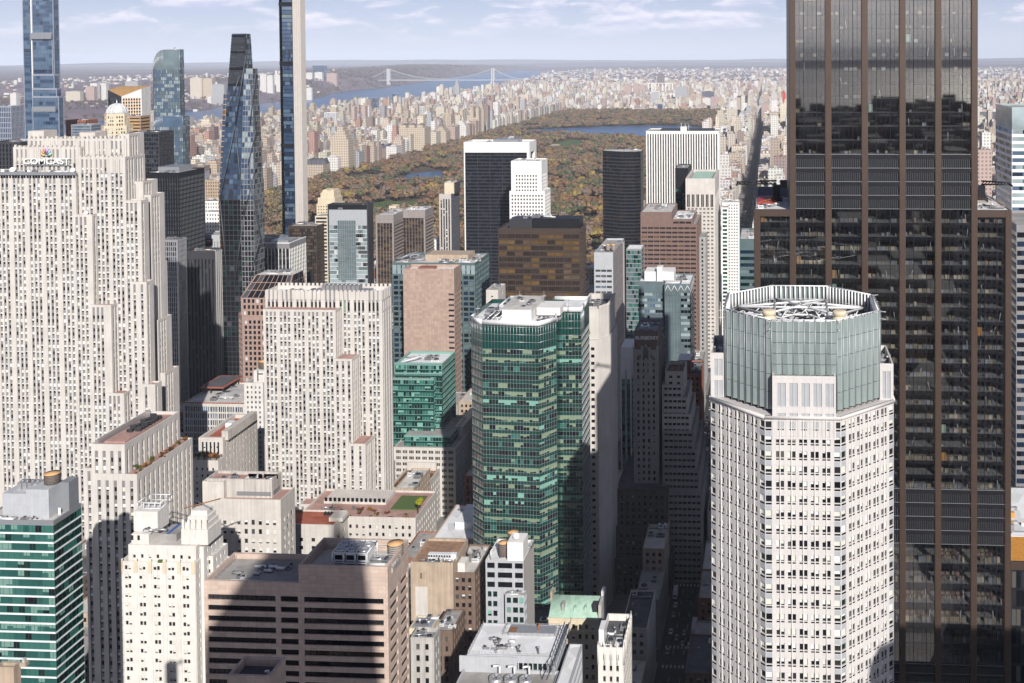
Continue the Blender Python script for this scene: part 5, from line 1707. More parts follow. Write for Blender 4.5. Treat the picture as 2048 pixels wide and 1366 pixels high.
# white hotel with the wooden tank
b = Bld('white_hotel', 'narrow white tower beside the crowned limestone tower, wooden tank on top', 655, 488, 526, 766, 26)
WH = wall(wall='pale_stone', bay=3.0, ufrac=.42, fl=3.2, win=(.3, .8), mode='h', glass=[('glass_dark', 3), ('glass_grey', 2)], blind=('blind_grey', .4))
b.tower(WH, roofm='roof_grey')
b.P.get('penthouse').box(b.X(497), b.X(524), b.y0 + 4, b.y0 + 16, b.h - 1, b.Z(741, 510, 659), 'pale_stone')
zt = b.Z(741, 510, 659)
b.P.get('pipe_frame').bar((b.X(506), b.y0 + 3.6, b.h), (b.X(506), b.y0 + 3.6, zt), .5, 'dark_metal').bar((b.X(506), b.y0 + 3.6, zt - 2), (b.X(516), b.y0 + 3.6, zt - 2), .5, 'dark_metal')
gear(b.P, b.x0, b.x1, b.y0, b.y1, b.h - 1, 5, 6)
b.done()
water_tank(b.X(511), b.y0 + 10, zt, (b.X(523) - b.X(499)) / 2, 4.2, 'wooden water tank with orange lid atop the narrow white tower', legs=.5, cone=.2)

# pink granite tower with glass hipped crown
b = Bld('hipped_tower', 'rose granite tower with faceted glass hips under a flat top', 770, 466, 560, 632, 40)
PG = wall(wall='rose_granite', bay=3.4, ufrac=.58, fl=4.0, win=(.2, .85), depth=.5, mode='v', glass=[('glass_dark', 6), ('glass_brown', 2), ('glass_white', .4)], top=3, margin=1.2)
cut = b.x0 + 7
pl = [(cut, b.y0), (b.x1, b.y0), (b.x1, b.y1), (b.x0, b.y1), (b.x0, b.y0 + 8)]
for i in range(5):
 facade(b.P, pl[i], pl[(i + 1) % 5], 0, b.h, PG if i in (0, 4) else dict(BL, wall='rose_granite'), (0, i))
roof(b.P, pl, b.h, 'roof_pink', 'rose_granite', 1, .5)
zm, zt = b.Z(598, 500), b.Z(556, 520)
up_ = [(b.X(476), b.y0 + 3), (b.x1 + 4, b.y0 + 3), (b.x1 + 4, b.y1 - 4), (b.X(476), b.y1 - 4)]
tower(b.P, up_, b.h - 1.2, zm, dict(PG, top=.1, mode='v', part='upper_strip'), cap=False, key=3)
tp = [(b.X(497), b.y0 + 12), (b.X(570), b.y0 + 12), (b.X(570), b.y1 - 10), (b.X(497), b.y1 - 10)]
hp = b.P.get('glass_hip')
for i in range(4):
 j = (i + 1) % 4
 gridface(hp, [(*up_[i], zm), (*up_[j], zm), (*tp[j], zt), (*tp[i], zt)], 8 if i % 2 == 0 else 6, 3, [('glass_dark', 4), ('glass_grey', 3), ('glass_brown', 2)], 'rose_granite', .5, seed=i)
b.P.get('flat_top').mesh([(*p, zt) for p in tp], [(0, 1, 2, 3)], 'roof_pale')
for i in range(4):
 b.P.get('hip_rib', i).bar((*up_[i], zm), (*tp[i], zt), .9, 'rose_granite')
gear(b.P, tp[0][0], tp[1][0], tp[0][1], tp[2][1], zt, 10, 3)
b.done()

# ================================================================ middle of the picture
# pink granite windowless tower
b = Bld('pink_granite_tower', 'blank pink granite tower with ribbon windows wrapping its right edge', 800, 806, 908, 538, 18)
PK = wall(wall='pink_granite', spans=[(.885, .998)], fl=4.15, win=(.35, .72), depth=.4, mode='h', glass=[('glass_dark', 5), ('glass_grey', 2)], top=18, bot=2)
PE = dict(PK, spans=[(.02, .98)], mull=(10, .12, .2, 'pink_granite'))
b.tower(PK, roofm='roof_white', ph=2.5, pw=.8, specs={1: PE})
b.P.get('roof_cabin').box(b.X(830), b.X(862), b.y0 + 6, b.y0 + 14, b.h - 2.4, b.h - .3, 'brick_red')
b.done()
# teal gridded glass block behind it
b = Bld('teal_grid_block', 'broad block of square teal framed windows behind the pink granite tower', 850, 784, 950, 526, 44)
TG = wall(wall='spandrel_steel', bay=4.8, ufrac=.80, fl=4.3, win=(.2, .86), depth=.7, rs=.15, span='spandrel_steel', mode='h', glass=[('glass_navy', 4), ('glass_dark', 3), ('glass_steel', 2)], top=1.6, margin=.6, spanin=False)
b.tower(TG, roofm='roof_pale', ph=1.2, specs={1: dict(TG, glass=[('glass_steel', 2), ('glass_navy', 2), ('glass_steel_pale', 1)])})
mb = b.P.get('top_glazing')
for k in range(18):
 x = b.x0 + (b.x1 - b.x0) * k / 18
 mb.box(x + .5, x + (b.x1 - b.x0) / 18 - .3, b.y0 - .04, b.y0 - .01, b.h - 9.5, b.h - 2, 'glass_steel_pale')
b.P.get('penthouse').box(b.X(838), b.X(925), b.y0 + 16, b.y1 - 8, b.h - 1.2, b.h + 3.6, 'brick_tan')
gear(b.P, b.x0, b.X(836), b.y0 + 2, b.y1 - 3, b.h - 1.2, 14, 61)
gear(b.P, b.X(840), b.x1, b.y0 + 2, b.y0 + 15, b.h - 1.2, 16, 62)
gear(b.P, b.X(925), b.x1, b.y0 + 4, b.y1, b.h - 1.2, 8, 63)
b.P.get('crane_arm').bar((b.X(786), b.y0 + 10, b.h + 1), (b.X(818), b.y0 + 20, b.h + 5), 1.2, 'grey_metal')
b.done()
# green glass stepped block over a stone base
b = Bld('green_glass_block', 'stepped green glass block above a limestone base, left of the pink granite tower', 690, 790, 884, 728, 30)
GG = wall(wall='spandrel_green', bay=1.9, fl=4.0, depth=.25, win=(.32, 1), span='spandrel_green', margin=.4, top=1.2, topm='pale_green_metal', runs=.55, glass=[('glass_teal', 4), ('glass_mint', 1), ('glass_green_dark', 4)],
   blind=('blind_mint', .22), mull=(1, .12, .15, 'pale_green_metal'), mullends=True, hline=[(.3, .25, .1, 'pale_green_metal')], spanin=False)
b.tower(GG, roofm='roof_white', ph=1.8, specs={1: dict(GG, blind=None, glass=[('glass_green_dark', 3), ('glass_teal', 2)])})
zk = b.Z(757, 830, 686)
tower(b.P, rect(b.X(780, 686), b.X(864, 686), 686, 716), 0, zk, GG, 'roof_grey', .8, .4, 2, True, {2: dict(BL, wall='spandrel_green')})
b.P.get('head_frame').box(b.x0 - .2, b.x1 + .2, b.y0 - .5, b.y0 - .02, b.Z(748, 830), b.Z(745, 830), 'pale_green_metal').box(b.x0 - .2, b.x1 + .2, b.y0 - .5, b.y0 - .02, b.Z(728, 830), b.Z(725, 830), 'pale_green_metal')
for k in range(5):
 x = b.x0 + (b.x1 - b.x0) * k / 4
 b.P.get('head_frame').box(x - .2, x + .2, b.y0 - .6, b.y0 - .51, b.Z(748, 830), b.Z(725, 830), 'pale_green_metal')
b.P.get('crane_arm').bar((b.X(800), b.y0 + 4, b.h), (b.X(830), b.y0 + 12, b.h + 2), .8, 'white_metal')
gear(b.P, b.x0, b.x1, b.y0 + 2, b.y1 - 2, b.h - 1.8, 8, 3)
zl, zs = b.Z(871, 850, 676), b.Z(893, 850, 674)
tower(b.P, rect(b.X(804, 676), b.X(896, 676), 676, 712), 0, zl, GG, 'roof_grey', .6, .4, 3, True, {2: dict(BL, wall='spandrel_green')})
SB = wall(wall='limestone', bay=4.4, ufrac=.7, fl=3.9, win=(.3, .8), mode='h', glass=[('glass_dark', 4), ('glass_grey', 2)], mull=(3, .2, .2, 'limestone'), top=1.2)
tower(b.P, rect(b.X(782, 672), b.X(906, 672), 672, 735), 0, zs, SB, 'roof_grey', .8, .5, 4, True, {1: dict(SB, bay=3.4, ufrac=.5, mull=None), 2: dict(BL, wall='limestone')})
b.P.get('attic').box(b.X(900, 690), b.X(918, 690), 695, 733, zs - 1, zs + 6, 'limestone')
b.done()

# bronze glass block
b = Bld('bronze_glass_block', 'black bronze block with amber tinted windows and dark penthouse', 760, 996, 1160, 457, 25)
OL = wall(wall='brown_metal', bay=5.8, ufrac=.91, fl=4.35, win=(.30, .98), depth=.4, span='brown_metal', mode='h', glass=[('glass_amber', 4.5), ('glass_brown', 7), ('glass_bronze', 2)], mull=(4, .12, .15, 'brown_metal'), top=4.5, margin=.4, runs=.4, spanin=False)
b.tower(OL, roofm='roof_dark', ph=1.2, specs={1: OL})
b.P.get('penthouse').box(b.X(1016), b.X(1062), b.y0 + 4, b.y1 - 4, b.h - 1, b.Z(441, 1040), 'dark_metal').box(b.X(1062) + .1, b.X(1156), b.y0 + 6, b.y1 - 3, b.h - 1, b.Z(440, 1100), 'black_metal')
gear(b.P, b.X(1018), b.X(1110), b.y0 + 8, b.y1 - 5, b.Z(440, 1060), 10, 7)
b.done()
simple('stone_slab', 'small white stone slab between the teal block and the bronze block', 700, 972, 996, 580, 20, wall(wall='limestone_warm', bay=20, fl=5, ufrac=.2, win=(.3, .5), mode='h'), 'roof_grey', 3, 3)
simple('stone_slab', 'small cream block with green roof cabin left of the tank topped slab', 880, 1173, 1189, 580, 16, wall(wall='limestone_warm', bay=4, fl=4, ufrac=.3), 'roof_grey', 0)
# grey slab with two tanks
b = Bld('tank_topped_slab', 'grey panel slab with blank brown side and two small roof tanks', 790, 1188, 1226, 505, 62)
GP = wall(wall='grey_panel', bay=5.0, ufrac=.86, fl=4.15, win=(.3, .72), depth=.3, mode='h', glass=[('glass_dark', 4), ('glass_blue_pale', 3), ('glass_grey', 2)], mull=(5, .12, .15, 'aluminium'), top=12, margin=.8, runs=.4)
b.tower(GP, roofm='roof_grey', ph=1.4, specs={1: dict(BL, wall='grey_brown_panel')})
for k in range(16):
 z = 10 + k * 8.3
 b.P.get('panel_joint').box(b.x1 + .005, b.x1 + .12, b.y0 + 1, b.y1 - 9, z, z + .15, 'aluminium')
b.P.get('edge_strip').box(b.x1 + .01, b.x1 + .3, b.y1 - 8, b.y1 - 1, 0, b.h - 2, 'concrete_rib')
gear(b.P, b.x0, b.x1, b.y0 + 6, b.y1 - 4, b.h - 1.4, 9, 5)
b.done()
for k, px in enumerate((1211, 1222)):
 water_tank(b.X(px), b.y0 + 12, b.h - 1.4, 1.75, 4.0, ['left', 'right'][k] + ' one of two small tanks on the grey panel slab', 'tank_wood_pale', 1.0, .5)
simple('glass_slice', 'narrow green glass slice left of the red granite block', 900, 1252, 1283, 498, 20, wall(wall='aluminium', bay=1.6, fl=3.8, win=(.2, 1), glass=[('glass_teal', 2), ('glass_steel', 3), ('glass_green_dark', 2)], margin=.2, depth=.15), 'roof_white', 0)
# red granite ribbon block
b = Bld('red_granite_block', 'red brown granite block of ribbon windows with stepped roof', 930, 1281, 1394, 449, 60)
RG = wall(wall='red_granite', bay=5.6, ufrac=.86, fl=4.0, win=(.3, .72), depth=.5, mode='h', glass=[('glass_dark', 5), ('glass_brown', 3), ('glass_amber', .6)], mull=(4, .12, .2, 'red_granite'), top=1.5, margin=.8)
b.tower(RG, roofm='roof_grey', ph=.8, specs={1: dict(RG, bay=4)})
z2, z3 = b.Z(424, 1310), b.Z(438, 1365)
tower(b.P, rect(b.x0 + .02, b.X(1344), b.y0 + .03, b.y1 - 4), b.h - .9, z2, dict(BL, wall='red_granite'), 'roof_pale', 1.0, .5, 2)
tower(b.P, rect(b.X(1344) + .05, b.X(1385), b.y0 + .05, b.y1 - 6), b.h - .9, z3, dict(RG, top=1.0, bot=.2, fl=5), 'roof_white', 1.0, .5, 3)
gear(b.P, b.x0, b.X(1344), b.y0 + 3, b.y1 - 8, z2 - 1, 9, 4)
gear(b.P, b.X(1346), b.X(1384), b.y0 + 3, b.y1 - 8, z3 - 1, 9, 5)
b.done()
simple('grey_slab', 'thin grey slab right of the red granite block', 960, 1398, 1411, 474, 30, wall(wall='grey_stone', bay=3, ufrac=.4, fl=3.8), 'roof_grey', 0)
# pale blue green glass block
b = Bld('sea_glass_block', 'pale blue green glass block in two planes with white rooftop plant', 740, 1277, 1327, 563, 36)
SG = wall(wall='spandrel_steel', bay=2.0, fl=4.1, depth=.2, win=(.45, .95), span='glass_steel', margin=.2, top=8, topm='glass_steel', runs=.6, glass=[('glass_steel_pale', 4), ('glass_dark', 2), ('glass_blue_pale', 2), ('glass_steel', 2)], spanin=False,
   mull=(1, .1, .12, 'aluminium'), mullends=True)
b.tower(SG, roofm='roof_white', ph=1.0)
xa, xb, y_ = b.X(1328.5, 735), b.X(1381, 735), 735
z_ = b.Z(568, 1350, 735)
SG2 = dict(SG, win=(.05, .95), glass=[('glass_steel', 1)], mode='h', part='glass_screen', blind=None)
xm = b.X(1360, 735)
tower(b.P, rect(xa, xm, y_, 770), 0, z_, SG2, 'roof_white', 1, .4, 2, True, {1: dict(BL, wall='glass_steel'), 2: dict(BL, wall='spandrel_steel')})
tower(b.P, rect(xm + .05, xb, y_ + .3, 770), 0, z_ - .1, dict(SG, top=6, glass=[('glass_steel_pale', 4), ('glass_dark', 4), ('glass_steel', 1)], runs=.2), 'roof_white', 1, .4, 3)
tr = b.P.get('roof_truss')
for k in range(4):
 x = xa + (xb - xa) * k / 4; x2 = xa + (xb - xa) * (k + 1) / 4; xm_ = (x + x2) / 2
 tr.bar((x, y_ - .25, z_ - 5.5), (xm_, y_ - .25, z_ - 1), .35, 'white_metal').bar((xm_, y_ - .25, z_ - 1), (x2, y_ - .25, z_ - 5.5), .35, 'white_metal')
b.P.get('penthouse').box(b.X(1286), b.X(1345), b.y0 + 8, b.y0 + 24, b.h - 1, b.Z(548, 1320), 'white_panel').box(b.X(1312), b.X(1323), b.y0 + 5, b.y0 + 12, b.h - 1, b.Z(537, 1318), 'white_panel')
b.P.get('mast', 0).bar((b.X(1317), b.y0 + 8, b.h), (b.X(1317), b.y0 + 8, b.Z(521, 1317)), .3, 'grey_metal')
gear(b.P, b.X(1330), b.X(1380), 738, 766, z_ - 1, 8, 3)
b.done()

# art deco shaft with the shop name
b = Bld('deco_shaft', 'shadowed art deco stone shaft with gabled top and raised roof lettering', 600, 1266, 1317, 700, 34)
DS = wall(wall='canyon_shade_stone', bay=2.9, ufrac=.42, fl=3.7, win=(.2, .78), depth=.4, mode='w', glass=[('glass_dark', 5), ('glass_grey', 2), ('glass_blue', .6)], top=3, margin=1.4, blind=('blind_grey', .15))
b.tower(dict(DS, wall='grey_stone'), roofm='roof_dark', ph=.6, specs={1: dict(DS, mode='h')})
zt = b.Z(663, 1290)
tower(b.P, rect(b.x0 + .6, b.x1 - .8, b.y0 + 1.2, b.y1 - 8), b.h - .7, zt, dict(BL, wall='brick_brown'), 'roof_blue', 1.0, .5, 3)
gb = b.P.get('gable')
cxg = (b.x0 + b.x1) / 2; z1_, z2_ = b.Z(716, 1290), b.Z(690, 1290)
w_ = (b.x1 - b.x0) * .30
gb.mesh([(cxg - w_, b.y0 - .3, z1_), (cxg + w_, b.y0 - .3, z1_), (cxg, b.y0 - .3, z2_), (cxg - w_, b.y0 + 4, z1_), (cxg + w_, b.y0 + 4, z1_), (cxg, b.y0 + 4, z2_)],
  [(0, 1, 2), (1, 4, 5, 2), (3, 0, 2, 5), (0, 3, 4, 1)], 'canyon_shade_stone')
gb.bar((cxg - w_ * 1.1, b.y0 - .4, z1_ - .3), (cxg, b.y0 - .4, z2_ + .2), .5, 'grey_stone').bar((cxg + w_ * 1.1, b.y0 - .4, z1_ - .3), (cxg, b.y0 - .4, z2_ + .2), .5, 'grey_stone')
text_part(None, b.root, 'lettering', 'BURBERRY', b.X(1292), b.y0 + .9, b.Z(680, 1292), 3.0, 'letter_white', .25, b.X(1315) - b.X(1269))
for k in range(4):
 b.P.get('pylon', k).box(b.x0 + (b.x1 - b.x0) * k / 3.3, b.x0 + (b.x1 - b.x0) * k / 3.3 + 1.2, b.y0 - .5, b.y0 - .02, b.h - 14, b.h + 1.5 + (k % 2), 'grey_stone')
gear(b.P, b.x0 + 1, b.x1 - 1, b.y0 + 3, b.y1 - 10, zt - 1, 9, 6)
for k, (pa, pb, yt, y_) in enumerate(((1229, 1332, 978, 590), (1227, 1336, 1056, 584), (1222, 1340, 1118, 578))):
 z_ = b.Z(yt, 1280, y_)
 tower(b.P, rect(b.X(pa, y_), b.X(pb, y_), y_, b.y1 + 10 - k), 0, z_, dict(DS, bay=3.4, mode='h'), 'roof_dark', .8, .5, 10 + k, True, {2: dict(BL, wall='canyon_shade_stone')})
b.done()
# slim white and green slice
b = Bld('slim_glass_slice', 'very slim white slice with green glass strips left of the deco shaft', 640, 1241, 1262, 720, 26)
sl_ = wall(wall='white_panel', spans=[(.10, .42), (.58, .90)], fl=3.6, win=(.1, .9), depth=.3, span='spandrel_teal', mode='v', glass=[('glass_teal', 3), ('glass_green_dark', 2), ('glass_mint', 1)], top=12, margin=1)
b.tower(sl_, roofm='roof_white')
b.P.get('cap_box').box(b.x0 + .1, b.x1 + .2, b.y0 + 1.4, b.y1 - 5, b.h - 1, b.Z(696, 1252), 'white_panel')
b.P.get('front_spine').box((b.x0 + b.x1) / 2 - .35, (b.x0 + b.x1) / 2 + .35, b.y0 - .5, b.y0 - .02, 0, b.h - 6, 'concrete_rib')
b.done()
# white limestone tower with one column of windows
b = Bld('pale_stone_tower', 'pale limestone tower with one column of dark windows beside the angular green tower', 560, 1160, 1197, 615, 34)
W1 = wall(wall='limestone', spans=[(.08, .22), (.60, .80)], fl=4.0, win=(.3, .75), depth=.6, mode='w', glass=[('glass_dark', 1)], top=3)
ch = 5.0
pl = [(b.x0, b.y0), (b.x1 - .5, b.y0), (b.x1 + ch, b.y0 + 9), (b.x1 + ch, b.y1), (b.x0, b.y1)]
zs = b.Z(680, 1180)
for i in range(5):
 facade(b.P, pl[i], pl[(i + 1) % 5], 0, zs, W1 if i == 0 else dict(BL, wall='limestone'), (0, i))
pu = [(b.x0, b.y0 + 1.5), (b.x1 - .4, b.y0 + 1.5), (b.x1 + ch - 1, b.y0 + 10), (b.x1 + ch - 1, b.y1 - 1), (b.x0, b.y1 - 1)]
for i in range(5):
 facade(b.P, pu[i], pu[(i + 1) % 5], zs - .5, b.h, dict(BL, wall='limestone'), (1, i))
b.P.get('ledge').mesh([(*p, zs) for p in pl], [list(range(5))], 'limestone_stain')
roof(b.P, pu, b.h, 'roof_dark', 'limestone', 3.0, .8)
co = b.P.get('cornice')
for i in range(5):
 p, q = pu[i], pu[(i + 1) % 5]
 L = math.dist(p, q)
 for k in np.arange(0, L, 1.2) / L:
  x, y = p[0] + (q[0] - p[0]) * k, p[1] + (q[1] - p[1]) * k
  co.box(x - .3, x + .3, y - .3, y + .3, b.h - .9, b.h + .3, 'limestone_warm')
gear(b.P, b.x0 + 1, b.x1, b.y0 + 6, b.y1 - 3, b.h - 3, 6, 3)
b.done()
CON = (b.X(1176), b.y0 + .9, zs)
# beige stepped block on the avenue
b = Bld('stepped_block', 'sunlit beige block with open roof frame, stepping down along the avenue', 615, 1330, 1368, 743, 22)
SP_ = wall(wall='limestone', bay=4, ufrac=.4, fl=3.7, win=(.3, .75), mode='h')
b.tower(SP_, roofm='roof_brown', ph=2.2, pw=.4, h=b.Z(743, 1350))
fm = b.P.get('roof_frame')
for k in range(3):
 x = b.x0 + (b.x1 - b.x0) * (.2 + .3 * k)
 fm.bar((x, b.y0 + 2, b.h + .6), (x, b.y1 - 2, b.h + .6), .4, 'dark_metal')
fm.bar((b.x0 + 2, b.y0 + 8, b.h + .6), (b.x1 - 2, b.y0 + 12, b.h + .6), .4, 'dark_metal')
for k, (pb, yt) in enumerate(((1364, 770), (1374, 795), (1380, 828), (1386, 862), (1392, 900), (1397, 940), (1402, 985))):
 y_ = 612 - 3.0 * k
 tower(b.P, rect(b.X(1322, y_), b.X(pb, y_), y_, 640 + 3 * k), 0, b.Z(yt, 1350, y_), wall(wall='limestone' if k < 3 else 'grey_stone', bay=2.6, ufrac=.8, fl=3.7, win=(.45, .85), mode='h', top=1.0), 'roof_grey', .8, .3, 2 + k, True, {2: dict(BL, wall='grey_stone')})
b.done()
b = Bld('brick_cabin', 'brick tower head with white hipped cap behind the stepped block', 665, 1357, 1380, 720, 14)
b.tower(wall(wall='brick_red', bay=4, ufrac=.3, fl=5), roofm='roof_white', cap=False)
c_ = ((b.x0 + b.x1) / 2, (b.y0 + b.y1) / 2, b.h + 2.0)
V = [(b.x0 - .4, b.y0 - .4, b.h), (b.x1 + .4, b.y0 - .4, b.h), (b.x1 + .4, b.y1 + .4, b.h), (b.x0 - .4, b.y1 + .4, b.h), c_]
b.P.get('cap').mesh(V, [(0, 1, 4), (1, 2, 4), (2, 3, 4), (3, 0, 4)], 'white_panel')
b.done()
simple('brick_block', 'dark red brick block in shadow beside the avenue', 660, 1368, 1402, 748, 30, wall(wall='brick_red', bay=3.2, ufrac=.45, fl=3.6, win=(.25, .75)), 'roof_dark', 8, 6)

# ================================================================ the angular green glass tower
GZ = 180.0
pa = lambda px, py: atz(px, py, GZ)[:2]
A0, B0, C0, D0 = pa(942, 632), pa(963.7, 640), pa(1076, 643), pa(1112, 634)
t = thing('green_glass_tower', 'angular emerald glass tower with banded floors and white plant roof', 'building', ((A0[0] + D0[0]) / 2, B0[1] + 20, 0))
P = Parts(t)
FOOT.append((A0[0], -85, B0[1], B0[1] + 50))
yb = B0[1] + 46
polyA = [A0, B0, C0, D0, (D0[0] - 1.5, D0[1] + 6), (D0[0] - 3, yb - 4), (A0[0] + 1, yb - 4), (A0[0], A0[1] + 8)]
GT_ = wall(wall='spandrel_green', bay=1.52, fl=4.0, depth=.16, rs=.05, win=(.42, 1.0), span='spandrel_green', margin=.1, top=13.5, topm='spandrel_green', runs=.62,
   glass=[('glass_green_dark', 5), ('glass_dark', 2), ('glass_teal', 1)], blind=(['blind_olive', 'blind_mint', 'blind_olive', 'blind_olive', 'blind_olive'], .6), byfloor=[.05, .1, .35, .6, .85, .95], mull=(1, .09, .13, 'aluminium'), mullends=True, hline=[(.0, .09, .03, 'aluminium'), (.42, .09, .03, 'aluminium')], spanin=False, minL=1.5)
GSd = dict(GT_, byfloor=None, blind=('blind_olive', .15), glass=[('glass_green_dark', 3), ('glass_brown', 3), ('glass_bronze', 2), ('glass_dark', 2)])
for i in range(len(polyA)):
 j = (i + 1) % len(polyA)
 facade(P, polyA[i], polyA[j], 0, GZ, (GSd if i in (0, 7) else GT_) if i < 4 or i == 7 else dict(BL, wall='spandrel_green'), (0, i))
E0, F0, G0 = pa(1105, 616), pa(1162.5, 616), pa(1168, 608)
polyB = [(D0[0] - 9, E0[1]), E0, F0, (G0[0], G0[1]), (G0[0], yb + 2), (D0[0] - 9, yb + 2)]
for i in range(len(polyB)):
 j = (i + 1) % len(polyB)
 facade(P, polyB[i], polyB[j], 0, GZ + .3, GT_ if i in (1, 2, 3) else dict(BL, wall='spandrel_green'), (1, i))
H0 = pa(999, 613); H1 = pa(1012, 613)
polyC = [H0, (H1[0] + 14, H1[1]), (H1[0] + 14, yb + 1), (H0[0], yb + 1)]
for i in range(4):
 facade(P, polyC[i], polyC[(i + 1) % 4], 0, GZ + .5, dict(BL, wall='spandrel_green') if i else GT_, (2, i))
# top mullions on the blank head
hd = P.get('head_grid')
for poly, es in ((polyA, (0, 1, 2)), (polyB, (1, 2))):
 for i in es:
  p, q = np.array(poly[i]), np.array(poly[i + 1]); L = np.linalg.norm(q - p); u = (q - p) / L; n_ = np.array([u[1], -u[0]])
  for k in range(int(L / 1.52) + 1):
   x = p + u * min(k * 1.52, L) + n_ * .05
   hd.bar((*x, GZ - 13.5), (*x, GZ - .2), .12, 'aluminium')
  for z in (GZ - 13.4, GZ - 9.9, GZ - 6.4, GZ - 2.9, GZ - .1):
   a_, b_ = p + n_ * .06, q + n_ * .06
   hd.bar((*a_, z), (*b_, z), .13, 'aluminium')
for k, (poly, dz) in enumerate(((polyA, 0), (polyB, .3), (polyC, .5))):
 z = GZ + dz
 P.get('roof', k).mesh([(*p, z - 2.2) for p in poly], [list(range(len(poly)))], 'roof_white')
 for i in range(len(poly)):
  p, q = poly[i], poly[(i + 1) % len(poly)]
  if (k == 0 and i in (0, 1, 2, 3, 7)) or (k == 1 and i in (1, 2, 3, 4)) or (k == 2 and i in (0, 2, 3)):
   P.get('parapet', (k, i)).bar((*p, z - 1.0), (*q, z - 1.0), .5, 'white_metal', 2.2)
cx_ = A0[0]
P.get('plant_house', 0).box(cx_ + 15, cx_ + 29, B0[1] + 7, B0[1] + 34, GZ - 2.2, GZ + 3.4, 'white_panel').box(cx_ + 14.6, cx_ + 29.4, B0[1] + 6.6, B0[1] + 34.4, GZ + 3.4, GZ + 3.7, 'roof_pale')
P.get('plant_house', 1).box(cx_ + 29.5, cx_ + 41, B0[1] + 16, B0[1] + 30, GZ - 1.5, GZ + 2.2, 'white_panel')
gear(P, cx_ + 4, cx_ + 15, B0[1] + 4, B0[1] + 40, GZ - 2.2, 30, 33, 1.0)
gear(P, cx_ + 29, cx_ + 43, B0[1] + 4, B0[1] + 15, GZ - 2.2, 12, 35, .6)
gear(P, cx_ + 15, cx_ + 29, B0[1] + 8, B0[1] + 33, GZ + 3.7, 6, 34, .5)
for k in range(9):
 P.get('pipe_run', k).bar((cx_ + 8 + k * .9, B0[1] + 4, GZ - 1 + (k % 3) * .9), (cx_ + 9 + k * .9, B0[1] + 16 + k, GZ - .6 + (k % 3) * .9), .35, 'white_metal')
for k, (dx, dy, hh) in enumerate(((4, 5, 6), (18, 30, 7), (31, 26, 8), (44, 22, 5), (24, 8, 4))):
 P.get('antenna', k).bar((cx_ + dx, B0[1] + dy, GZ - 1), (cx_ + dx, B0[1] + dy, GZ + hh), .2, 'grey_metal').bar((cx_ + dx - 1, B0[1] + dy, GZ + hh * .7), (cx_ + dx + 1, B0[1] + dy, GZ + hh * .7), .15, 'white_metal')
P.build()
# ================================================================ nearest row
# brown granite office block
b = Bld('brown_granite_office', 'brown granite office block of black ribbon windows with two roof levels, half in shadow', 296, 407, 775, 1134, 17.5)
xs = b.X(597, py=1150)
hl_, hr_ = b.Z(1163, 500), b.Z(1132, 690)
L = b.x1 - b.x0
fx = lambda p: (b.X(p, py=1200) - b.x0) / L
zw = b.Z(1181, 500)
RI = wall(wall='brown_granite', fl=3.17, win=(.04, .56), depth=.5, mode='h', glass=[('glass_dark', 6), ('glass_brown', 2), ('glass_room', .5)], top=.02, bot=0, mull=(14, .09, .12, 'black_metal'), part='ribbon_window')
RE = dict(RI, spans=[(.10, .46), (.60, .95)], mull=(6, .09, .12, 'black_metal'))
zR = zw + .5 * 0
low = rect(b.x0, b.x1, b.y0, b.y1)
facade(b.P, low[0], low[1], 0, zw, dict(RI, spans=[(fx(415.5), fx(551)), (fx(561), fx(596)), (fx(607.5), fx(767))]), (0, 0))
facade(b.P, low[1], low[2], 0, zw, RE, (0, 1))
facade(b.P, low[2], low[3], 0, zw, dict(BL, wall='brown_granite'), (0, 2)); facade(b.P, low[3], low[0], 0, zw, dict(BL, wall='brown_granite'), (0, 3))
for i, (p, q, hh) in enumerate((((b.x0, b.y0), (xs, b.y0), hl_), ((xs, b.y0), (b.x1, b.y0), hr_), ((b.x1, b.y0), (b.x1, b.y1), hr_), ((b.x1, b.y1), (xs, b.y1), hr_), ((xs, b.y1), (b.x0, b.y1), hl_), ((b.x0, b.y1), (b.x0, b.y0), hl_))):
 b.P.get('upper_wall').quads([[(*p, zw), (*q, zw), (*q, hh), (*p, hh)]], 'brown_granite')
b.P.get('upper_wall').quads([[(xs, b.y1, hl_ - 1), (xs, b.y0, hl_ - 1), (xs, b.y0, hr_), (xs, b.y1, hr_)]], 'brown_granite')
roof(b.P, rect(b.x0, xs, b.y0, b.y1), hl_, 'roof_grey', 'brown_granite', 1.6, .8, 'lower_roof')
roof(b.P, rect(xs, b.x1, b.y0, b.y1), hr_, 'roof_pale', 'brown_granite', 3.2, .8, 'upper_roof')
zr = hr_ - 3.2
ct = b.P.get('cooling_frame')
X0, X1 = b.X(641), b.X(712)
for k in range(4):
 x = X0 + (X1 - X0) * k / 3
 ct.bar((x, b.y0 + 5, zr), (x, b.y0 + 5, zr + 4.6), .3, 'white_metal'); ct.bar((x, b.y0 + 13, zr), (x, b.y0 + 13, zr + 4.6), .3, 'white_metal'); ct.bar((x, b.y0 + 5, zr + 4.6), (x, b.y0 + 13, zr + 4.6), .3, 'white_metal')
for z in (zr + 1.6, zr + 4.6):
 ct.bar((X0, b.y0 + 5, z), (X1, b.y0 + 5, z), .3, 'white_metal'); ct.bar((X0, b.y0 + 13, z), (X1, b.y0 + 13, z), .3, 'white_metal')
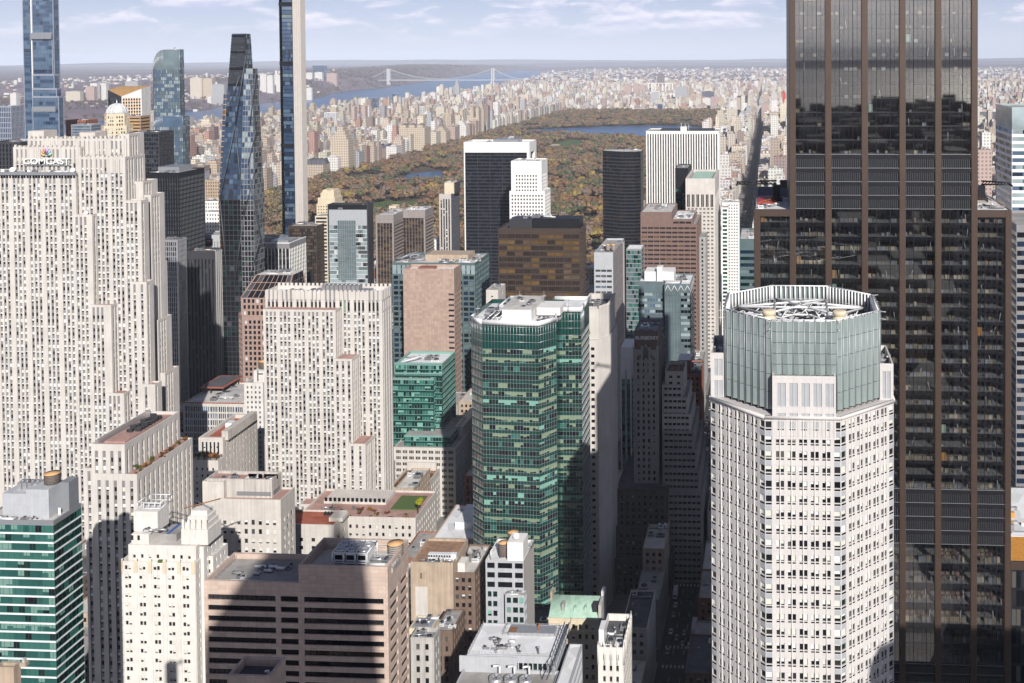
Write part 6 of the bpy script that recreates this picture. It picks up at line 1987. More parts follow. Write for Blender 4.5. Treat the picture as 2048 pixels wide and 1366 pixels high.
for k in range(3):
 xa = X0 + (X1 - X0) * k / 3 + .4; xb = X0 + (X1 - X0) * (k + 1) / 3 - .4
 c = b.P.get('cooling_tower', k)
 c.box(xa, xb, b.y0 + 5.4, b.y0 + 12.6, zr + .2, zr + 4.2, 'white_metal')
 for q in range(2):
  c.quads([[(xa + .2, b.y0 + 5.35, zr + .5 + q * 1.9), (xb - .2, b.y0 + 5.35, zr + .5 + q * 1.9), (xb - .2, b.y0 + 5.35, zr + 1.9 + q * 1.9), (xa + .2, b.y0 + 5.35, zr + 1.9 + q * 1.9)]], 'black_metal')
 for yy in (7.2, 10.8):
  b.P.get('cooling_tower/fan', k).lathe(((xa + xb) / 2, b.y0 + yy), [(1.5, zr + 4.2), (1.5, zr + 5.0), (1.35, zr + 5.0), (1.3, zr + 4.5)], 'aluminium', 16)
b.P.get('plant_deck').box(b.X(716), b.X(770), b.y0 + 3, b.y0 + 9, zr, zr + 1.5, 'roof_grey')
railing(b.P, [(b.X(716), b.y0 + 3), (b.X(770), b.y0 + 3), (b.X(770), b.y0 + 9), (b.X(716), b.y0 + 9), (b.X(716), b.y0 + 3)], zr + 1.5)
gear(b.P, b.x0 + 3, xs - 3, b.y0 + 3, b.y1 - 3, hl_ - 1.6, 14, 99, .35)
gear(b.P, b.X(720), b.X(768), b.y0 + 3, b.y0 + 9, zr + 1.5, 6, 3, .5)
railing(b.P, [(b.x1 - 1.5, b.y0 + 2), (b.x1 - 1.5, b.y1 - 2), (xs + 2, b.y1 - 2)], zr + 1.2, key=2)
for k in range(5):
 b.P.get('roof_drain', k).lathe((b.x0 + 12 + 4 * k + (k % 2) * 2, b.y0 + 8 + 3 * (k % 3)), [(.5, hl_ - 1.6), (.5, hl_ - 1.35), (.1, hl_ - 1.2)], 'dark_metal', 10)
b.P.get('roof_hatch').box(b.x0 + 7, b.x0 + 15, b.y0 + 1.2, b.y0 + 2.4, hl_ - 1.6, hl_ - .7, 'white_metal')
railing(b.P, [(b.x0 + 1.8, b.y0 + 2), (b.x0 + 1.8, b.y1 - 2)], hl_ - 1.6, 'aluminium', 1.6, key=3)
b.done()
water_tank(b.X(752), b.y0 + 12.5, zr, 2.3, 3.6, 'wooden tank with wide orange lid on the brown granite office roof', 'tank_wood_pale', .8, .15)

# dark roof with fans in the shade, lower still
b = Bld('fan_roof_block', 'shadowed dark block with fans sunk in its roof at the bottom edge', 236, 455, 540, 1366, 8)
b.tower(dict(BL, wall='brown_granite'), roofm='roof_dark', ph=2.0, pw=.7, h=b.Z(1352, 500))
for k in range(3):
 x = b.x0 + 2.4 + k * 2.6
 b.P.get('fan', k).lathe((x, b.y0 + 4), [(1.1, b.h - 2), (1.1, b.h - .8), (.95, b.h - .8), (.9, b.h - 1.3)], 'grey_metal', 16)
b.P.get('vent_hood').bar((b.x1 - 1.8, b.y0 + 3, b.h - 2), (b.x1 - 1.8, b.y0 + 3, b.h + 1), .5, 'white_metal').bar((b.x1 - 1.8, b.y0 + 3, b.h + 1), (b.x1 - 2.7, b.y0 + 3, b.h + .8), .5, 'white_metal')
b.done()

# green glass hotel at the lower left corner
b = Bld('green_banded_hotel', 'green glass tower with white floor bands at the lower left corner', 330, -40, 107, 1042, 14)
GH = wall(wall='spandrel_teal', bay=2.15, fl=3.05, depth=.12, win=(.20, 1.0), span='pale_green_metal', margin=.12, top=1.6, topm='grey_metal', mode='h', runs=.35,
   glass=[('glass_teal', 6), ('glass_green_dark', 2), ('glass_dark', 1), ('spandrel_teal', 6)], blind=(['blind_green'], .26), mull=(2, .07, .08, 'spandrel_teal'), hline=[(0, .5, .12, 'white_frame')], spanin=False)
b.tower(GH, roofm='roof_pale', ph=.5, specs={1: dict(GH, blind=('blind_green', .08), glass=[('glass_green_dark', 6), ('glass_teal', 2), ('glass_dark', 2)])})
x_ = lambda p: b.X(p, b.y0 + 3, 1000)
zt = b.Z(988, 60, b.y0 + 3)
b.P.get('plant_screen', 0).box(x_(5), x_(54), b.y0 + 3, b.y1 - 3, b.h - .5, zt, 'grey_panel')
b.P.get('plant_screen', 1).box(x_(54) + .05, x_(99), b.y0 + 2.6, b.y1 - 3, b.h - .5, b.Z(979, 70, b.y0 + 2.6), 'grey_panel')
b.P.get('plant_screen', 2).box(x_(99) + .1, x_(118), b.y0 + 8, b.y1 - 1, b.h - .5, b.Z(962, 120, b.y0 + 9), 'grey_metal')
b.P.get('door').box(x_(104), x_(109), b.y0 + 5.9, b.y0 + 6, b.h - .5, b.h + 1.8, 'white_paint')
b.P.get('flue').lathe((x_(43), b.y0 + 7), [(.35, zt - 1), (.35, zt + 3.2), (.25, zt + 3.3)], 'dark_metal', 10)
for k in range(4):
 b.P.get('cooling_tower', k).box(x_(22) + k * 1.8, x_(22) + k * 1.8 + 1.5, b.y0 + 6, b.y0 + 9.5, zt - .6, zt + 2.4, 'aluminium').lathe((x_(22) + k * 1.8 + .75, b.y0 + 7.7), [(.65, zt + 2.4), (.65, zt + 2.8), (.5, zt + 2.8)], 'grey_metal', 12)
gear(b.P, b.x0, b.x1, b.y0 + .4, b.y0 + 2.4, b.h - .5, 9, 3, .45)
b.done()
water_tank(x_(85), b.y0 + 8, b.Z(979, 70, b.y0 + 2.6) - .1, 2.45, 3.2, 'wooden tank with orange lid behind the screens of the green banded tower', legs=.3, cone=.12)
b = Bld('tan_parapet_block', 'tan stone parapet with a small finial in the lower left corner', 215, -10, 27, 1335, 2.2)
b.tower(dict(BL, wall='brick_tan'), roofm='roof_grey', ph=.6)
b.P.get('chimney').box(b.X(18), b.X(31), b.y0 + .3, b.y0 + 1.4, b.h, b.h + .8, 'brick_tan').box(b.X(22), b.X(27), b.y0 + .5, b.y0 + 1.2, b.h + .8, b.h + 1.6, 'concrete')
b.done()

# white terracotta tower with stepped deco top
b = Bld('terracotta_tower', 'white terracotta tower with stepped deco crown and paired windows', 400, 240, 391, 1126, 18)
TW = wall(wall='terracotta_white', group=(2, 1.15, .3, 2.4), fl=3.72, win=(.22, .66), depth=.35, mode='w', span='terracotta_white', glass=[('glass_dark', 4), ('glass_brown', 3), ('glass_room', 2)], blind=(['blind_cream', 'blind_white'], .65), top=.4, margin=1.9)
TE = dict(TW, group=(1, 1.0, .3, 1.7), mode='h')
b.tower(TW, roofm='roof_pale', ph=.6, specs={1: TE})
z1, z2 = b.h, b.Z(1093, 300)
tower(b.P, rect(b.X(241), b.x1 - .4, b.y0 + 1.2, b.y1 - 1), z1 - .7, z2, dict(TW, group=(1, 1.1, .3, 1.8), top=2.6, bot=.8, fl=4), 'roof_pale', .6, .4, 1, True, {1: dict(TE, top=2.6)})
# pilasters with sculpted heads
for k in range(6):
 x = b.x0 + .1 + (b.x1 - b.x0 - 1.4) * k / 5
 p = b.P.get('pilaster', k)
 p.box(x, x + 1.1, b.y0 - .28, b.y0 - .01, z1 - 62, z1 + 1.2, 'terracotta_white').box(x - .15, x + 1.25, b.y0 - .45, b.y0 - .285, z1 - 4.5, z1 + .6, 'cream')
b.P.get('penthouse', 0).box(b.X(242), b.X(277), b.y0 + 3, b.y0 + 12, z2 - .7, b.Z(1068, 260, b.y0 + 3), 'terracotta_white')
for k, px in enumerate((253, 266)):
 b.P.get('penthouse_window', k).quads([[(b.X(px - 2.5, b.y0 + 2.95), b.y0 + 2.95, z2 + 1), (b.X(px + 2.5, b.y0 + 2.95), b.y0 + 2.95, z2 + 1), (b.X(px + 2.5, b.y0 + 2.95), b.y0 + 2.95, z2 + 3), (b.X(px - 2.5, b.y0 + 2.95), b.y0 + 2.95, z2 + 3)]], 'glass_brown')
zp = b.Z(1018, 262, b.y0 + 8)
b.P.get('tank_house').box(b.X(238), b.X(287), b.y0 + 6, b.y0 + 14, b.Z(1064, 260, b.y0 + 3) - 1, zp, 'terracotta_white')
fm = b.P.get('roof_frame')
for za in (zp + .3, zp + 2.6):
 for p, q in (((240, 8.3), (286, 8.3)), ((286, 8.3), (286, 16.5)), ((286, 16.5), (240, 16.5)), ((240, 16.5), (240, 8.3))):
  fm.bar((b.X(p[0]), b.y0 + p[1], za), (b.X(q[0]), b.y0 + q[1], za), .3, 'white_metal')
for px in (240, 252, 263, 275, 286):
 for yy in (8.3, 16.5):
  fm.bar((b.X(px), b.y0 + yy, zp), (b.X(px), b.y0 + yy, zp + 2.6), .25, 'white_metal')
b.P.get('solar_panel').mesh([(b.X(271), b.y0 + 4.5, z2 + 2.4), (b.X(277), b.y0 + 4.5, z2 + 2.4), (b.X(283), b.y0 + 8, z2 + 6.5), (b.X(277), b.y0 + 8, z2 + 6.5)], [(0, 1, 2, 3)], 'black_metal')
gear(b.P, b.X(255), b.X(300), b.y0 + 4, b.y0 + 8, b.Z(1066, 260, b.y0 + 3), 9, 8, .5)
b.P.get('terrace_roof').box(b.X(292), b.X(325), b.y0 + 6, b.y0 + 15, z2 - .6, z2 + 2.4, 'roof_grey').box(b.X(303), b.X(310), b.y0 + 5.9, b.y0 + 15.1, z2 + 2.41, z2 + 2.5, 'blue_paint')
xc0, xc1 = b.X(341), b.X(395)
for k in range(4):
 d_ = k * .9
 zc_ = b.Z(1056, 368, b.y0 + 5) + k * 2.2
 b.P.get('crown_block', k).box(xc0 + d_, xc1 - d_ * .6, b.y0 + 3.8 + d_, b.y0 + 14 - d_, z2 - .7, zc_, 'terracotta_white')
for k in range(5):
 x = xc0 + .4 + (xc1 - xc0 - 1.6) * k / 4
 b.P.get('crown_pier', k).box(x, x + .9, b.y0 + 3.6, b.y0 + 3.98, z2 - .5, b.Z(1036, 368, b.y0 + 5), 'terracotta_white')
b.P.get('crown_frame').bar((xc0, b.y0 + 6, b.Z(1030, 368)), (xc1, b.y0 + 14, b.Z(1026, 368)), .35, 'rust').bar((xc0, b.y0 + 14, b.Z(1030, 368)), (xc1, b.y0 + 6, b.Z(1028, 368)), .35, 'grey_metal')
for k in range(3):
 x0_ = b.x1 + 1.2 + k * 1.9
 tower(b.P, rect(b.x1 - 1, x0_, b.y0 + 4 + k * 3.5, b.y1 + 1), 0, z2 - 1.5 - 5.5 * k, TE, 'roof_pale', .5, .4, 20 + k, True, {2: dict(BL, wall='terracotta_white')})
b.P.get('terrace_box').box(b.X(304), b.X(318), b.y0 - .25, b.y0 + .8, z1 - .2, z1 + .7, 'lawn')
b.done()

# small grey clad block with two tanks
b = Bld('grey_clad_block', 'narrow grey clad block with big dark windows and blank pale flank', 420, 971, 1047, 1122, 19)
x0_, x1_ = b.x0, b.x1; L = x1_ - x0_
F = wall(wall='grey_panel', fl=3.95, win=(.16, .74), depth=.3, mode='w', glass=[('glass_dark', 1)], top=.02)
z3 = b.h - 11.9
facade(b.P, (x0_, b.y0), (x1_, b.y0), z3, b.h, dict(F, spans=[(.04, .24), (.32, .70), (.77, .98)]), (0, 0))
FT = dict(F, spans=[(.05, .15), (.19, .30), (.52, .62), (.66, .80), (.84, .96)], glass=[('glass_green_dark', 2), ('glass_dark', 1)], blind=(['blind_mint', 'blind_green'], .5))
facade(b.P, (x0_, b.y0), (x1_, b.y0), 0, z3 - .01, FT, (1, 0))
for p, q in (((x1_, b.y0), (x1_, b.y1)), ((x1_, b.y1), (x0_, b.y1)), ((x0_, b.y1), (x0_, b.y0))):
 facade(b.P, p, q, 0, b.h, dict(BL, wall='concrete_rib'))
roof(b.P, b.rect(), b.h, 'roof_white', 'white_panel', .8, .4)
zt = b.Z(1072, 1022, b.y0 + 3)
b.P.get('stair_house').box(b.X(1008), b.X(1040), b.y0 + .3, b.y0 + 9, b.h - .8, b.h + 7.5, 'white_panel')
xb0, xb1 = b.X(1003, b.y0 - 4), b.X(1042, b.y0 - 4)
zb_ = b.Z(1190, 1020, b.y0 - 4)
tower(b.P, rect(xb0, xb1, b.y0 - 4, b.y0 - .02), 0, zb_, dict(FT, spans=[(.08, .3), (.4, .66), (.74, .95)]), 'roof_grey', .7, .3, 3)
gear(b.P, xb0, xb1, b.y0 - 3.6, b.y0 - .4, zb_ - .7, 4, 3, .6)
railing(b.P, [(xb0, b.y0 - 4), (xb1, b.y0 - 4)], zb_, key=1)
railing(b.P, [(x1_ - .3, b.y0 + .3), (x1_ - .3, b.y1)], b.h, key=2)
b.P.get('cage_ladder').bar((b.X(974), b.y0 + 1, b.h), (b.X(974), b.y0 + 1, b.h + 3.5), .4, 'white_metal').bar((b.X(974), b.y0 + 1, b.h + 3.5), (b.X(982), b.y0 + 4, b.h + 3.5), .3, 'white_metal')
gear(b.P, b.X(1044), x1_, b.y0 + 9, b.y1, b.h - .8, 5, 9, .6)
b.done()
water_tank(b.X(995), b.y0 + 5, b.h - .8, 2.15, 5.2, 'nearer of two wooden tanks with orange lids on the grey clad block', legs=.8, cone=.2)
water_tank(b.X(1004), b.y0 + 13, b.h + .2, 2.15, 5.0, 'farther of two wooden tanks with orange lids on the grey clad block', legs=.8, cone=.2)
dish(b.X(1023), b.y0 + 3, b.h + 7.4, 1.2, 'satellite dish on the white stair house of the grey clad block')

# copper roofed house
b = Bld('copper_roof_house', 'cream stone house with patinated green copper roof half in shadow', 410, 1097, 1197, 1240, 16)
CW = wall(wall='cream', bay=2.6, ufrac=.42, fl=4.1, win=(.2, .7), depth=.35, mode='w', glass=[('glass_dark', 4), ('glass_room', 2)], blind=('blind_white', .35), top=.8)
b.tower(CW, cap=False)
b.P.get('cornice').box(b.x0 - .3, b.x1 + .3, b.y0 - .5, b.y0 + .2, b.h - .1, b.h + .5, 'cream')
zr = b.Z(1190, 1140, b.y0 + 8)
rp = b.P.get('copper_roof')
rp.mesh([(b.x0, b.y0, b.h + .5), (b.x1, b.y0, b.h + .5), (b.x1, b.y0 + 8, zr), (b.x0, b.y0 + 8, zr), (b.x1, b.y1, b.h + .5), (b.x0, b.y1, b.h + .5)], [(0, 1, 2, 3), (3, 2, 4, 5), (0, 3, 5), (1, 4, 2)], 'copper_green')
for k in range(26):
 x = b.x0 + (b.x1 - b.x0) * (k + .5) / 26
 rp.bar((x, b.y0 - .02, b.h + .56), (x, b.y0 + 8, zr + .06), .09, 'copper_green')
for k, (px, w_, h_, m_) in enumerate(((1121, 1.1, 2.2, 'grey_stone'), (1145, .6, 1.0, 'copper_green'), (1166, .7, 1.2, 'copper_green'), (1187, 2.6, 2.3, 'dark_metal'))):
 x = b.X(px, b.y0 + 4)
 b.P.get('dormer', k).box(x - w_ / 2, x + w_ / 2, b.y0 + 2.2, b.y0 + 5.5, b.h + 1.4, b.h + 2.6 + h_, m_)
b.P.get('gable_wall', 0).box(b.x0 - .5, b.x0 + .3, b.y0 + 6, b.y0 + 10, b.h - 2, zr + 2.2, 'brick_tan')
b.P.get('gable_wall', 1).box(b.x1 + .02, b.x1 + 1.2, b.y0 - .3, b.y0 + 11, 0, zr + .5, 'concrete').box(b.x1 + .02, b.x1 + 1.2, b.y0 + 7, b.y0 + 11, zr + .51, zr + 2.4, 'white_panel')
b.P.get('moulding').box(b.x0, b.x1, b.y0 - .3, b.y0 - .02, b.h - 5.2, b.h - 4.7, 'cream')
b.done()

# big white roof
b = Bld('white_roofed_block', 'big block with white plant roof, fans and steel gantry at the bottom edge', 331, 934, 1052, 1312, 19)
zr = b.h
x0_, x1_ = b.x0, b.X(1108, b.y0 + 4)
WRW = wall(wall='grey_panel', bay=1.6, ufrac=.8, fl=3.8, win=(.3, .9), mode='h', glass=[('glass_green_dark', 1), ('glass_dark', 1)], top=2)
tower(b.P, rect(x0_, x1_, b.y0, b.y1), 0, zr, WRW, 'roof_white', .6, .3, 0, True, {2: dict(BL, wall='grey_panel'), 3: dict(BL, wall='grey_panel')})
railing(b.P, [(x0_ + .3, b.y1 - .4), (x0_ + .3, b.y0 + .3), (x1_ - 6, b.y0 + .3)], zr - .2, key=0)
railing(b.P, [(b.X(1008, b.y1), b.y1 - 7), (x1_ - 2, b.y1 - 7), (x1_ - 2, b.y1 - 1), (b.X(1008, b.y1), b.y1 - 1), (b.X(1008, b.y1), b.y1 - 7)], zr - .2, key=1, m='grey_metal')
b.P.get('skylight', 0).box(b.X(1018, b.y1), x1_ - 3, b.y1 - 6.5, b.y1 - 1.6, zr - .5, zr + .5, 'aluminium')
for k in range(6):
 b.P.get('skylight', 1).box(b.X(1019, b.y1) + k * .42, b.X(1019, b.y1) + k * .42 + .3, b.y1 - 6.2, b.y1 - 3, zr + .5, zr + .6, 'rust')
b.P.get('rust_stack').bar((b.X(1070, b.y1 - 4), b.y1 - 4, zr), (b.X(1070, b.y1 - 4), b.y1 - 4, zr + 2), .5, 'rust').bar((b.X(1070, b.y1 - 4), b.y1 - 4, zr + 2), (b.X(1074, b.y1 - 4), b.y1 - 4, zr + 2.4), .45, 'rust')
for k, px in enumerate((1028, 1069)):
 b.P.get('vent_pipe', 'w%d' % k).lathe((b.X(px, b.y0 + 2.5), b.y0 + 2.5), [(.3, zr - .6), (.3, zr + 1.3), (.42, zr + 1.35), (.42, zr + 1.7), (.1, zr + 1.9)], 'grey_metal', 10)
for k in range(2):
 b.P.get('roof_hatch', k).box(b.X(959 + 14 * k, b.y0 + 3.5), b.X(969 + 14 * k, b.y0 + 3.5), b.y0 + 3.2, b.y0 + 4.6, zr - .6, zr - .1, 'spandrel_pale')
for k in range(5):
 b.P.get('roof_drain', 'w%d' % k).lathe((b.X(975 + 11 * k, b.y0 + 6 + (k % 2) * 3), b.y0 + 6 + (k % 2) * 3), [(.18, zr - .6), (.18, zr - .5), (.05, zr - .4)], 'rust', 8)
gear(b.P, x0_ + 2, x1_ - 8, b.y0 + 1, b.y1 - 8, zr - .6, 16, 98, .35)
# lower plant well in front with three fans
zl = zr - 4.5
tower(b.P, rect(b.X(905, b.y0 - 12, 1366), b.X(1104, b.y0 - 12, 1366), b.y0 - 14, b.y0 - .03), 0, zl, WRW, 'roof_grey', 1.0, .5, 2, True, {2: dict(BL, wall='grey_panel'), 3: dict(BL, wall='grey_panel')})
for k in range(3):
 x = b.X(990 + 30 * k, b.y0 - 8, 1340)
 f = b.P.get('cooling_fan', k)
 f.lathe((x, b.y0 - 7), [(2.05, zl - 1), (2.05, zl + 1.6), (1.9, zl + 1.6), (1.85, zl + .8)], 'aluminium', 20)
 for q in range(6):
  t_ = q * math.pi / 3
  b.P.get('cooling_fan/blade', k).bar((x, b.y0 - 7, zl + 1.4), (x + 1.8 * math.cos(t_), b.y0 - 7 + 1.8 * math.sin(t_), zl + 1.4), .35, 'grey_metal', .08)
 b.P.get('exhaust_duct', k).bar((x + .4, b.y0 - 3.8, zl - 1), (x + .4, b.y0 - 3.8, zl + 3.4), .55, 'white_metal').bar((x + .4, b.y0 - 3.8, zl + 3.4), (x - 1.4, b.y0 - 5.2, zl + 3.9), .55, 'white_metal')
b.P.get('screen_wall').box(b.X(914, b.y0 - 3, 1330), b.X(1030, b.y0 - 3, 1330), b.y0 - .5, b.y0 - .1, zl - 1, zr - .3, 'grey_panel')
railing(b.P, [(b.X(980, b.y0 - 10), b.y0 - 10), (b.X(1070, b.y0 - 10), b.y0 - 10)], zl, key=5)
gt_ = b.P.get('gantry')
gx_ = x1_ - .2
for s_ in (0, 1.6):
 for z in (zr - .3, zr + 2.2):
  gt_.bar((gx_ + s_, b.y0 - 12, z), (gx_ + s_, b.y1 - 2, z), .25, 'grey_metal')
for k in range(10):
 y = b.y0 - 12 + k * 3.2
 gt_.bar((gx_, y, zr - .3), (gx_ + 1.6, y, zr + 2.2), .2, 'grey_metal'); gt_.bar((gx_, y, zr - .3), (gx_, y, zr + 2.2), .2, 'grey_metal'); gt_.bar((gx_ + 1.6, y, zr - .3), (gx_ + 1.6, y + 3.2, zr + 2.2), .2, 'grey_metal')
tower(b.P, rect(x1_ + 2.2, b.X(1150, b.y0, 1300), b.y0 - 16, b.y1 - 6), 0, zr - 3, dict(WRW, top=1), 'roof_white', .5, .3, 4, True, {2: dict(BL, wall='grey_panel'), 3: dict(BL, wall='grey_panel')})
b.done()

# tan brick party wall and its neighbours
b = Bld('tan_brick_block', 'tan brick block with blank party wall, lit on its left half', 430, 821, 906, 1126, 22)
b.tower(dict(BL, wall='brick_tan'), roofm='roof_brown', ph=1.0)
b.P.get('patch').box(b.X(822), b.X(847), b.y0 - .05, b.y0 - .01, b.Z(1252, 835), b.Z(1173, 835), 'limestone_warm')
for k in range(4):
 b.P.get('bricked_window', k).quads([[(b.X(832) + (k % 2) * .1, b.y0 - .03, b.h - 7 - 6 * k), (b.X(836), b.y0 - .03, b.h - 7 - 6 * k), (b.X(836), b.y0 - .03, b.h - 4.6 - 6 * k), (b.X(832) + (k % 2) * .1, b.y0 - .03, b.h - 4.6 - 6 * k)]], 'brick_brown')
for k in range(9):
 x = b.X(842) + k * 1.12
 b.P.get('condenser', k).box(x, x + .95, b.y0 + 4, b.y0 + 6.2, b.h - 1, b.h + 1.6, 'white_metal').quads([[(x + .12, b.y0 + 3.97, b.h + .3), (x + .82, b.y0 + 3.97, b.h + .3), (x + .82, b.y0 + 3.97, b.h + 1.3), (x + .12, b.y0 + 3.97, b.h + 1.3)]], 'dark_metal')
b.P.get('tank_box').box(b.X(889), b.X(899), b.y0 + 4, b.y0 + 6, b.h - 1, b.h + 1.8, 'white_metal')
gear(b.P, b.x0, b.x1, b.y0 + .5, b.y0 + 3.5, b.h - 1, 14, 4, .5)
b.done()
BKD = wall(wall='brick_brown', bay=3.2, ufrac=.5, fl=3.6, win=(.25, .78), mode='h', glass=[('glass_dark', 4), ('glass_grey', 3)], blind=('blind_white', .25))
b = Bld('brown_brick_block', 'dark brown brick block of paired windows right of the tan party wall', 433, 903, 950, 1146, 26)
b.tower(BKD, roofm='roof_pale', ph=.8)
b.P.get('stair_house').box(b.X(905), b.X(920), b.y0 + 2, b.y0 + 8, b.h - .8, b.h + 3, 'terracotta_white')
gear(b.P, b.x0, b.x1, b.y0 + 2, b.y1, b.h - .8, 9, 14, .8)
b.P.get('turret').lathe((b.X(917), b.y0 + 12), [(1.4, b.h - .8), (1.4, b.h + 3), (1.7, b.h + 3.1), (.2, b.h + 5.5)], 'grey_stone', 10)
b.done()
b = Bld('stone_mansion', 'low stone block with white roof and rounded cornice, mostly in shadow', 520, 865, 950, 1078, 40)
b.tower(wall(wall='brick_tan', bay=3.4, ufrac=.42, fl=5, win=(.2, .7), mode='w', glass=[('glass_dark', 1)], top=2, margin=1), roofm='roof_white', ph=.6)
b.P.get('roof_step').box(b.x0 + 8, b.x1 - 3, b.y0 + 12, b.y1 - 6, b.h - .6, b.h + 3, 'roof_white')
gear(b.P, b.x0 + 4, b.x1, b.y0 + 4, b.y1, b.h - .6, 9, 9)
b.done()
for k, (nm, lab, y, xl, xr, yt, dp, mm_, rm) in enumerate((
  ('white_plant_block', 'small white plant topped block beside the brown granite office', 352, 821, 868, 1276, 7, 'concrete', 'roof_grey'),
  ('cream_shed_block', 'small cream block with corrugated grey roof beside the brown granite office', 372, 818, 863, 1258, 9, 'cream', 'roof_blue'),
  ('brick_house', 'narrow brown brick house in shade behind the white plant topped block', 395, 868, 905, 1262, 16, 'brick_brown', 'roof_grey'))):
 b = Bld(nm, lab, y, xl, xr, yt, dp)
 b.tower(wall(wall=mm_, bay=3, ufrac=.4, fl=4, mode='h'), roofm=rm, ph=1.5 if k == 0 else .5)
 gear(b.P, b.x0, b.x1, b.y0, b.y1, b.h - (1.5 if k == 0 else .5), 8, 70 + k, .6)
 b.done()
# gothic topped shaft
b = Bld('gothic_shaft', 'white terracotta shaft with pinnacled gothic crown at the bottom edge', 352, 1196, 1247, 1296, 22)
b.tower(wall(wall='terracotta_white', bay=2.2, ufrac=.4, fl=3.8, win=(.2, .75), mode='h', depth=.6), roofm='roof_dark', ph=2.4, specs={1: wall(wall='terracotta_white', bay=2.2, ufrac=.4, fl=3.8, mode='h')})
for k in range(5):
 x = b.x0 + (b.x1 - b.x0) * k / 4
 b.P.get('pinnacle', k).lathe((x, b.y0 + .2), [(.4, b.h - 6), (.4, b.h + .3), (.15, b.h + 1), (.02, b.h + 2.2)], 'terracotta_white', 6)
for k in range(7):
 y = b.y0 + 1 + 3.2 * k
 b.P.get('pinnacle', 10 + k).lathe((b.x1 - .1, y), [(.4, b.h - 6), (.4, b.h + .3), (.15, b.h + 1), (.02, b.h + 2.4)], 'terracotta_white', 6)
gear(b.P, b.x0 + 1, b.x1 - 1, b.y0 + 2, b.y1 - 2, b.h - 2.4, 8, 5, .8)
b.P.get('flue_stack').box(b.x0 - .2, b.x0 + 1.6, b.y0 + 3, b.y0 + 9, b.h - 2.4, b.h + 4.5, 'white_metal')
b.done()

# ================================================================ octagonal tower with the glass crown
yf = 273.0
xf = lambda p, y=yf, py=900: at(p, py, y)[0]
f0, f1 = xf(1530), xf(1682)
xl, xr = xf(1422, 288), xf(1787, 288)
t = thing('octagonal_tower', 'pale granite octagonal tower with pleated glass crown open at the top', 'building', ((f0 + f1) / 2, 296, 0))
P = Parts(t)
FOOT.append((xl, xr, yf, 322)); SIL.append((xl, xr, yf, 322, 218))
HB = at(1535, 832, yf)[2]
oc = [(f0, yf), (f1, yf), (xr, yf + 14.5), (xr, yf + 33), (f1, yf + 47), (f0, yf + 47), (xl, yf + 33), (xl, yf + 14.5)]
sp_ = [(.008, .088)]
for k in range(5):
 s = 365 + 264 * k
 for o_ in (0, 104):
  sp_.append((((s + o_) / 11.38 - 10) / 152, ((s + o_ + 78) / 11.38 - 10) / 152))
sp_.append((.912, .992))
OW = wall(wall='pink_white_granite', spans=sp_, fl=3.93, win=(.36, .80), depth=.35, span='pink_white_granite', mode='w', glass=[('glass_dark', 6), ('glass_room', 3), ('glass_lit', 1)], blind=(['blind_cream', 'blind_white', 'blind_cream'], .72), runs=.25, top=.6, spanin=False)
for i in range(8):
 s_ = OW if i in (0, 1, 7) else dict(OW, mode='h', spans=[(.1, .9)]) if i in (2, 6) else dict(BL, wall='pink_white_granite')
 if i in (1, 7):
  s_ = dict(OW, blind=(['blind_cream', 'blind_white'], .55), glass=[('glass_dark', 4), ('glass_green_dark', 3), ('glass_room', 2)])
 facade(P, oc[i], oc[(i + 1) % 8], 0, HB, s_, (0, i))
 # the glazed corners run through the spandrels; slim vent lights sit under every window
 if i in (0, 1, 7):
  p, q = np.array(oc[i]), np.array(oc[(i + 1) % 8]); L = np.linalg.norm(q - p); u = (q - p) / L; n_ = np.array([u[1], -u[0]])
  nf = int(round((HB - .6) / 3.93)); fhh = (HB - .6) / nf
  vs = P.get('vent_light', '_rest'); cs = P.get('corner_spandrel', i); ri = P.get('pier_rib', i)
  for j in range(max(0, nf - 32), nf):
   z = j * fhh
   for a_, c_ in sp_[1:-1]:
    A_, B_ = p + u * a_ * L + n_ * .012, p + u * c_ * L + n_ * .012
    vs.quads([[(*A_, z + .86), (*B_, z + .86), (*B_, z + 1.22), (*A_, z + 1.22)]], 'glass_dark')
   for a_, c_ in (sp_[0], sp_[-1]):
    A_, B_ = p + u * a_ * L + n_ * .015, p + u * c_ * L + n_ * .015
    cs.quads([[(*A_, z - .72), (*B_, z - .72), (*B_, z + .55), (*A_, z + .55)]], 'spandrel_pale')
    cs.quads([[(*A_, z + .72), (*B_, z + .72), (*B_, z + 1.2), (*A_, z + 1.2)]], 'glass_dark')
  for k in range(5):
   s = 365 + 264 * k + 90
   c = p + u * ((s / 11.38 - 10) / 152) * L
   ri.bar((*(c + n_ * .05), 40), (*(c + n_ * .05), HB), .28, 'pink_white_granite')
P.get('cornice').mesh([(*p, HB) for p in inset(oc, -.02)], [list(range(8))], 'pink_white_granite')
co = P.get('cornice')
for i in (0, 1, 2, 6, 7):
 co.bar((*oc[i], HB - .3), (*oc[(i + 1) % 8], HB - .3), .8, 'pink_white_granite')
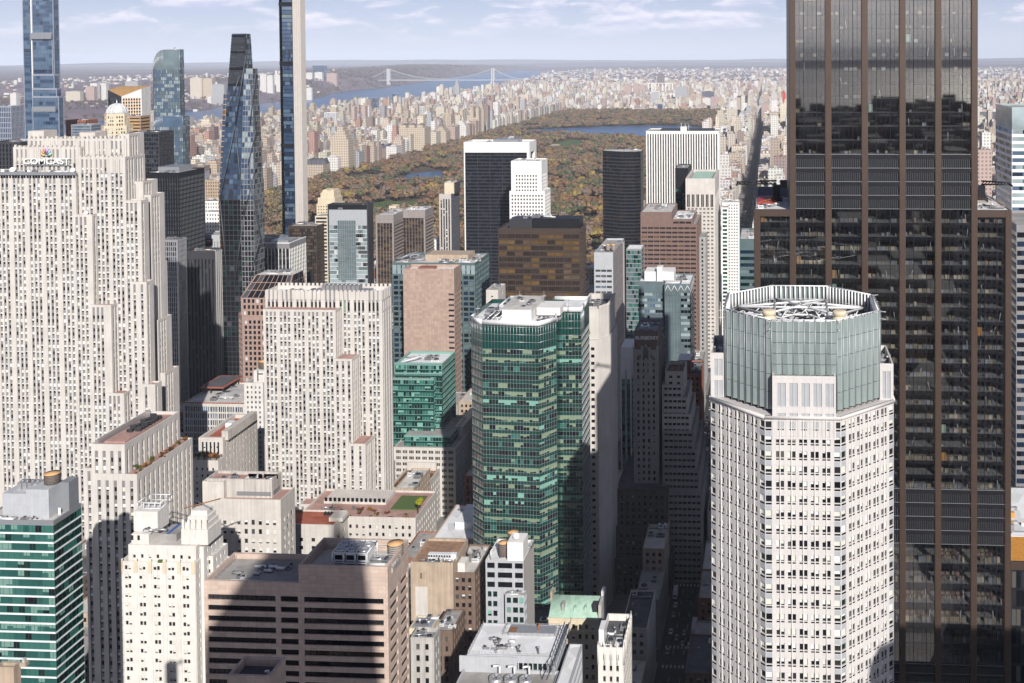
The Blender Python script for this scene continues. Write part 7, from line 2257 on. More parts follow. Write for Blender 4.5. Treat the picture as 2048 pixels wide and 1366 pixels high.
# front pavilion of grey panels
a0, a1 = xf(1545), xf(1672)
ZP = at(1600, 752, yf)[2]
pvs = []
for k in range(5):
 s = (1555 + 24.0 * k); pvs += [((s - 1545) / 127, (s + 8 - 1545) / 127), ((s + 9.5 - 1545) / 127, (s + 17 - 1545) / 127)]
PV = wall(wall='pink_white_granite', spans=[p for p in pvs if p[1] < .99], fl=8.4, win=(.08, .86), depth=.25, mode='v', glass=[('spandrel_grey', 1)], top=.8, part='grey_panel', mull=(1, .1, .1, 'white_frame'))
PV['glass'] = [('spandrel_pale', 1)]
tower(P, rect(a0, a1, yf - .12, yf + 4.2), HB - 6, ZP, PV, 'roof_pale', .8, .5, 5)
for k, (pa_, pb_) in enumerate(((1422, 1452), (1757, 1787))):
 x0_, x1_ = xf(pa_, 288), xf(pb_, 288)
 zz_ = at(1435, 705 if k == 0 else 722, 288)[2]
 tower(P, rect(x0_ + .05, x1_ - .05, yf + 14.6, yf + 32.9), HB - .5, zz_, dict(PV, spans=[(.25, .5), (.55, .8)], fl=7), 'roof_blue', 2.0, .4, 6 + k)
 railing(P, [(x0_ + .3, yf + 14.9), (x0_ + .3, yf + 32)], zz_, key='s%d' % k)
 gear(P, x0_, x1_, yf + 16, yf + 31, zz_ - 2, 5, 90 + k, .7)
# pleated glass crown
ZT = at(1608, 642, yf + 2.6)[2]
g0, g1 = xf(1543, yf + 2.6, 700), xf(1674, yf + 2.6, 700); gl_, gr_ = xf(1450, yf + 13.5, 650), xf(1759, yf + 13.5, 650)
cro = [(g0, yf + 2.6), (g1, yf + 2.6), (gr_, yf + 14), (gr_, yf + 33), (g1, yf + 44.4), (g0, yf + 44.4), (gl_, yf + 33), (gl_, yf + 14)]
for i in range(8):
 p, q = np.array(cro[i]), np.array(cro[(i + 1) % 8]); L = np.linalg.norm(q - p); u = (q - p) / L; n_ = np.array([u[1], -u[0]])
 npl = 6 if i in (0, 4) else 7
 zb_ = ZP - .5 if i == 0 else HB + .9
 c = P.get('crown_facet', i)
 for k in range(npl):
  m0, m1 = p + u * L * k / npl, p + u * L * (k + 1) / npl
  mid = (m0 + m1) / 2 + n_ * .55
  for w0, w1 in ((m0, mid), (mid, m1)):
   for z0_, z1_ in zip(np.linspace(zb_, ZT, 6)[:-1], np.linspace(zb_, ZT, 6)[1:]):
    d_ = w1 - w0
    c.quads([[(*(w0 + d_ * .03), z0_ + .06), (*(w0 + d_ * .97), z0_ + .06), (*(w0 + d_ * .97), z1_ - .06), (*(w0 + d_ * .03), z1_ - .06)]], 'crown_glass')
  c.bar((*m0, zb_ - .6), (*m0, ZT + .3), .32, 'grey_metal')
  c.bar((*(mid - n_ * .03), zb_), (*(mid - n_ * .03), ZT), .07, 'white_metal')
 back = P.get('crown_lining', i)
 back.quads([[(*(q - n_ * .35), zb_), (*(p - n_ * .35), zb_), (*(p - n_ * .35), ZT - 5.2), (*(q - n_ * .35), ZT - 5.2)]], 'spandrel_pale')
 rim = P.get('rim_frame', i)
 rim.bar((*(p - n_ * .3), ZT + .15), (*(q - n_ * .3), ZT + .15), .35, 'white_metal'); rim.bar((*(p - n_ * 1.6), ZT - 5.2), (*(q - n_ * 1.6), ZT - 5.2), 1.1, 'white_metal', .3)
 for k in range(npl * 2 + 1):
  m0 = p + u * L * k / (npl * 2) - n_ * .55
  rim.bar((*m0, ZT - 5.0), (*m0, ZT + .1), .42, 'white_metal')
 for z in (ZT - 4.2, ZT - 3.4):
  rim.bar((*(p - n_ * 2.0), z), (*(q - n_ * 2.0), z), .08, 'white_metal')
 P.get('rim_walkway', i).quads([[(*(p - n_ * .4), ZT - 5.05), (*(q - n_ * .4), ZT - 5.05), (*(q - n_ * 2.2), ZT - 5.05), (*(p - n_ * 2.2), ZT - 5.05)]], 'aluminium')
P.get('plant_floor').mesh([(*p, HB + 12) for p in inset(cro, .4)], [list(range(8))], 'roof_grey')
tr = 0
ci = inset(cro, 2.6)
zt_ = ZT - 3.4
for i, j in ((0, 3), (1, 6), (0, 5), (1, 4), (7, 2), (6, 3), (7, 4), (2, 5), (7, 1), (0, 2), (6, 4), (5, 3)):
 P.get('roof_truss', tr).bar((*ci[i], zt_), (*ci[j], zt_), .55, 'white_metal').bar((*ci[i], zt_ - 2.2), (*ci[j], zt_ - 2.2), .4, 'white_metal')
 for k in range(1, 8):
  a_ = np.array(ci[i]) + (np.array(ci[j]) - np.array(ci[i])) * k / 8; c_ = np.array(ci[i]) + (np.array(ci[j]) - np.array(ci[i])) * (k + .5) / 8
  P.get('roof_truss', tr).bar((*a_, zt_ - 2.2), (*c_, zt_), .25, 'white_metal')
 tr += 1
for k, px in enumerate((1538, 1678)):
 x = xf(px, yf + 17, 625)
 s_ = P.get('ring_stack', k)
 pf = []
 for q in range(3):
  z = ZT - 5.0 + q * 1.7
  pf += [(1.5, z), (1.9, z + .3), (1.9, z + 1.3), (1.5, z + 1.5)]
 s_.lathe((x, yf + 15), [(1.5, HB + 12)] + pf, 'cream', 20)
gear(P, gl_ + 6, gr_ - 6, yf + 12, yf + 36, HB + 12, 16, 4, 1.4, ('white_metal', 'aluminium', 'grey_metal'))
for k in range(16):
 i = k % 8
 p = cro[i]
 P.get('light_arm', k).bar((*p, ZT - (k // 8) * 2), (p[0] + (p[0] - 8) * .08, p[1] + (p[1] - 296) * .08, ZT - (k // 8) * 2), .12, 'white_metal')
P.build()

# ================================================================ bronze tower
m, tt, bb = base('tower_glass')
for n in list(tt.nodes):
 if n.type == 'BSDF_PRINCIPLED':
  tt.nodes.remove(n)
tr_ = tt.nodes.new('ShaderNodeBsdfTransparent'); tr_.inputs[0].default_value = (.66, .68, .70, 1)
gs_ = tt.nodes.new('ShaderNodeBsdfGlossy'); gs_.inputs['Roughness'].default_value = .02; gs_.inputs[0].default_value = (.92, .90, .87, 1)
ge_ = tt.nodes.new('ShaderNodeNewGeometry'); dt_ = tt.nodes.new('ShaderNodeVectorMath'); dt_.operation = 'DOT_PRODUCT'
tt.links.new(ge_.outputs['Incoming'], dt_.inputs[0]); tt.links.new(ge_.outputs['Normal'], dt_.inputs[1])
c5 = M2('POWER', M2('SUBTRACT', 1.0, M2('ABSOLUTE', dt_.outputs['Value'], None, tt), tt), 5.0, tt)
fr2 = tt.nodes.new('ShaderNodeMapRange'); fr2.inputs['To Min'].default_value = .25
tt.links.new(c5, fr2.inputs['Value'])
mx_ = tt.nodes.new('ShaderNodeMixShader')
tt.links.new(fr2.outputs[0], mx_.inputs[0]); tt.links.new(tr_.outputs[0], mx_.inputs[1]); tt.links.new(gs_.outputs[0], mx_.inputs[2])
tt.links.new(mx_.outputs[0], [n for n in tt.nodes if n.type == 'OUTPUT_MATERIAL'][0].inputs[0])
yb = 335.0
xb = lambda p, py=300: at(p, py, yb)[0]
cols_main = [1579.5, 1651, 1724, 1799.5, 1871, 1943.5]
t = thing('bronze_tower', 'huge bronze and black glass tower of broad columns filling the right side', 'skyscraper', (xb(1766), yb + 30, 0))
P = Parts(t)
FOOT.append((xb(1500), xb(2100), yb - 2, yb + 62)); SIL.append((xb(1508), xb(2023), yb, yb + 60, 254)); SIL.append((xb(1579), xb(1953), yb, yb + 58, 325))
cx_ = [xb(p) for p in cols_main]; cw_ = 1.75
ZTOP = 325.0
zy = lambda py: at(1760, py, yb)[2]
ZW = zy(420)
wl, wr = xb(1508.5, 430), xb(2023, 430)
zone = []      # (z0, z1, kind) from the bottom up
mech = [(zy(1400), zy(1326)), (zy(1086), zy(977)), (zy(418), zy(309))]
for k, c in enumerate(cx_ + [wl, wr - cw_]):
 main = k < 6
 cc = P.get('column', k)
 h_ = ZTOP if main else ZW
 x0_ = c; x1_ = c + cw_
 cc.box(x0_, x1_, yb, yb + 1.4, 0, h_, 'bronze', bottom=False)
 cc.box(x0_ - .14, x0_ - .01, yb + .25, yb + 1.0, 0, h_, 'bronze_light', bottom=False); cc.box(x1_ + .01, x1_ + .14, yb + .25, yb + 1.0, 0, h_, 'bronze_light', bottom=False)
 for z in np.arange(4, h_, 6.5):
  cc.box(x0_ - .005, x1_ + .005, yb - .02, yb - .004, z, z + .08, 'bronze_light', bottom=False)
edges = [wl] + cx_ + [wr - cw_]
bays = []
for k in range(7):
 a_, c_ = edges[k] + cw_, edges[k + 1]
 bays.append((a_, c_, ZTOP if 0 < k < 6 else ZW))
# floor levels
lv = []
z = 8.0
while z < mech[0][0] - 3:
 lv.append((z, 6.4)); z += 6.4
def fill(z0, z1, fh_):
 n_ = max(1, int(round((z1 - z0) / fh_))); return [(z0 + (z1 - z0) * i / n_, (z1 - z0) / n_) for i in range(n_)]
offices = fill(4, mech[0][0], 6.4) + fill(mech[0][1], mech[1][0], 6.4) + fill(mech[1][1], mech[2][0], 4.4) + fill(mech[2][1], ZTOP - .5, 4.4)
low_z = 96.0         # nothing under this shows above the octagonal tower's surroundings
paint('crate', (.36, .30, .21), .7)
r = np.random.default_rng(77)
glz = yb + .85
for k, (a_, c_, h_) in enumerate(bays):
 gb_ = P.get('glass_bay', k)
 gb_.quads([[(a_ + .16, glz, 0), (c_ - .16, glz, 0), (c_ - .16, glz, h_ - (2.2 if k in (0, 6) else 0)), (a_ + .16, glz, h_ - (2.2 if k in (0, 6) else 0))]], 'tower_glass')
 mb = P.get('mullion_set', k)
 for i in range(1, 7):
  x = a_ + (c_ - a_) * i / 7
  w_ = .09 if i in (2, 5) else .04
  mb.box(x - w_, x + w_, glz - (.16 if i in (2, 5) else .04), glz - .01, 0, h_ - 2.3, 'black_metal', bottom=False)
 if k in (0, 6):
  P.get('head_beam', k).box(a_ + .02, c_ - .02, yb + .1, yb + 1.2, h_ - 2.2, h_, 'bronze')
for j, (z, fh_) in enumerate(offices):
 if z > ZTOP - 3: continue
 xa_, xz_ = (wl, wr) if z + fh_ < ZW + .5 else (cx_[0], cx_[-1] + cw_)
 s_ = P.get('floor_slab', j)
 s_.box(xa_ + .3, xz_ - .3, glz + .12, yb + 14, z - .35, z, 'grey_stone')
 s_.box(xa_ + .3, xz_ - .3, glz + .06, glz + .11, z - 1.25 * fh_ / 4.4, z + .05, 'black_metal')
 s_.box(xa_ + .3, xz_ - .3, glz - .02, glz + .05, z - .04, z + .04, 'dark_metal')
 if z < low_z: continue
 # what stands behind the glass: crates, desks, poles, sheets of board
 for k, (a_, c_, h_) in enumerate(bays):
  if z > h_ - 3: continue
  cl = P.get('floor_clutter')
  dens_ = .5 if z < 260 else .16
  run = r.random() < .6
  for i in range(7):
   if r.random() > (dens_ * (1.35 if run else .7)): continue
   x = a_ + (c_ - a_) * (i + r.uniform(.1, .3)) / 7
   w_ = (c_ - a_) / 7 * (r.uniform(.8, .95) if run else r.uniform(.4, .8)); hh = 1.1 if run else r.uniform(.6, 1.3)
   if fh_ > 5: hh *= 1.5
   m_ = ('crate', 'crate', 'crate', 'crate', 'crate', 'spandrel_pale', 'aluminium', 'grey_paint', 'cream', 'steel_blue_panel')[r.integers(0, 10)]
   y_ = glz + r.uniform(.6, 1.4) if run else glz + r.uniform(.6, 5)
   cl.box(x, x + w_, y_, y_ + r.uniform(.4, 1.5), z, z + hh, m_)
  if r.random() < (.45 if z < 260 else .15):
   x = r.uniform(a_ + 1, c_ - 1); cl.bar((x, glz + 1.2, z), (x + r.normal(0, .5), glz + 1.2, z + fh_ * .6), .16, 'white_paint')
  if fh_ > 5 and r.random() < .6:
   for q in range(6):
    x = a_ + 1 + q * 1.6
    if x + 1.3 > c_: break
    for yy in (3, 5.5, 8):
     cl.box(x, x + 1.3, glz + yy, glz + yy + .9, z, z + 1.0, ('rose_granite', 'crate', 'red_granite')[q % 3])
  if r.random() < .03:
   cl.box(a_ + .4, a_ + 1.7, glz + .3, glz + .5, z, z + 2.6, ('tank_top', 'orange_paint', 'copper_green')[r.integers(0, 3)])
core = P.get('core_wall')
core.box(cx_[0] + .5, cx_[-1] + cw_ - .5, yb + 14.05, yb + 14.5, 0, ZTOP - .6, 'spandrel_dark')
core.box(wl + .5, cx_[0] + .45, yb + 14.05, yb + 14.5, 0, ZW - .6, 'spandrel_dark'); core.box(cx_[-1] + cw_ - .45, wr - .5, yb + 14.05, yb + 14.5, 0, ZW - .6, 'spandrel_dark')
# louvred plant floors
for q, (z0, z1) in enumerate(mech):
 for k, (a_, c_, h_) in enumerate(bays):
  if z1 > h_: continue
  lo = P.get('louvre_panel', (q, k))
  lo.quads([[(a_ + .1, glz - .10, z0), (c_ - .1, glz - .10, z0), (c_ - .1, glz - .10, z1), (a_ + .1, glz - .10, z1)]], 'black_metal')
  for i in range(15):
   x = a_ + .3 + (c_ - a_ - .6) * i / 15
   lo.box(x, x + .33, glz - .55, glz - .13, z0, z1, 'dark_metal', bottom=False)
  n_ = 4
  for i in range(n_ + 1):
   z = z0 + (z1 - z0) * i / n_
   lo.box(a_ + .12, c_ - .12, glz - .6, glz - .56, z - .06, z + .06, 'grey_metal')
   if i < n_:
    lo.box(a_ + .12, c_ - .12, glz - .58, glz - .56, z + (z1 - z0) / n_ * .68, z + (z1 - z0) / n_ * .98, 'black_metal')
# sides, back, roofs
sd = P.get('side_wall')
for x0_, x1_, h_ in ((cx_[0] - .1, cx_[0] + .3, ZTOP), (cx_[-1] + cw_ - .3, cx_[-1] + cw_ + .1, ZTOP)):
 sd.box(x0_, x1_, yb + 1.45, yb + 58, ZW + .1, h_, 'dark_metal')
for x0_, x1_ in ((wl, wl + .4), (wr - .4, wr)):
 sd.box(x0_, x1_, yb + 1.45, yb + 60, 0, ZW - .1, 'dark_metal')
sd.box(wl + .45, wr - .45, yb + 59.5, yb + 60, 0, ZW - .2, 'dark_metal'); sd.box(cx_[0], cx_[-1] + cw_, yb + 57.5, yb + 58, ZW, ZTOP, 'dark_metal')
gridface(P.get('upper_tier'), [(cx_[1], yb + 12, ZTOP), (cx_[4], yb + 12, ZTOP), (cx_[4], yb + 12, 352), (cx_[1], yb + 12, 352)], 21, 7, [('glass_grey', 3), ('glass_dark', 4)], 'bronze', .2, .8)
P.get('upper_tier').box(cx_[1], cx_[4], yb + 12.1, yb + 46, ZTOP, 352, 'bronze')
P.get('tower_roof').box(cx_[0], cx_[-1] + cw_, yb + 1.5, yb + 58, ZTOP - .5, ZTOP, 'roof_grey')
for k, (x0_, x1_) in enumerate(((wl + .45, cx_[0] - .15), (cx_[-1] + cw_ + .15, wr - .45))):
 P.get('wing_roof', k).box(x0_, x1_, yb + 1.3, yb + 59, ZW - 1.0, ZW - .2, 'roof_white')
 P.get('tarpaulin', k).box(x0_ + .6, x1_ - 4, yb + 12, yb + 30, ZW - .15, ZW + .5, 'red_paint' if k == 0 else 'roof_pale')
 P.get('roof_membrane', k).box(x0_ + .2, x1_ - .2, yb + 32, yb + 58, ZW - .18, ZW + .1, 'slate_roof')
 railing(P, [(x0_ + .5, yb + 6), (x1_ - .5, yb + 26)] if k == 0 else [(x1_ - .5, yb + 6), (x0_ + .5, yb + 30)], ZW - .2, 'orange_paint', 1.6, key='w%d' % k)
 gear(P, x0_, x1_, yb + 3, yb + 12, ZW - .2, 5, 40 + k, .5)
zl_ = zy(1119)
P.get('low_terrace').box(wr + .02, wr + 45, yb, yb + 60, 0, zl_, 'dark_metal')
lt = P.get('terrace_deck')
lt.box(wr + .3, wr + 44, yb + 1.2, yb + 18, zl_ + .01, zl_ + .2, 'orange_paint').box(wr + .3, wr + 44, yb + 18.1, yb + 58, zl_ + .01, zl_ + .3, 'roof_white')
lt.box(wr + .02, wr + 45, yb - .1, yb + 1.0, zl_ - 2.2, zl_ + .25, 'bronze')
for k in range(14):
 lt.box(wr + 1 + r.uniform(0, 9), wr + 3 + r.uniform(0, 9), yb + 18 + 2 * k, yb + 19.4 + 2 * k, zl_ + .3, zl_ + r.uniform(.6, 2.4), ('white_paint', 'spandrel_pale', 'grey_paint', 'orange_paint')[k % 4])
lw = P.get('terrace_glazing')
gridface(lw, [(wr + .3, yb - .02, 60), (wr + 44, yb - .02, 60), (wr + 44, yb - .02, zl_ - 2.3), (wr + .3, yb - .02, zl_ - 2.3)], 30, 13, [('glass_dark', 5), ('glass_room', 3), ('glass_lit', 1), ('glass_brown', 1)], 'black_metal', .2, .9, seed=8)
P.build()
for k, (pa_, pb_, y1_, lab) in enumerate(((1553, 1474, 371, 'black facade crane with long arm pointing left over the avenue'), (1962, 2020, 388, 'black facade crane with long arm on the right shoulder of the bronze tower'))):
 x0_, _, _ = at(pa_, 385, yb + 22); c = at(pb_, y1_, yb + 16)
 t = thing('facade_crane', lab, 'crane', (x0_, yb + 22, ZW), 'facade cranes on the bronze tower')
 Q_ = Parts(t)
 s_ = 1 if k == 0 else -1
 Q_.get('carriage').box(x0_ - 2, x0_ + 2, yb + 20, yb + 24, ZW - .2, ZW + 1.2, 'black_metal')
 Q_.get('turret').box(x0_ - 1.2, x0_ + 1.2, yb + 20.8, yb + 23.2, ZW + 1.2, ZW + 5.2, 'black_metal')
 zt_ = ZW + 5.6
 Q_.get('counterweight').box(x0_ + s_ * 1.2 if k == 0 else x0_ - 3.6, x0_ + 3.6 if k == 0 else x0_ - 1.2, yb + 20.6, yb + 23.4, zt_ - 1.4, zt_ + 1.2, 'dark_metal')
 ar = Q_.get('arm')
 for dz in (0, 1.3):
  ar.bar((x0_, yb + 21.5, zt_ + dz * .9), (c[0], yb + 16, zt_ + .6 + dz * .5), .45, 'black_metal')
 for q in range(9):
  u0, u1 = q / 9, (q + 1) / 9
  f_ = lambda u_, dz: (x0_ + (c[0] - x0_) * u_, yb + 21.5 - 5.5 * u_, zt_ + .6 * u_ + dz)
  ar.bar(f_(u0, 0), f_(u1, 1.0), .25, 'black_metal')
 Q_.get('spreader').bar((c[0], yb + 13, zt_ + .6), (c[0], yb + 19, zt_ + .6), .5, 'black_metal')
 Q_.build()

# ================================================================ towers just behind the view: they throw the long shadows and stand in the reflections
t = thing('tapered_skyscraper', 'tall tapering glass tower holding the viewpoint, seen as a mirror image in the bronze tower', 'skyscraper', (-6, -40, 0))
P = Parts(t)
def taper(key, a_, c_, z0, z1):
 for i in range(4):
  j = (i + 1) % 4
  f = [(*a_[i], z0), (*a_[j], z0), (*c_[j], z1), (*c_[i], z1)]
  gridface(P.get('glass_tier', (key, i)), f, 14, max(2, int((z1 - z0) / 4.5)), [('glass_grey', 3), ('glass_dark', 3), ('glass_steel', 2)], 'white_frame', .25, .9, seed=key * 4 + i)
 P.get('tier_roof', key).mesh([(*p, z1) for p in c_], [(0, 1, 2, 3)], 'roof_grey')
taper(0, rect(-40, 28, -72, -4), rect(-28, 10, -66, -9), 0, 300)
taper(1, rect(-27, 8, -65, -9.5), rect(-24, 3, -64, -11), 300, 347)
taper(2, rect(-15, 2, -60, -14), rect(-12, 1.5, -58, -16), 347, 366)
taper(3, rect(-9, 1, -52, -20), rect(-5, -1, -46, -26), 366, 390)
P.get('spire').bar((-3, -35, 388), (-3, -35, 415), 2.0, 'white_metal')
P.build()
t = thing('lozenge_slab', 'broad concrete lozenge slab across the avenue behind the viewpoint', 'skyscraper', (146, 105, 0))
P = Parts(t)
hexa = [(98, 100), (120, 86), (172, 86), (194, 100), (194, 110), (172, 124), (120, 124), (98, 110)]
tower(P, hexa, 0, 246, wall(wall='concrete', bay=3, ufrac=.6, fl=3.9, mode='h'), 'roof_grey')
P.build()
# ================================================================ beyond the park: landmarks one can point at
BEIGE, CREAM_, WHITE_, PINKB, BROWNB, GREYB, REDB, TANB = (.52, .43, .33), (.60, .53, .43), (.68, .65, .61), (.46, .34, .30), (.27, .20, .175), (.38, .38, .39), (.40, .24, .19), (.47, .38, .30)
FARB = []
def farb(name, label, px0, px1, pyt, y, dep, col, kind='slab', pyb=None, group='far landmarks among the distant blocks', roofc=None):
 x0, _, h = at(px0, pyt, y); x1 = at(px1, pyt, y)[0]
 t = thing(name, label, 'building', ((x0 + x1) / 2, y + dep / 2, 0))
 P = Parts(t); w = x1 - x0
 FARB.append((x0 - 8, x1 + 8, y - 30, y + dep + 10, h))
 zb = -1
 rc = roofc or tuple(.5 * c + .12 for c in col)
 def blk(part, a, c, y0, y1, z0, z1, key=None, cl=col):
  mb = P.get(part, key)
  q = rect(a, c, y0, y1)
  mb.quads([[(*q[i], z0), (*q[(i + 1) % 4], z0), (*q[(i + 1) % 4], z1), (*q[i], z1)] for i in range(4)], 'city_wall', cl)
  P.get('roof', (part, key)).quads([[(*p, z1 + .01) for p in q]], 'city_roof', rc)
 if kind == 'slab':
  blk('wall', x0, x1, y, y + dep, zb, h - 3)
  blk('penthouse', x0 + w * .3, x0 + w * .7, y + dep * .3, y + dep * .8, h - 3, h, cl=tuple(.9 * c for c in col))
 elif kind == 'step':
  for k in range(4):
   blk('tier', x0 + w * .11 * k, x1 - w * .11 * k, y + 1.5 * k, y + dep - 1.5 * k, zb if k == 0 else h * (.70 + .1 * k) - 12, h * (.74 + .087 * k), k)
 elif kind == 'twin':
  blk('wall', x0, x1, y, y + dep, zb, h * .60)
  for k, (a, c) in enumerate(((x0, x0 + w * .36), (x1 - w * .36, x1))):
   blk('tower', a, c, y + 1, y + dep - 1, h * .6, h * .93, k); blk('lantern', a + w * .09, c - w * .09, y + 4, y + dep - 4, h * .93, h, k)
 elif kind == 'pavilion':
  blk('wall', x0, x1, y, y + dep, zb, h * .84)
  for k in range(3):
   a = x0 + w * (.04 + .33 * k)
   blk('turret', a, a + w * .22, y + 2, y + dep * .6, h * .84, h * .95, k)
   P.get('pyramid_roof', k).mesh([(a, y + 2, h * .95), (a + w * .22, y + 2, h * .95), (a + w * .22, y + dep * .6, h * .95), (a, y + dep * .6, h * .95), (a + w * .11, y + dep * .3, h)], [(0, 1, 4), (1, 2, 4), (2, 3, 4), (3, 0, 4)], 'slate_roof')
 elif kind == 'gabled':
  blk('wall', x0, x1, y, y + dep, zb, h * .72)
  n_ = 4
  for k in range(n_):
   a, c = x0 + w * k / n_ + .3, x0 + w * (k + 1) / n_ - .3
   P.get('gable_roof', k).mesh([(a, y, h * .72), (c, y, h * .72), (c, y + dep, h * .72), (a, y + dep, h * .72), ((a + c) / 2, y + 3, h), ((a + c) / 2, y + dep - 3, h)], [(0, 1, 4), (1, 2, 5, 4), (2, 3, 5), (3, 0, 4, 5)], 'slate_roof' if roofc is None else 'roof_red')
 elif kind == 'church':
  blk('nave', x0, x0 + w * .7, y, y + dep, zb, h * .45); blk('tower', x0 + w * .7, x1, y, y + w * .3, zb, h * .86)
  blk('belfry', x0 + w * .74, x1 - w * .04, y + 2, y + w * .28, h * .86, h * .95)
  P.get('spire').mesh([(x0 + w * .74, y + 2, h * .95), (x1 - w * .04, y + 2, h * .95), (x1 - w * .04, y + w * .28, h * .95), (x0 + w * .74, y + w * .28, h * .95), (x0 + w * .85, y + w * .15, h * 1.02)], [(0, 1, 4), (1, 2, 4), (2, 3, 4), (3, 0, 4)], 'copper_green')
 elif kind in ('glass', 'stripe'):
  q = rect(x0, x1, y, y + dep)
  s_ = wall(wall='white_panel' if kind == 'stripe' else 'steel_blue_panel', bay=4, ufrac=.55 if kind == 'stripe' else .95, fl=4, win=(.15, .95), mode='h' if kind == 'glass' else 'v', glass=[('glass_blue', 3), ('glass_navy', 2), ('glass_blue_pale', 1)] if roofc is None else [('glass_teal', 3), ('glass_steel', 2)], span='spandrel_blue', spanin=False)
  tower(P, q, 0, h, s_, 'roof_grey')
 P.build()
 return t
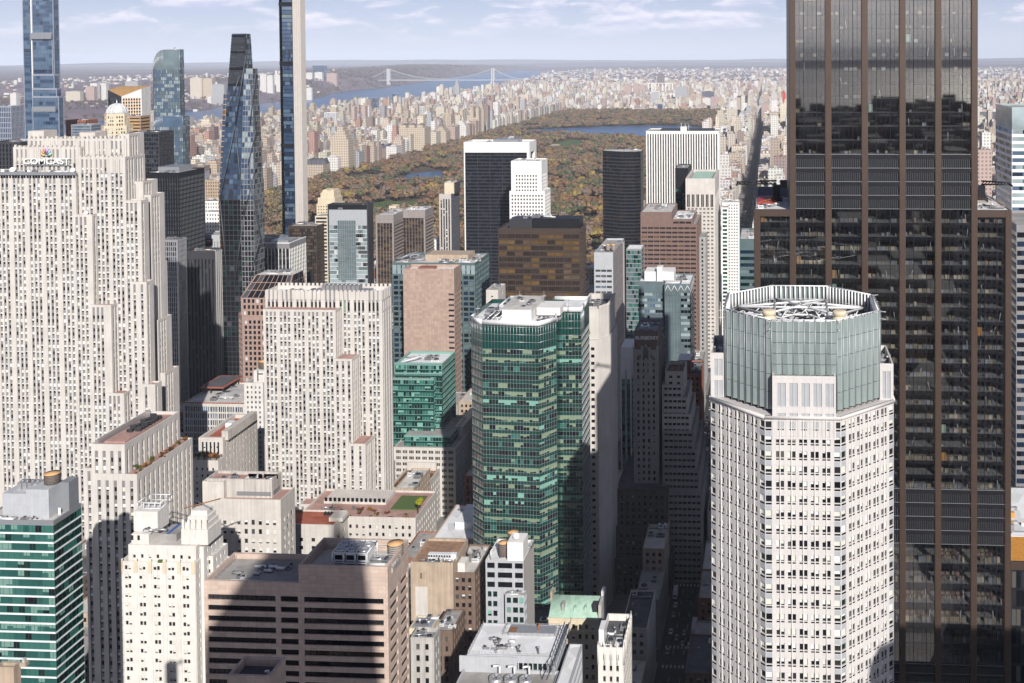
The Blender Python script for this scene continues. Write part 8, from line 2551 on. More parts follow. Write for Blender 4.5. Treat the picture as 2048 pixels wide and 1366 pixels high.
L_ = [
 ('apartment_tower', 'tall beige apartment tower rising behind the pale park front, stepped top', 661, 696, 254, 2630, 34, BEIGE, 'step'),
 ('gabled_house', 'old steep gabled apartment house with dark roof right of the pencil tower', 612, 646, 318, 2540, 40, TANB, 'gabled'),
 ('apartment_block', 'pale grey apartment block between the gabled house and the beige tower', 646, 676, 312, 2610, 40, WHITE_, 'slab'),
 ('apartment_block', 'cream apartment block with long park front below the beige tower', 674, 700, 300, 2690, 40, CREAM_, 'slab'),
 ('apartment_block', 'bluish grey apartment block at the park edge left of the museum', 699, 718, 302, 2780, 36, GREYB, 'slab'),
 ('museum', 'red roofed stone museum wing at the park edge', 716, 775, 290, 3090, 60, BROWNB, 'gabled'),
 ('museum', 'pale stone museum pavilion with flat roof right of the red roofed wing', 772, 793, 291, 3060, 50, WHITE_, 'slab'),
 ('apartment_house', 'huge cream apartment house with three turrets at the park edge', 798, 849, 247, 3330, 60, BEIGE, 'pavilion'),
 ('apartment_block', 'long cream apartment block just right of the turreted house', 846, 872, 262, 3420, 50, CREAM_, 'slab'),
 ('apartment_block', 'brown and cream apartment block with high shoulders beyond the turreted house', 868, 892, 254, 3520, 50, BEIGE, 'step'),
 ('apartment_block', 'red brick apartment block at the park edge among cream ones', 891, 910, 252, 3660, 40, PINKB, 'slab'),
 ('apartment_block', 'white stepped apartment block right of the red brick one at the park edge', 909, 932, 242, 3820, 40, WHITE_, 'step'),
 ('twin_tower_house', 'twin towered beige apartment house toward the far end of the park front', 940, 957, 214, 4100, 40, BEIGE, 'twin'),
 ('apartment_tower', 'tall slim tan tower beside a dark slab at the far park front', 954, 967, 202, 4190, 30, TANB, 'step'),
 ('dark_slab', 'dark grey slab right beside the slim tan tower', 967, 976, 210, 4210, 30, BROWNB, 'slab'),
 ('white_tower_block', 'slim white tower standing alone behind the park front', 986, 996, 203, 4700, 30, WHITE_, 'slab'),
 ('striped_slab', 'blue and white striped slab on the west side', 648, 671, 225, 4300, 30, WHITE_, 'stripe'),
 ('brick_slab', 'left one of two red brick housing slabs', 741, 761, 235, 4360, 30, REDB, 'slab'),
 ('brick_slab', 'right one of two red brick housing slabs', 776, 797, 235, 4360, 30, REDB, 'slab'),
 ('white_slab', 'broad white slab of dark window stripes on the west side', 819, 845, 213, 4730, 30, WHITE_, 'stripe'),
 ('white_slab', 'white stepped block right of the broad striped slab', 845, 863, 221, 4700, 30, WHITE_, 'step'),
 ('tall_block', 'cream block with two dark stripes behind the twin towers', 872, 888, 212, 4660, 30, CREAM_, 'slab'),
 ('domed_block', 'tan apartment tower with pointed top near the river', 705, 715, 194, 5860, 26, TANB, 'step'),
 ('green_glass_slab', 'green glass tower under construction near the river', 743, 754, 195, 5210, 26, GREYB, 'glass'),
 ('blue_glass_slab', 'dark blue glass tower standing out before the river', 784, 792, 187, 5800, 26, GREYB, 'glass'),
 ('church', 'pale stone church with one tall tower at the river', 861, 886, 168, 7410, 60, CREAM_, 'church'),
 ('far_tower', 'tall grey tower with narrow top standing before the bridge', 909, 918, 160, 7150, 26, GREYB, 'step'),
 ('far_tower', 'thin white tower left of the far bridge pier', 962, 967, 169, 7990, 22, WHITE_, 'slab'),
 ('far_tower', 'broad beige tower left of the far bridge pier', 971, 983, 168, 7990, 26, CREAM_, 'slab'),
 ('far_tower', 'pinkish tower at the foot of the far bridge pier', 988, 997, 166, 7990, 26, PINKB, 'slab'),
 ('hospital_tower', 'black slab tower left of the long avenue', 1474, 1495, 191, 5300, 30, (.07, .06, .06), 'slab'),
 ('brick_tower', 'brown brick tower standing on the long avenue', 1523, 1539, 206, 4630, 30, PINKB, 'slab'),
 ('brick_tower', 'thin tan tower above the brown brick tower on the avenue', 1525, 1535, 188, 5400, 24, TANB, 'slab'),
 ('hospital_tower', 'lone dark tower on the far ridge of blocks', 1314, 1328, 147, 9000, 40, (.20, .16, .18), 'slab'),
 ('housing_slab', 'brown housing slab, one of the cluster below the lone dark tower', 1247, 1262, 168, 7600, 20, PINKB, 'slab'),
 ('housing_slab', 'brown housing slab in the middle of the cluster below the lone dark tower', 1266, 1277, 167, 7650, 20, PINKB, 'slab'),
 ('housing_slab', 'brown housing slab at the right end of the cluster below the lone dark tower', 1279, 1290, 169, 7700, 20, PINKB, 'slab'),
 ('office_block', 'white framed dark office block beyond the park', 1302, 1319, 183, 6200, 30, WHITE_, 'stripe'),
 ('glass_block', 'blue glass block just above the far park trees', 1315, 1325, 208, 5560, 24, GREYB, 'glass'),
 ('housing_slab', 'wide greyish housing slab pair beyond the park', 1350, 1375, 173, 6900, 24, GREYB, 'slab'),
 ('dark_block', 'low dark block with long front near the far left of the avenue', 1404, 1428, 182, 6500, 30, (.12, .12, .16), 'slab'),
 ('white_block', 'white block with dark roof near the far left of the avenue', 1405, 1421, 195, 5900, 24, WHITE_, 'slab'),
 ('red_banner_block', 'far block with a bright red wall right of the avenue', 1565, 1571, 183, 5300, 14, (.6, .05, .04), 'slab'),
 ('far_tower', 'thin tower far right with pale crown behind the glass tower', 2000, 2014, 222, 2300, 24, CREAM_, 'step'),
 ('far_tower', 'white apartment tower right of the bronze tower', 1964, 1982, 262, 2100, 26, WHITE_, 'slab'),
 ('far_tower', 'brown apartment block right of the bronze tower', 1956, 1984, 296, 1700, 30, PINKB, 'slab'),
 ('far_tower', 'tall cream tower with stepped top near the right glass tower', 1998, 2020, 226, 1900, 26, CREAM_, 'step'),
 ('river_tower', 'blue glass tower pair on the far river bank', 625, 650, 131, 9800, 40, GREYB, 'glass'),
 ('river_slab', 'white apartment slab on the bank left of the blue glass pair', 609, 624, 145, 9300, 30, WHITE_, 'slab'),
 ('river_slab', 'white apartment slab in front of the blue glass pair', 629, 644, 144, 9100, 30, WHITE_, 'slab'),
 ('river_slab', 'pinkish apartment slab on the bank right of the blue glass pair', 653, 673, 146, 9200, 40, PINKB, 'slab'),
 ('river_slab', 'white round edged tower low on the far bank', 611, 623, 175, 7300, 20, WHITE_, 'slab'),
 ('bluff_slab', 'broad beige slab on the bluff right of the curved glass tower', 380, 403, 155, 6500, 40, CREAM_, 'slab'),
 ('bluff_slab', 'second broad beige slab beside its twin on the bluff', 402, 424, 156, 6520, 40, BEIGE, 'slab'),
 ('bluff_slab', 'low grey slab on the bluff right of the beige pair', 424, 448, 168, 6400, 30, GREYB, 'slab'),
 ('bluff_slab', 'white slab cluster left end, just right of the tapering tower', 520, 532, 148, 7400, 30, WHITE_, 'slab'),
 ('bluff_slab', 'white slab in the middle of the bluff cluster', 534, 545, 150, 7300, 30, WHITE_, 'slab'),
 ('bluff_slab', 'white slab at the right end of the bluff cluster', 547, 560, 149, 7450, 30, WHITE_, 'slab'),
 ('bluff_slab', 'white slab on the bluff left of the curved glass tower', 180, 194, 166, 6200, 30, WHITE_, 'slab'),
 ('bluff_slab', 'longer pale slab on the bluff left of the curved glass tower', 194, 212, 166, 6250, 30, WHITE_, 'slab'),
 ('bluff_slab', 'pink slab on the bluff beside the white slabs', 171, 188, 172, 6000, 30, PINKB, 'slab'),
 ('bluff_slab', 'pale grey slab on the bluff behind the folded orange roof', 250, 275, 162, 6300, 30, GREYB, 'slab'),
 ('bluff_tower', 'white tower on the river bank at the far left', 20, 32, 185, 5200, 30, WHITE_, 'slab'),
 ('bluff_slab', 'row of cream slabs above the bank left of the folded roof', 131, 160, 182, 5900, 30, CREAM_, 'slab'),
]
for a in L_:
 farb(*a)

# ---------------------------------------------------------------- the long bridge
ax_, ay_, az_ = at(777, 141, 10640); cx2, _, cz2 = at(986, 141, 10640)
t = thing('suspension_bridge', 'grey steel suspension bridge far up the river', 'bridge', ((ax_ + cx2) / 2, 10640, 0))
P = Parts(t)
paint('bridge_steel', (.52, .53, .55), .6)
for k, x in enumerate((ax_, cx2)):
 tw = P.get('pier', k)
 for dx in (-9, 9):
  for yy in (10625, 10655):
   tw.box(x + dx - 4.5, x + dx + 4.5, yy - 5, yy + 5, -1, 182, 'bridge_steel')
 for z in (8, 60, 100, 140, 174):
  tw.box(x - 13, x + 13, 10621, 10659, z, z + 9, 'bridge_steel')
 for z0 in (17, 69, 109, 149):
  for s_ in (-1, 1):
   P.get('pier/brace', k).bar((x - 9 * s_, 10640, z0), (x + 9 * s_, 10640, z0 + 38 if z0 > 60 else z0 + 43), 3.5, 'bridge_steel')
dk = P.get('deck')
x0_, x1_ = ax_ - 330, cx2 + 330
dk.box(x0_, x1_, 10624, 10656, 58, 61, 'bridge_steel'); dk.box(x0_, x1_, 10624, 10656, 68, 70, 'bridge_steel')
for x in np.arange(x0_, x1_ - 12, 12):
 dk.bar((x, 10624, 61), (x + 12, 10624, 68), 1.0, 'bridge_steel')
pts = []
for s in np.linspace(0, 1, 41):
 pts.append((ax_ + (cx2 - ax_) * s, 76 + (182 - 76) * (2 * s - 1) ** 2))
pts = [(ax_ - 330 + 330 * s, 72 + 110 * s * s) for s in np.linspace(0, 1, 9)[:-1]] + pts + [(cx2 + 330 * s, 72 + 110 * (1 - s) ** 2) for s in np.linspace(0, 1, 9)[1:]]
for q, yy in enumerate((10626, 10654)):
 cb_ = P.get('main_cable', q); sb = P.get('suspender_set', q)
 for p, n_ in zip(pts[:-1], pts[1:]):
  cb_.bar((p[0], yy, p[1]), (n_[0], yy, n_[1]), 2.4, 'bridge_steel'); sb.bar((p[0], yy, 69), (p[0], yy, p[1]), .5, 'bridge_steel')
P.build()
# a stone arch bridge far off in the Bronx side, white and low
t = thing('arch_bridge', 'low pale arched bridge far beyond the park below the lone dark tower', 'bridge', (at(1320, 172, 8200)[0], 8200, 0))
P = Parts(t)
a0, a1 = at(1290, 172, 8200)[0], at(1345, 172, 8200)[0]
zt_ = at(1320, 166, 8200)[2]
P.get('deck').box(a0, a1, 8195, 8207, zt_ - 4, zt_, 'white_panel')
for k in range(9):
 x = a0 + (a1 - a0) * k / 8
 P.get('pier', k).box(x - 3, x + 3, 8196, 8206, -1, zt_ - 4, 'white_panel')
P.build()

# ---------------------------------------------------------------- the rest of the city: rows of blocks
r = np.random.default_rng(5)
PAL_ = np.array([BEIGE, CREAM_, WHITE_, PINKB, BROWNB, GREYB, REDB, TANB])
RNAMES = ['beige', 'cream', 'white', 'pinkish brick', 'dark brown', 'grey', 'red brick', 'tan']
cand = []
def add(x0, x1, y0, y1, h, ci, setb=0):
 cand.append((x0, x1, y0, y1, h, ci, setb))
def fill_block(x0, x1, y0, y1, zone):
 for row in (0, 1):
  ya, yb_ = (y0, y0 + (y1 - y0) * .47) if row == 0 else (y0 + (y1 - y0) * .53, y1)
  x = x0
  while x < x1 - 6:
   edge = x < x0 + 30 or x > x1 - 45
   if zone == 'west':
    w = r.uniform(18, 32) if edge else r.uniform(9, 24)
    h = r.uniform(38, 58) if edge else r.choice([16, 18, 22, 30, 45], p=[.35, .25, .2, .12, .08])
    if r.random() < .03: h = r.uniform(70, 100)
    pc = [.22, .22, .18, .11, .07, .05, .05, .10]
   elif zone == 'east':
    w = r.uniform(20, 38) if edge else r.uniform(10, 28)
    h = r.uniform(40, 60) if edge else r.choice([16, 20, 28, 45], p=[.35, .3, .2, .15])
    if r.random() < .06: h = r.uniform(75, 120)
    pc = [.18, .26, .32, .05, .04, .05, .02, .08]
   else:
    w = r.uniform(12, 34); h = r.choice([12, 15, 18, 22, 30, 45], p=[.2, .24, .24, .17, .1, .05]) * r.uniform(.85, 1.15)
    if r.random() < .03: h = r.uniform(45, 75)
    pc = [.12, .16, .30, .16, .05, .09, .05, .07]
   w = min(w, x1 - x)
   add(x, x + w - r.choice([0, .2, 1.5, 4], p=[.4, .3, .2, .1]), ya + r.uniform(0, 3), yb_ - r.uniform(0, 4), h, r.choice(8, p=pc), r.random())
   x += w
west_av = [-2330, -2130, -1880, -1640, -1400, -1125]
east_av = [-213, -58, -38, 102, 122, 250, 270, 390, 410, 620, 640, 860]
for st in range(59, 112):
 y0, y1 = ST(st) + 7, ST(st + 1) - 7
 for i in range(len(west_av) - 1):
  fill_block(west_av[i] + 12, west_av[i + 1] - 12, y0, y1, 'west')
 for i in range(0, len(east_av) - 1):
  a_, c_ = east_av[i] + 10, east_av[i + 1] - 10
  if c_ - a_ > 20:
   fill_block(a_, c_, y0, y1, 'east')
hx = np.arange(-2700, 3400, 262.0)
for st in range(112, 176, 1):
 y0, y1 = ST(st) + 8, ST(st + 1) - 8
 for a_ in hx:
  if abs(a_ - MADISON) < 1:
   continue
  fill_block(a_ + 10, a_ + 250, y0, y1, 'north')
# the flat boroughs further on and the towns across the river
for k in range(5200):
 x = r.uniform(-4200, 9000); y = 10400 + 13000 * r.random() ** 1.6
 w = r.uniform(15, 55)
 add(x, x + w, y, y + r.uniform(15, 30), r.choice([9, 12, 18, 25, 48], p=[.3, .3, .2, .12, .08]), r.choice(8, p=[.12, .12, .3, .2, .05, .1, .05, .06]), .9)
njc = []
for k in range(4200):
 i = r.integers(0, len(NS)); s_ = r.uniform(20, 3800) ** 1.0
 y = NS[i, 1] + r.uniform(-60, 60); x = NS[i, 0] - s_
 if y < 3500 or y > 12500: continue
 if 8300 < y and s_ < 700: continue
 z = float(nj_z(s_, y, x)); h = r.choice([7, 9, 12, 18, 40], p=[.4, .3, .18, .08, .04])
 njc.append((x, x + r.uniform(12, 32), y, y + r.uniform(10, 20), z - 4, z + h, r.choice(8, p=[.08, .12, .5, .08, .05, .1, .03, .04])))
C = np.array([c[:6] for c in cand]); SB_ = np.array([c[6] for c in cand])
mx, my = (C[:, 0] + C[:, 1]) / 2, (C[:, 2] + C[:, 3]) / 2
ok = ~inpoly(mx, my, RIVER) & ~inpoly(mx - 60, my, RIVER)
ok &= ~((mx > PKX0 - 5) & (mx < PKX1 + 5) & (my > PKY0 - 5) & (my < PKY1 + 5))
# west of the river only the towns above belong
NSf = np.interp(my, NS[:, 1], NS[:, 0]); ok &= mx > NSf + 900
MSH = np.array(man_shore); ok &= (mx > np.interp(my, MSH[:, 1], MSH[:, 0]) + 40) | (my > 14000)
for f in FARB + FOOT:
 ok &= ~((C[:, 1] > f[0]) & (C[:, 0] < f[1]) & (C[:, 3] > f[2]) & (C[:, 2] < f[3]))
# what the lens can take in
dd = my * .998 - mx * .0628
ppx = PPX + FPX * (mx * .998 + my * .0628) / dd
ok &= (ppx > -60) & (ppx < 2110) & ~((ppx > 1590) & (ppx < 1945) & (my > 400))
# lower ground and parks open here and there
ok &= ~((noise2(mx, my, 8, 3, .0035) > 1.25) & (my > 5400))
C = C[ok]; SB_ = SB_[ok]; dd = dd[ok]; ppx = ppx[ok]; mx = mx[ok]; my = my[ok]
py_top = 111 + FPX * (CAM_H - C[:, 4]) / dd
# individuals: the ones that show largest from the viewpoint, found front to back
COV = np.zeros((700, 2048), bool)
def pxrect(x0, x1, y0, y1, z0, z1):
 q = np.array([(x, y, z - CAM_H) for x in (x0, x1) for y in (y0, y1) for z in (z0, z1)]); t_ = q @ _F
 u_, v_ = PPX + FPX * (q @ _R2) / t_, PPY - FPX * (q @ _U2) / t_
 return slice(max(0, int(v_.min())), max(0, int(v_.max()))), slice(max(0, int(u_.min() + .5)), max(0, int(u_.max() + .5)))
def show(*a):
 s_ = pxrect(*a); w_ = COV[s_]; n_ = w_.size - int(w_.sum()); COV[s_] = True
 return n_
for s_ in SIL:
 show(s_[0], s_[1], s_[2], s_[3], 0, s_[4])
for f in FARB:
 SIL.append((f[0] + 8, f[1] - 8, f[2] + 30, f[3] - 10, f[4]))
items = [(s_[2], 'l', i) for i, s_ in enumerate(SIL) if s_[2] > 1336] + [(C[i, 2], 'c', i) for i in range(len(C))] + [(ty[i], 't', i) for i in range(len(tx))]
items.sort()
cs_, ts_ = np.zeros(len(C)), np.zeros(len(tx))
for _, k, i in items:
 if k == 'l': show(*SIL[i][:4], 0, SIL[i][4])
 elif k == 'c': cs_[i] = show(*C[i, :4], 0, C[i, 4])
 else: ts_[i] = show(tx[i] - 4.5, tx[i] + 4.5, ty[i] - 4, ty[i] + 4, tz[i] + 3, tz[i] + 12)
ind = np.zeros(len(C), bool); ind[np.argsort(-cs_)[:300]] = True
near_i = np.argsort(-ts_)[:300]; rest_i = np.setdiff1d(np.arange(len(tx)), near_i)
tdd = ty * .998 - tx * .0628; tpx = PPX + FPX * (tx * .998 + ty * .0628) / tdd
def where(p):
 if p < 565: return 'between the tapering and pencil towers'
 if p < 700: return 'behind the cream hotel'
 if p < 800: return 'left of the meadow'
 if p < 880: return 'left of the slim striped tower'
 if p < 930: return 'right of the slim striped tower'
 if p < 1140: return 'just right of the white punched window tower'
 return 'left of the black ribbed tower'
ks = list(tones)
for q, i in enumerate(near_i):
 k = ks[r.choice(7, p=[.27, .20, .16, .14, .08, .05, .10])]
 o = bpy.data.objects.new('park_tree', NEART[k][r.integers(0, 3)])
 COL.objects.link(o)
 o.location = (tx[i], ty[i], tz[i]); o.rotation_euler = (0, 0, r.uniform(0, 6.28))
 s_ = r.uniform(.95, 1.5); o.scale = (s_, s_, s_ * r.uniform(.85, 1.1))
 far = 'front row' if tdd[i] < 1700 else 'second row' if tdd[i] < 2000 else 'deeper' if tdd[i] < 2300 else 'far back'
 tag(o, f"{k} park tree, {far}, {where(tpx[i])}", 'tree', 'autumn trees along the near side of the park')

scatter('park_wood', np.stack([tx, ty, tz], 1)[rest_i], tc_, .9, 1.5, 'wide autumn wood of brown, rust and green trees filling the park', 'wood')
def city_mesh(mb, c, sb):
 x0, x1, y0, y1, h, ci = c
 ci = int(ci)
 col = PAL_[ci] * r.uniform(.78, 1.12) * np.array([1, r.uniform(.96, 1.03), r.uniform(.94, 1.05)])
 rc = np.array([.34, .33, .32]) * r.uniform(.5, 1.9) if r.random() < .8 else np.array([.30, .16, .12])
 q = rect(x0, x1, y0, y1)
 h1 = h if sb > .35 or h < 32 else h * r.uniform(.78, .9)
 mb.quads([[(*q[i], -1), (*q[(i + 1) % 4], -1), (*q[(i + 1) % 4], h1), (*q[i], h1)] for i in range(4)], 'city_wall', col)
 mb.quads([[(*p, h1) for p in q]], 'city_roof', rc)
 w, d = x1 - x0, y1 - y0
 if h1 < h:
  q2 = rect(x0 + w * .15, x1 - w * .15, y0 + d * .15, y1 - d * .12)
  mb.quads([[(*q2[i], h1 - .1), (*q2[(i + 1) % 4], h1 - .1), (*q2[(i + 1) % 4], h), (*q2[i], h)] for i in range(4)], 'city_wall', col)
  mb.quads([[(*p, h) for p in q2]], 'city_roof', rc)
 for k in range(1 if h < 30 else 2):
  a = x0 + w * r.uniform(.15, .7); b_ = y0 + d * r.uniform(.2, .6); s_ = min(w, d) * r.uniform(.14, .28); hh = r.uniform(2.5, 6)
  q3 = rect(a, a + s_, b_, b_ + s_)
  if a + s_ < x1 - w * .16 or h1 == h:
   mb.quads([[(*q3[i], h - .2), (*q3[(i + 1) % 4], h - .2), (*q3[(i + 1) % 4], h + hh), (*q3[i], h + hh)] for i in range(4)], 'city_roof', col * r.uniform(.6, 1.1))
   mb.quads([[(*p, h + hh) for p in q3]], 'city_roof', rc)
 return ci
def wherecity(p, y):
 if p < 440: return 'left of the tapering tower'
 if p < 565: return 'between the tapering and the pencil tower'
 if p < 700: return 'just right of the pencil tower'
 if p < 800: return 'left of the turreted park house'
 if p < 1010: return 'along the far park front'
 if p < 1500: return 'left of the long avenue'
 if p < 1580: return 'right of the long avenue'
 return 'right of the bronze tower'
rest = MB(); cnt = {}
for i in range(len(C)):
 if not ind[i]:
  city_mesh(rest, C[i], SB_[i]); continue
 mb = MB(); ci = city_mesh(mb, C[i], SB_[i])
 c = C[i]
 o = mb.build('apartment_building', loc=((c[0] + c[1]) / 2, (c[2] + c[3]) / 2, 0))
 size = 'low' if c[4] < 24 else 'mid height' if c[4] < 42 else 'tall' if c[4] < 65 else 'very tall'
 shp = 'broad' if c[1] - c[0] > 27 else 'narrow'
 depth = 'near' if dd[i] < 1700 else 'middle' if dd[i] < 2300 else 'deeper' if dd[i] < 3000 else 'far'
 tag(o, f"{size} {shp} {RNAMES[ci]} block, {depth} rows, {wherecity(ppx[i], my[i])}", 'building', 'apartment blocks in the rows beyond the park')
# downtown behind the viewpoint, mirrored in the glass
for yy in np.arange(-4350, -160, 82.0):
 for xx in np.arange(-1700, 1700, 64.0):
  if abs(xx) < 70 and yy > -200: continue
  h = r.uniform(25, 60) if r.random() < .7 else r.uniform(60, 120)
  q = rect(xx, xx + r.uniform(34, 54), yy, yy + 62)
  rest.quads([[(*q[i], -1), (*q[(i + 1) % 4], -1), (*q[(i + 1) % 4], h), (*q[i], h)] for i in range(4)], 'city_wall', PAL_[r.integers(0, 8)] * .75)
  rest.quads([[(*p, h) for p in q]], 'city_roof', np.array([.13, .13, .13]) * r.uniform(.5, 1.5))
for x0, x1, y0, y1, z0, z1, ci in njc:
 col = PAL_[int(ci)] * r.uniform(.8, 1.15); q = rect(x0, x1, y0, y1)
 rest.quads([[(*q[i], z0), (*q[(i + 1) % 4], z0), (*q[(i + 1) % 4], z1), (*q[i], z1)] for i in range(4)], 'city_wall', col)
 rest.quads([[(*p, z1) for p in q]], 'city_roof', np.array([.3, .3, .3]) * r.uniform(.6, 1.8))
o = rest.build('distant_city', loc=(0, 6000, 0), kind='stuff')
tag(o, 'endless distant low city blocks out to the horizon', 'city')

# ---------------------------------------------------------------- infill blocks in the midtown canyons
used = list(FOOT)
KEEP = {126, 127, 128, 135, 136, 157, 158, 166, 167, 168, 181, 182, 195, 209, 225, 227, 259, 260, 267, 268, 269, 290, 293, 294, 296, 297, 298, 301, 302, 304, 311, 318, 331, 342, 343, 363, 366, 367, 370, 371, 375}      # the blocks that can be seen between the towers
k = 0
INF = [wall(wall=w, bay=3.2, ufrac=.5, fl=3.8, win=(.25, .78), mode='one', depth=.3, glass=[('glass_dark', 4), ('glass_grey', 3)], blind=('blind_grey', .3)) for w in ('brick_brown', 'grey_stone', 'brick_tan', 'limestone', 'brick_red', 'concrete')]
r = np.random.default_rng(31)
for (bx0, bx1, by0, by1) in BLOCKS:
 if by0 < 420 or bx0 < -850 or bx0 > 500: continue
 x = bx0 + .5
 while x < bx1 - 10:
  w = min(r.uniform(16, 30), bx1 - .5 - x)
  for ya, yb_ in ((by0 + .5, by0 + 31), (by0 + 33, by1 - .5)):
   if any(x + w > f[0] - .6 and x < f[1] + .6 and yb_ > f[2] - .6 and ya < f[3] + .6 for f in used):
    continue
   h = r.uniform(18, 48)
   px, = (PPX + FPX * ((x + w / 2) * .998 + ya * .0628) / (ya * .998 - (x + w / 2) * .0628),)
   if not -100 < px < 2100 or (1600 < px < 1940): continue
   if k not in KEEP:
    k += 1; continue
   t = thing('infill_block', ['brown brick', 'grey stone', 'tan brick', 'pale stone', 'red brick', 'concrete'][k % 6] + ' block low among the towers of the midtown streets', 'building', (x + w / 2, (ya + yb_) / 2, 0), 'low blocks filling the midtown streets')
   P = Parts(t)
   s_ = INF[k % 6]
   tower(P, rect(x, x + w - .3, ya, yb_), 0, h, s_, ('roof_dark', 'roof_grey', 'roof_pale')[k % 3], .8, .4, 0, True, {2: dict(BL, wall=s_['wall'])})
   gear(P, x, x + w, ya, yb_, h - .8, 5, k)
   P.build(); k += 1
  x += w

# ---------------------------------------------------------------- traffic
def car_parts(body, van=False):
 out = []
 L, w = (4.7, 1.85) if not van else (6.6, 2.3)
 mb = MB(); pr = [(0, .35), (0, .8), (.9, 1.0), (1.5, 1.0), (3.9, 1.0), (L, .9), (L, .35)] if not van else [(0, .4), (0, 1.2), (.5, 1.5), (1.3, 2.5), (L, 2.6), (L, .4)]
 V = [(-w / 2, y, z) for y, z in pr] + [(w / 2, y, z) for y, z in pr]; n_ = len(pr)
 mb.mesh(V, [tuple(range(n_)), tuple(range(n_, 2 * n_))[::-1]] + [(i, i + n_, (i + 1) % n_ + n_, (i + 1) % n_) for i in range(n_)], body)
 out.append(('body', mb))
 if not van:
  c = MB(); a = .14
  Bq = [(-w / 2 + a, .95 + .1), (w / 2 - a, .95 + .1), (w / 2 - a, 4.2), (-w / 2 + a, 4.2)]; Tq = [(-w / 2 + .3, 1.75), (w / 2 - .3, 1.75), (w / 2 - .3, 3.5), (-w / 2 + .3, 3.5)]
  c.prism(Bq, .98, 1.45, 'glass_dark', topm=body, poly1=Tq); out.append(('cabin', c))
 else:
  c = MB(); c.quads([[(-w / 2 + .2, .52, 1.56), (w / 2 - .2, .52, 1.56), (w / 2 - .25, 1.24, 2.4), (-w / 2 + .25, 1.24, 2.4)]], 'glass_dark'); out.append(('windscreen', c))
 for sx in (-1, 1):
  for y in (.85, L - .95):
   q = MB(); V = []; Fc = []
   for i in range(10):
    t_ = 2 * math.pi * i / 10
    V += [(sx * (w / 2 - .18), y + .33 * math.cos(t_), .33 + .33 * math.sin(t_)), (sx * (w / 2 + .02), y + .33 * math.cos(t_), .33 + .33 * math.sin(t_))]
   Fc = [(2 * i, 2 * i + 1, (2 * i + 3) % 20, (2 * i + 2) % 20) for i in range(10)] + [tuple(range(0, 20, 2)), tuple(range(1, 20, 2))[::-1]]
   q.mesh(V, Fc, 'rubber'); out.append(('wheel', q))
 return out
protos = {}
r = np.random.default_rng(3)
CARS = set(list(range(4)) + [9, 10, 11, 12, 34, 35, 36, 38, 39, 41, 47, 48, 72, 73, 74, 75, 76, 77, 78, 79, 80, 84, 85, 86, 116, 117, 118, 119, 120, 121, 124, 160, 161, 162, 163, 164])   # traffic in sight
ncar = [0, 0]
def car(x, y, kind, label, grp):
 v_ = 'van' in kind; ncar[v_] += 1
 if (ncar[v_] - 1) not in ({4, 7} if v_ else CARS): return None
 if kind not in protos:
  t = thing('parked_car' if False else ('van' if kind == 'white van' else 'car'), label, 'van' if 'van' in kind else 'car', (x, y, .02), grp)
  bod = {'black car': 'black_metal', 'white car': 'white_paint', 'yellow cab': 'yellow_paint', 'grey car': 'aluminium', 'white van': 'white_paint'}[kind]
  for nm, mb in car_parts(bod, 'van' in kind):
   o = mb.build(nm); o.parent = t
  protos[kind] = t
  return t
 s = protos[kind]; t = s.copy(); COL.objects.link(t); t.location = (x, y, .02)
 for ch in list(s.children):
  c = ch.copy(); COL.objects.link(c); c.parent = t
 tag(t, label, s['category'], grp)
 return t
kinds = ['black car', 'white car', 'yellow cab', 'grey car', 'white van']
for lane in range(4):
 y = 520 + r.uniform(0, 10)
 while y < 2100:
  if r.random() < (.5 if y < 1300 else .75):
   kd = kinds[r.choice(5, p=[.3, .25, .15, .2, .1])]
   near = 'on the shadowed near stretch' if y < 760 else 'in the middle stretch' if y < 1200 else 'on the far stretch'
   lanew = ['left kerb lane', 'left middle lane', 'right middle lane', 'right kerb lane'][lane]
   car(MADISON - 5.6 + 3.6 * lane, y, kd, f"{kd} {near} of the avenue, {lanew}", 'traffic on the long avenue')
  y += r.uniform(8, 26) if y < 1300 else r.uniform(14, 45)
t = thing('box_truck', 'white box truck on the shadowed near stretch of the avenue', 'truck', (MADISON - 6.5, 575, 0))
P = Parts(t)
P.get('cargo_box').box(MADISON - 7.8, MADISON - 5.3, 577, 584, .9, 3.7, 'white_paint')
P.get('cab').box(MADISON - 7.7, MADISON - 5.4, 574.8, 576.9, .6, 2.7, 'white_paint')
P.get('windscreen').quads([[(MADISON - 7.5, 574.78, 1.6), (MADISON - 5.6, 574.78, 1.6), (MADISON - 5.6, 574.78, 2.5), (MADISON - 7.5, 574.78, 2.5)]], 'glass_dark')
for k, (dx, yy) in enumerate(((-7.6, 575.8), (-5.5, 575.8), (-7.6, 582), (-5.5, 582))):
 P.get('wheel', k).box(MADISON + dx - .15, MADISON + dx + .15, yy - .45, yy + .45, .02, .9, 'rubber')
P.build()
t = thing('bus', 'white and red city bus at the right kerb of the avenue', 'bus', (MADISON + 6.5, 545, 0))
P = Parts(t)
P.get('body').box(MADISON + 5.2, MADISON + 7.8, 540, 552, .4, 3.1, 'white_paint')
P.get('stripe').box(MADISON + 5.17, MADISON + 7.83, 540.5, 551.5, .9, 1.2, 'red_paint')
P.get('window_band').box(MADISON + 5.16, MADISON + 7.84, 540.6, 551.4, 1.6, 2.6, 'glass_dark')
for k, (dx, yy) in enumerate(((5.3, 542), (7.7, 542), (5.3, 549.5), (7.7, 549.5))):
 P.get('wheel', k).box(MADISON + dx - .15, MADISON + dx + .15, yy - .5, yy + .5, .02, 1.0, 'rubber')
P.build()

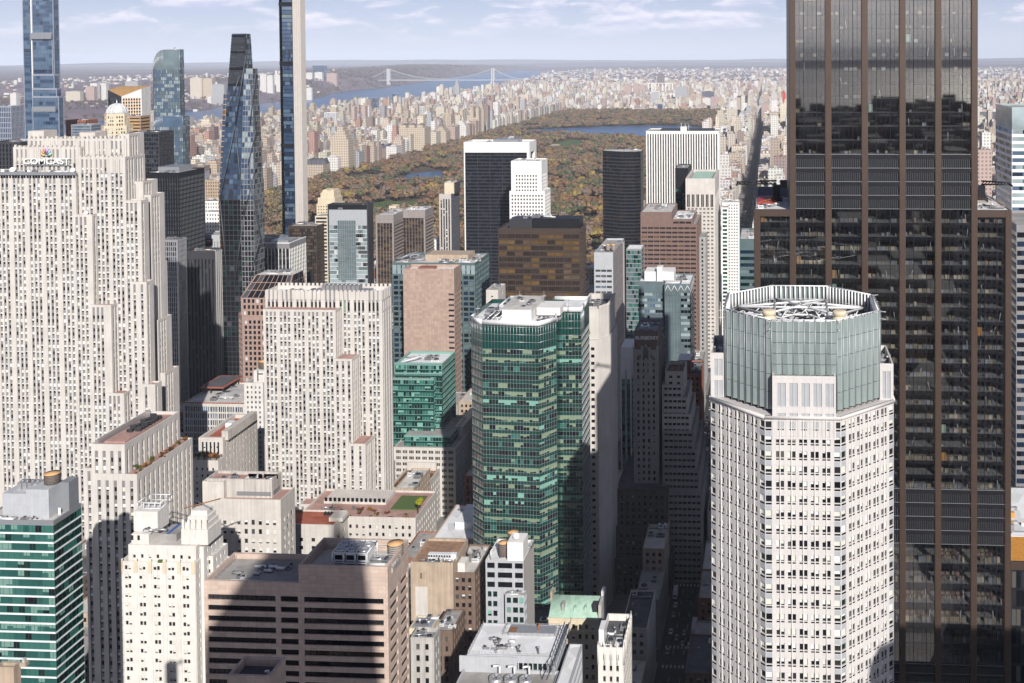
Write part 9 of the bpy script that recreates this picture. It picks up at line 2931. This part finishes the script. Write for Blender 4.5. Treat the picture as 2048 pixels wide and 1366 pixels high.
# ---------------------------------------------------------------- planting on terraces and pavements
GARD = [tree_mesh('shrub', 300 + i, 'garden_leaves', h=3.0, rad=1.6, nq=160, leaf=.35, trunk=True) for i in range(4)]
POPL = tree_mesh('tree', 330, 'yellow_leaves', h=11, rad=3.0, nq=420, leaf=.5)
def plant(name, me, x, y, z, s, lab, cat, grp, sz=1.0):
 o = bpy.data.objects.new(name, me); COL.objects.link(o); o.location = (x, y, z); o.scale = (s, s, s * sz); o.rotation_euler = (0, 0, r.uniform(0, 6))
 return tag(o, lab, cat, grp)
x0_, x1_, y0_, y1_, z_ = TERR
for k in range(16):
 f = (k + .5) / 16
 plant('shrub', GARD[k % 4], x0_ + (x1_ - x0_) * r.uniform(.2, .8), y0_ + (y1_ - y0_) * f, z_, r.uniform(.5, .95), ['front', 'middle', 'back'][k * 3 // 16] + ' shrub on the long planted terrace of the limestone slab', 'shrub', 'shrubs on the long terrace', .8)
for k in range(3):
 plant('shrub', GARD[k], TERR2[0] + (TERR2[1] - TERR2[0]) * (.3 + .25 * k), TERR2[2] + 2 + 3 * k, TERR2[3], .8, 'yellowish shrub on the small left terrace of the limestone slab', 'shrub', 'shrubs on the small left terrace')
for k in range(4):
 plant('shrub', GARD[k], RR[0] + (RR[1] - RR[0]) * (.12 + .24 * k), RR[2] + 2.5, RR[3] - .5, 1.15, ['first', 'second', 'third', 'last'][k] + ' shrub from the left on the ledge of the red roofed block', 'shrub', 'shrubs on the red roofed block ledge', 1.2)
for k in range(18):
 plant('shrub', GARD[k % 4], r.uniform(PWX[0], PWX[1]), PWY + r.uniform(1, 11), PWH - 1.1, r.uniform(.5, .9), 'low reddish shrub in the roof garden of the palazzo wing', 'shrub', 'shrubs in the palazzo roof garden', .7)
plant('roof_tree', POPL, PWX[2], PWY + 6, PWH - 1.0, 1.0, 'yellow leaning tree at the corner of the palazzo roof garden', 'tree', None)
for k in range(12):
 plant('shrub', GARD[k % 4], r.uniform(PW2[0] + 2, PW2[1] - 2), r.uniform(PW2[2] + 3, PW2[3] - 20), PW2[4] - .6, r.uniform(.5, .9), 'dark red shrub on the roof of the half shadowed palazzo wing', 'shrub', 'shrubs on the shadowed palazzo roof', .7)
plant('conifer', POPL, CON[0], CON[1], CON[2], .45, 'small tree on the ledge of the pale limestone tower', 'tree', None, 1.3)
for k in range(9):
 plant('street_tree', TREES[k % 8], FIFTH + 11 + (k % 2) * 2, 500 + 16 * k, .1, .6, ['near', 'middle', 'far'][k // 3] + ' street tree in the shaded street right of the palazzo wing', 'tree', 'street trees by the palazzo wing')
# ---------------------------------------------------------------- the air
hzb = MB()
hzb.box(-43000, 43000, -43000, 43000, -1.0, 520.0, 'haze_air')
hz_ = hzb.build('haze', kind='stuff')
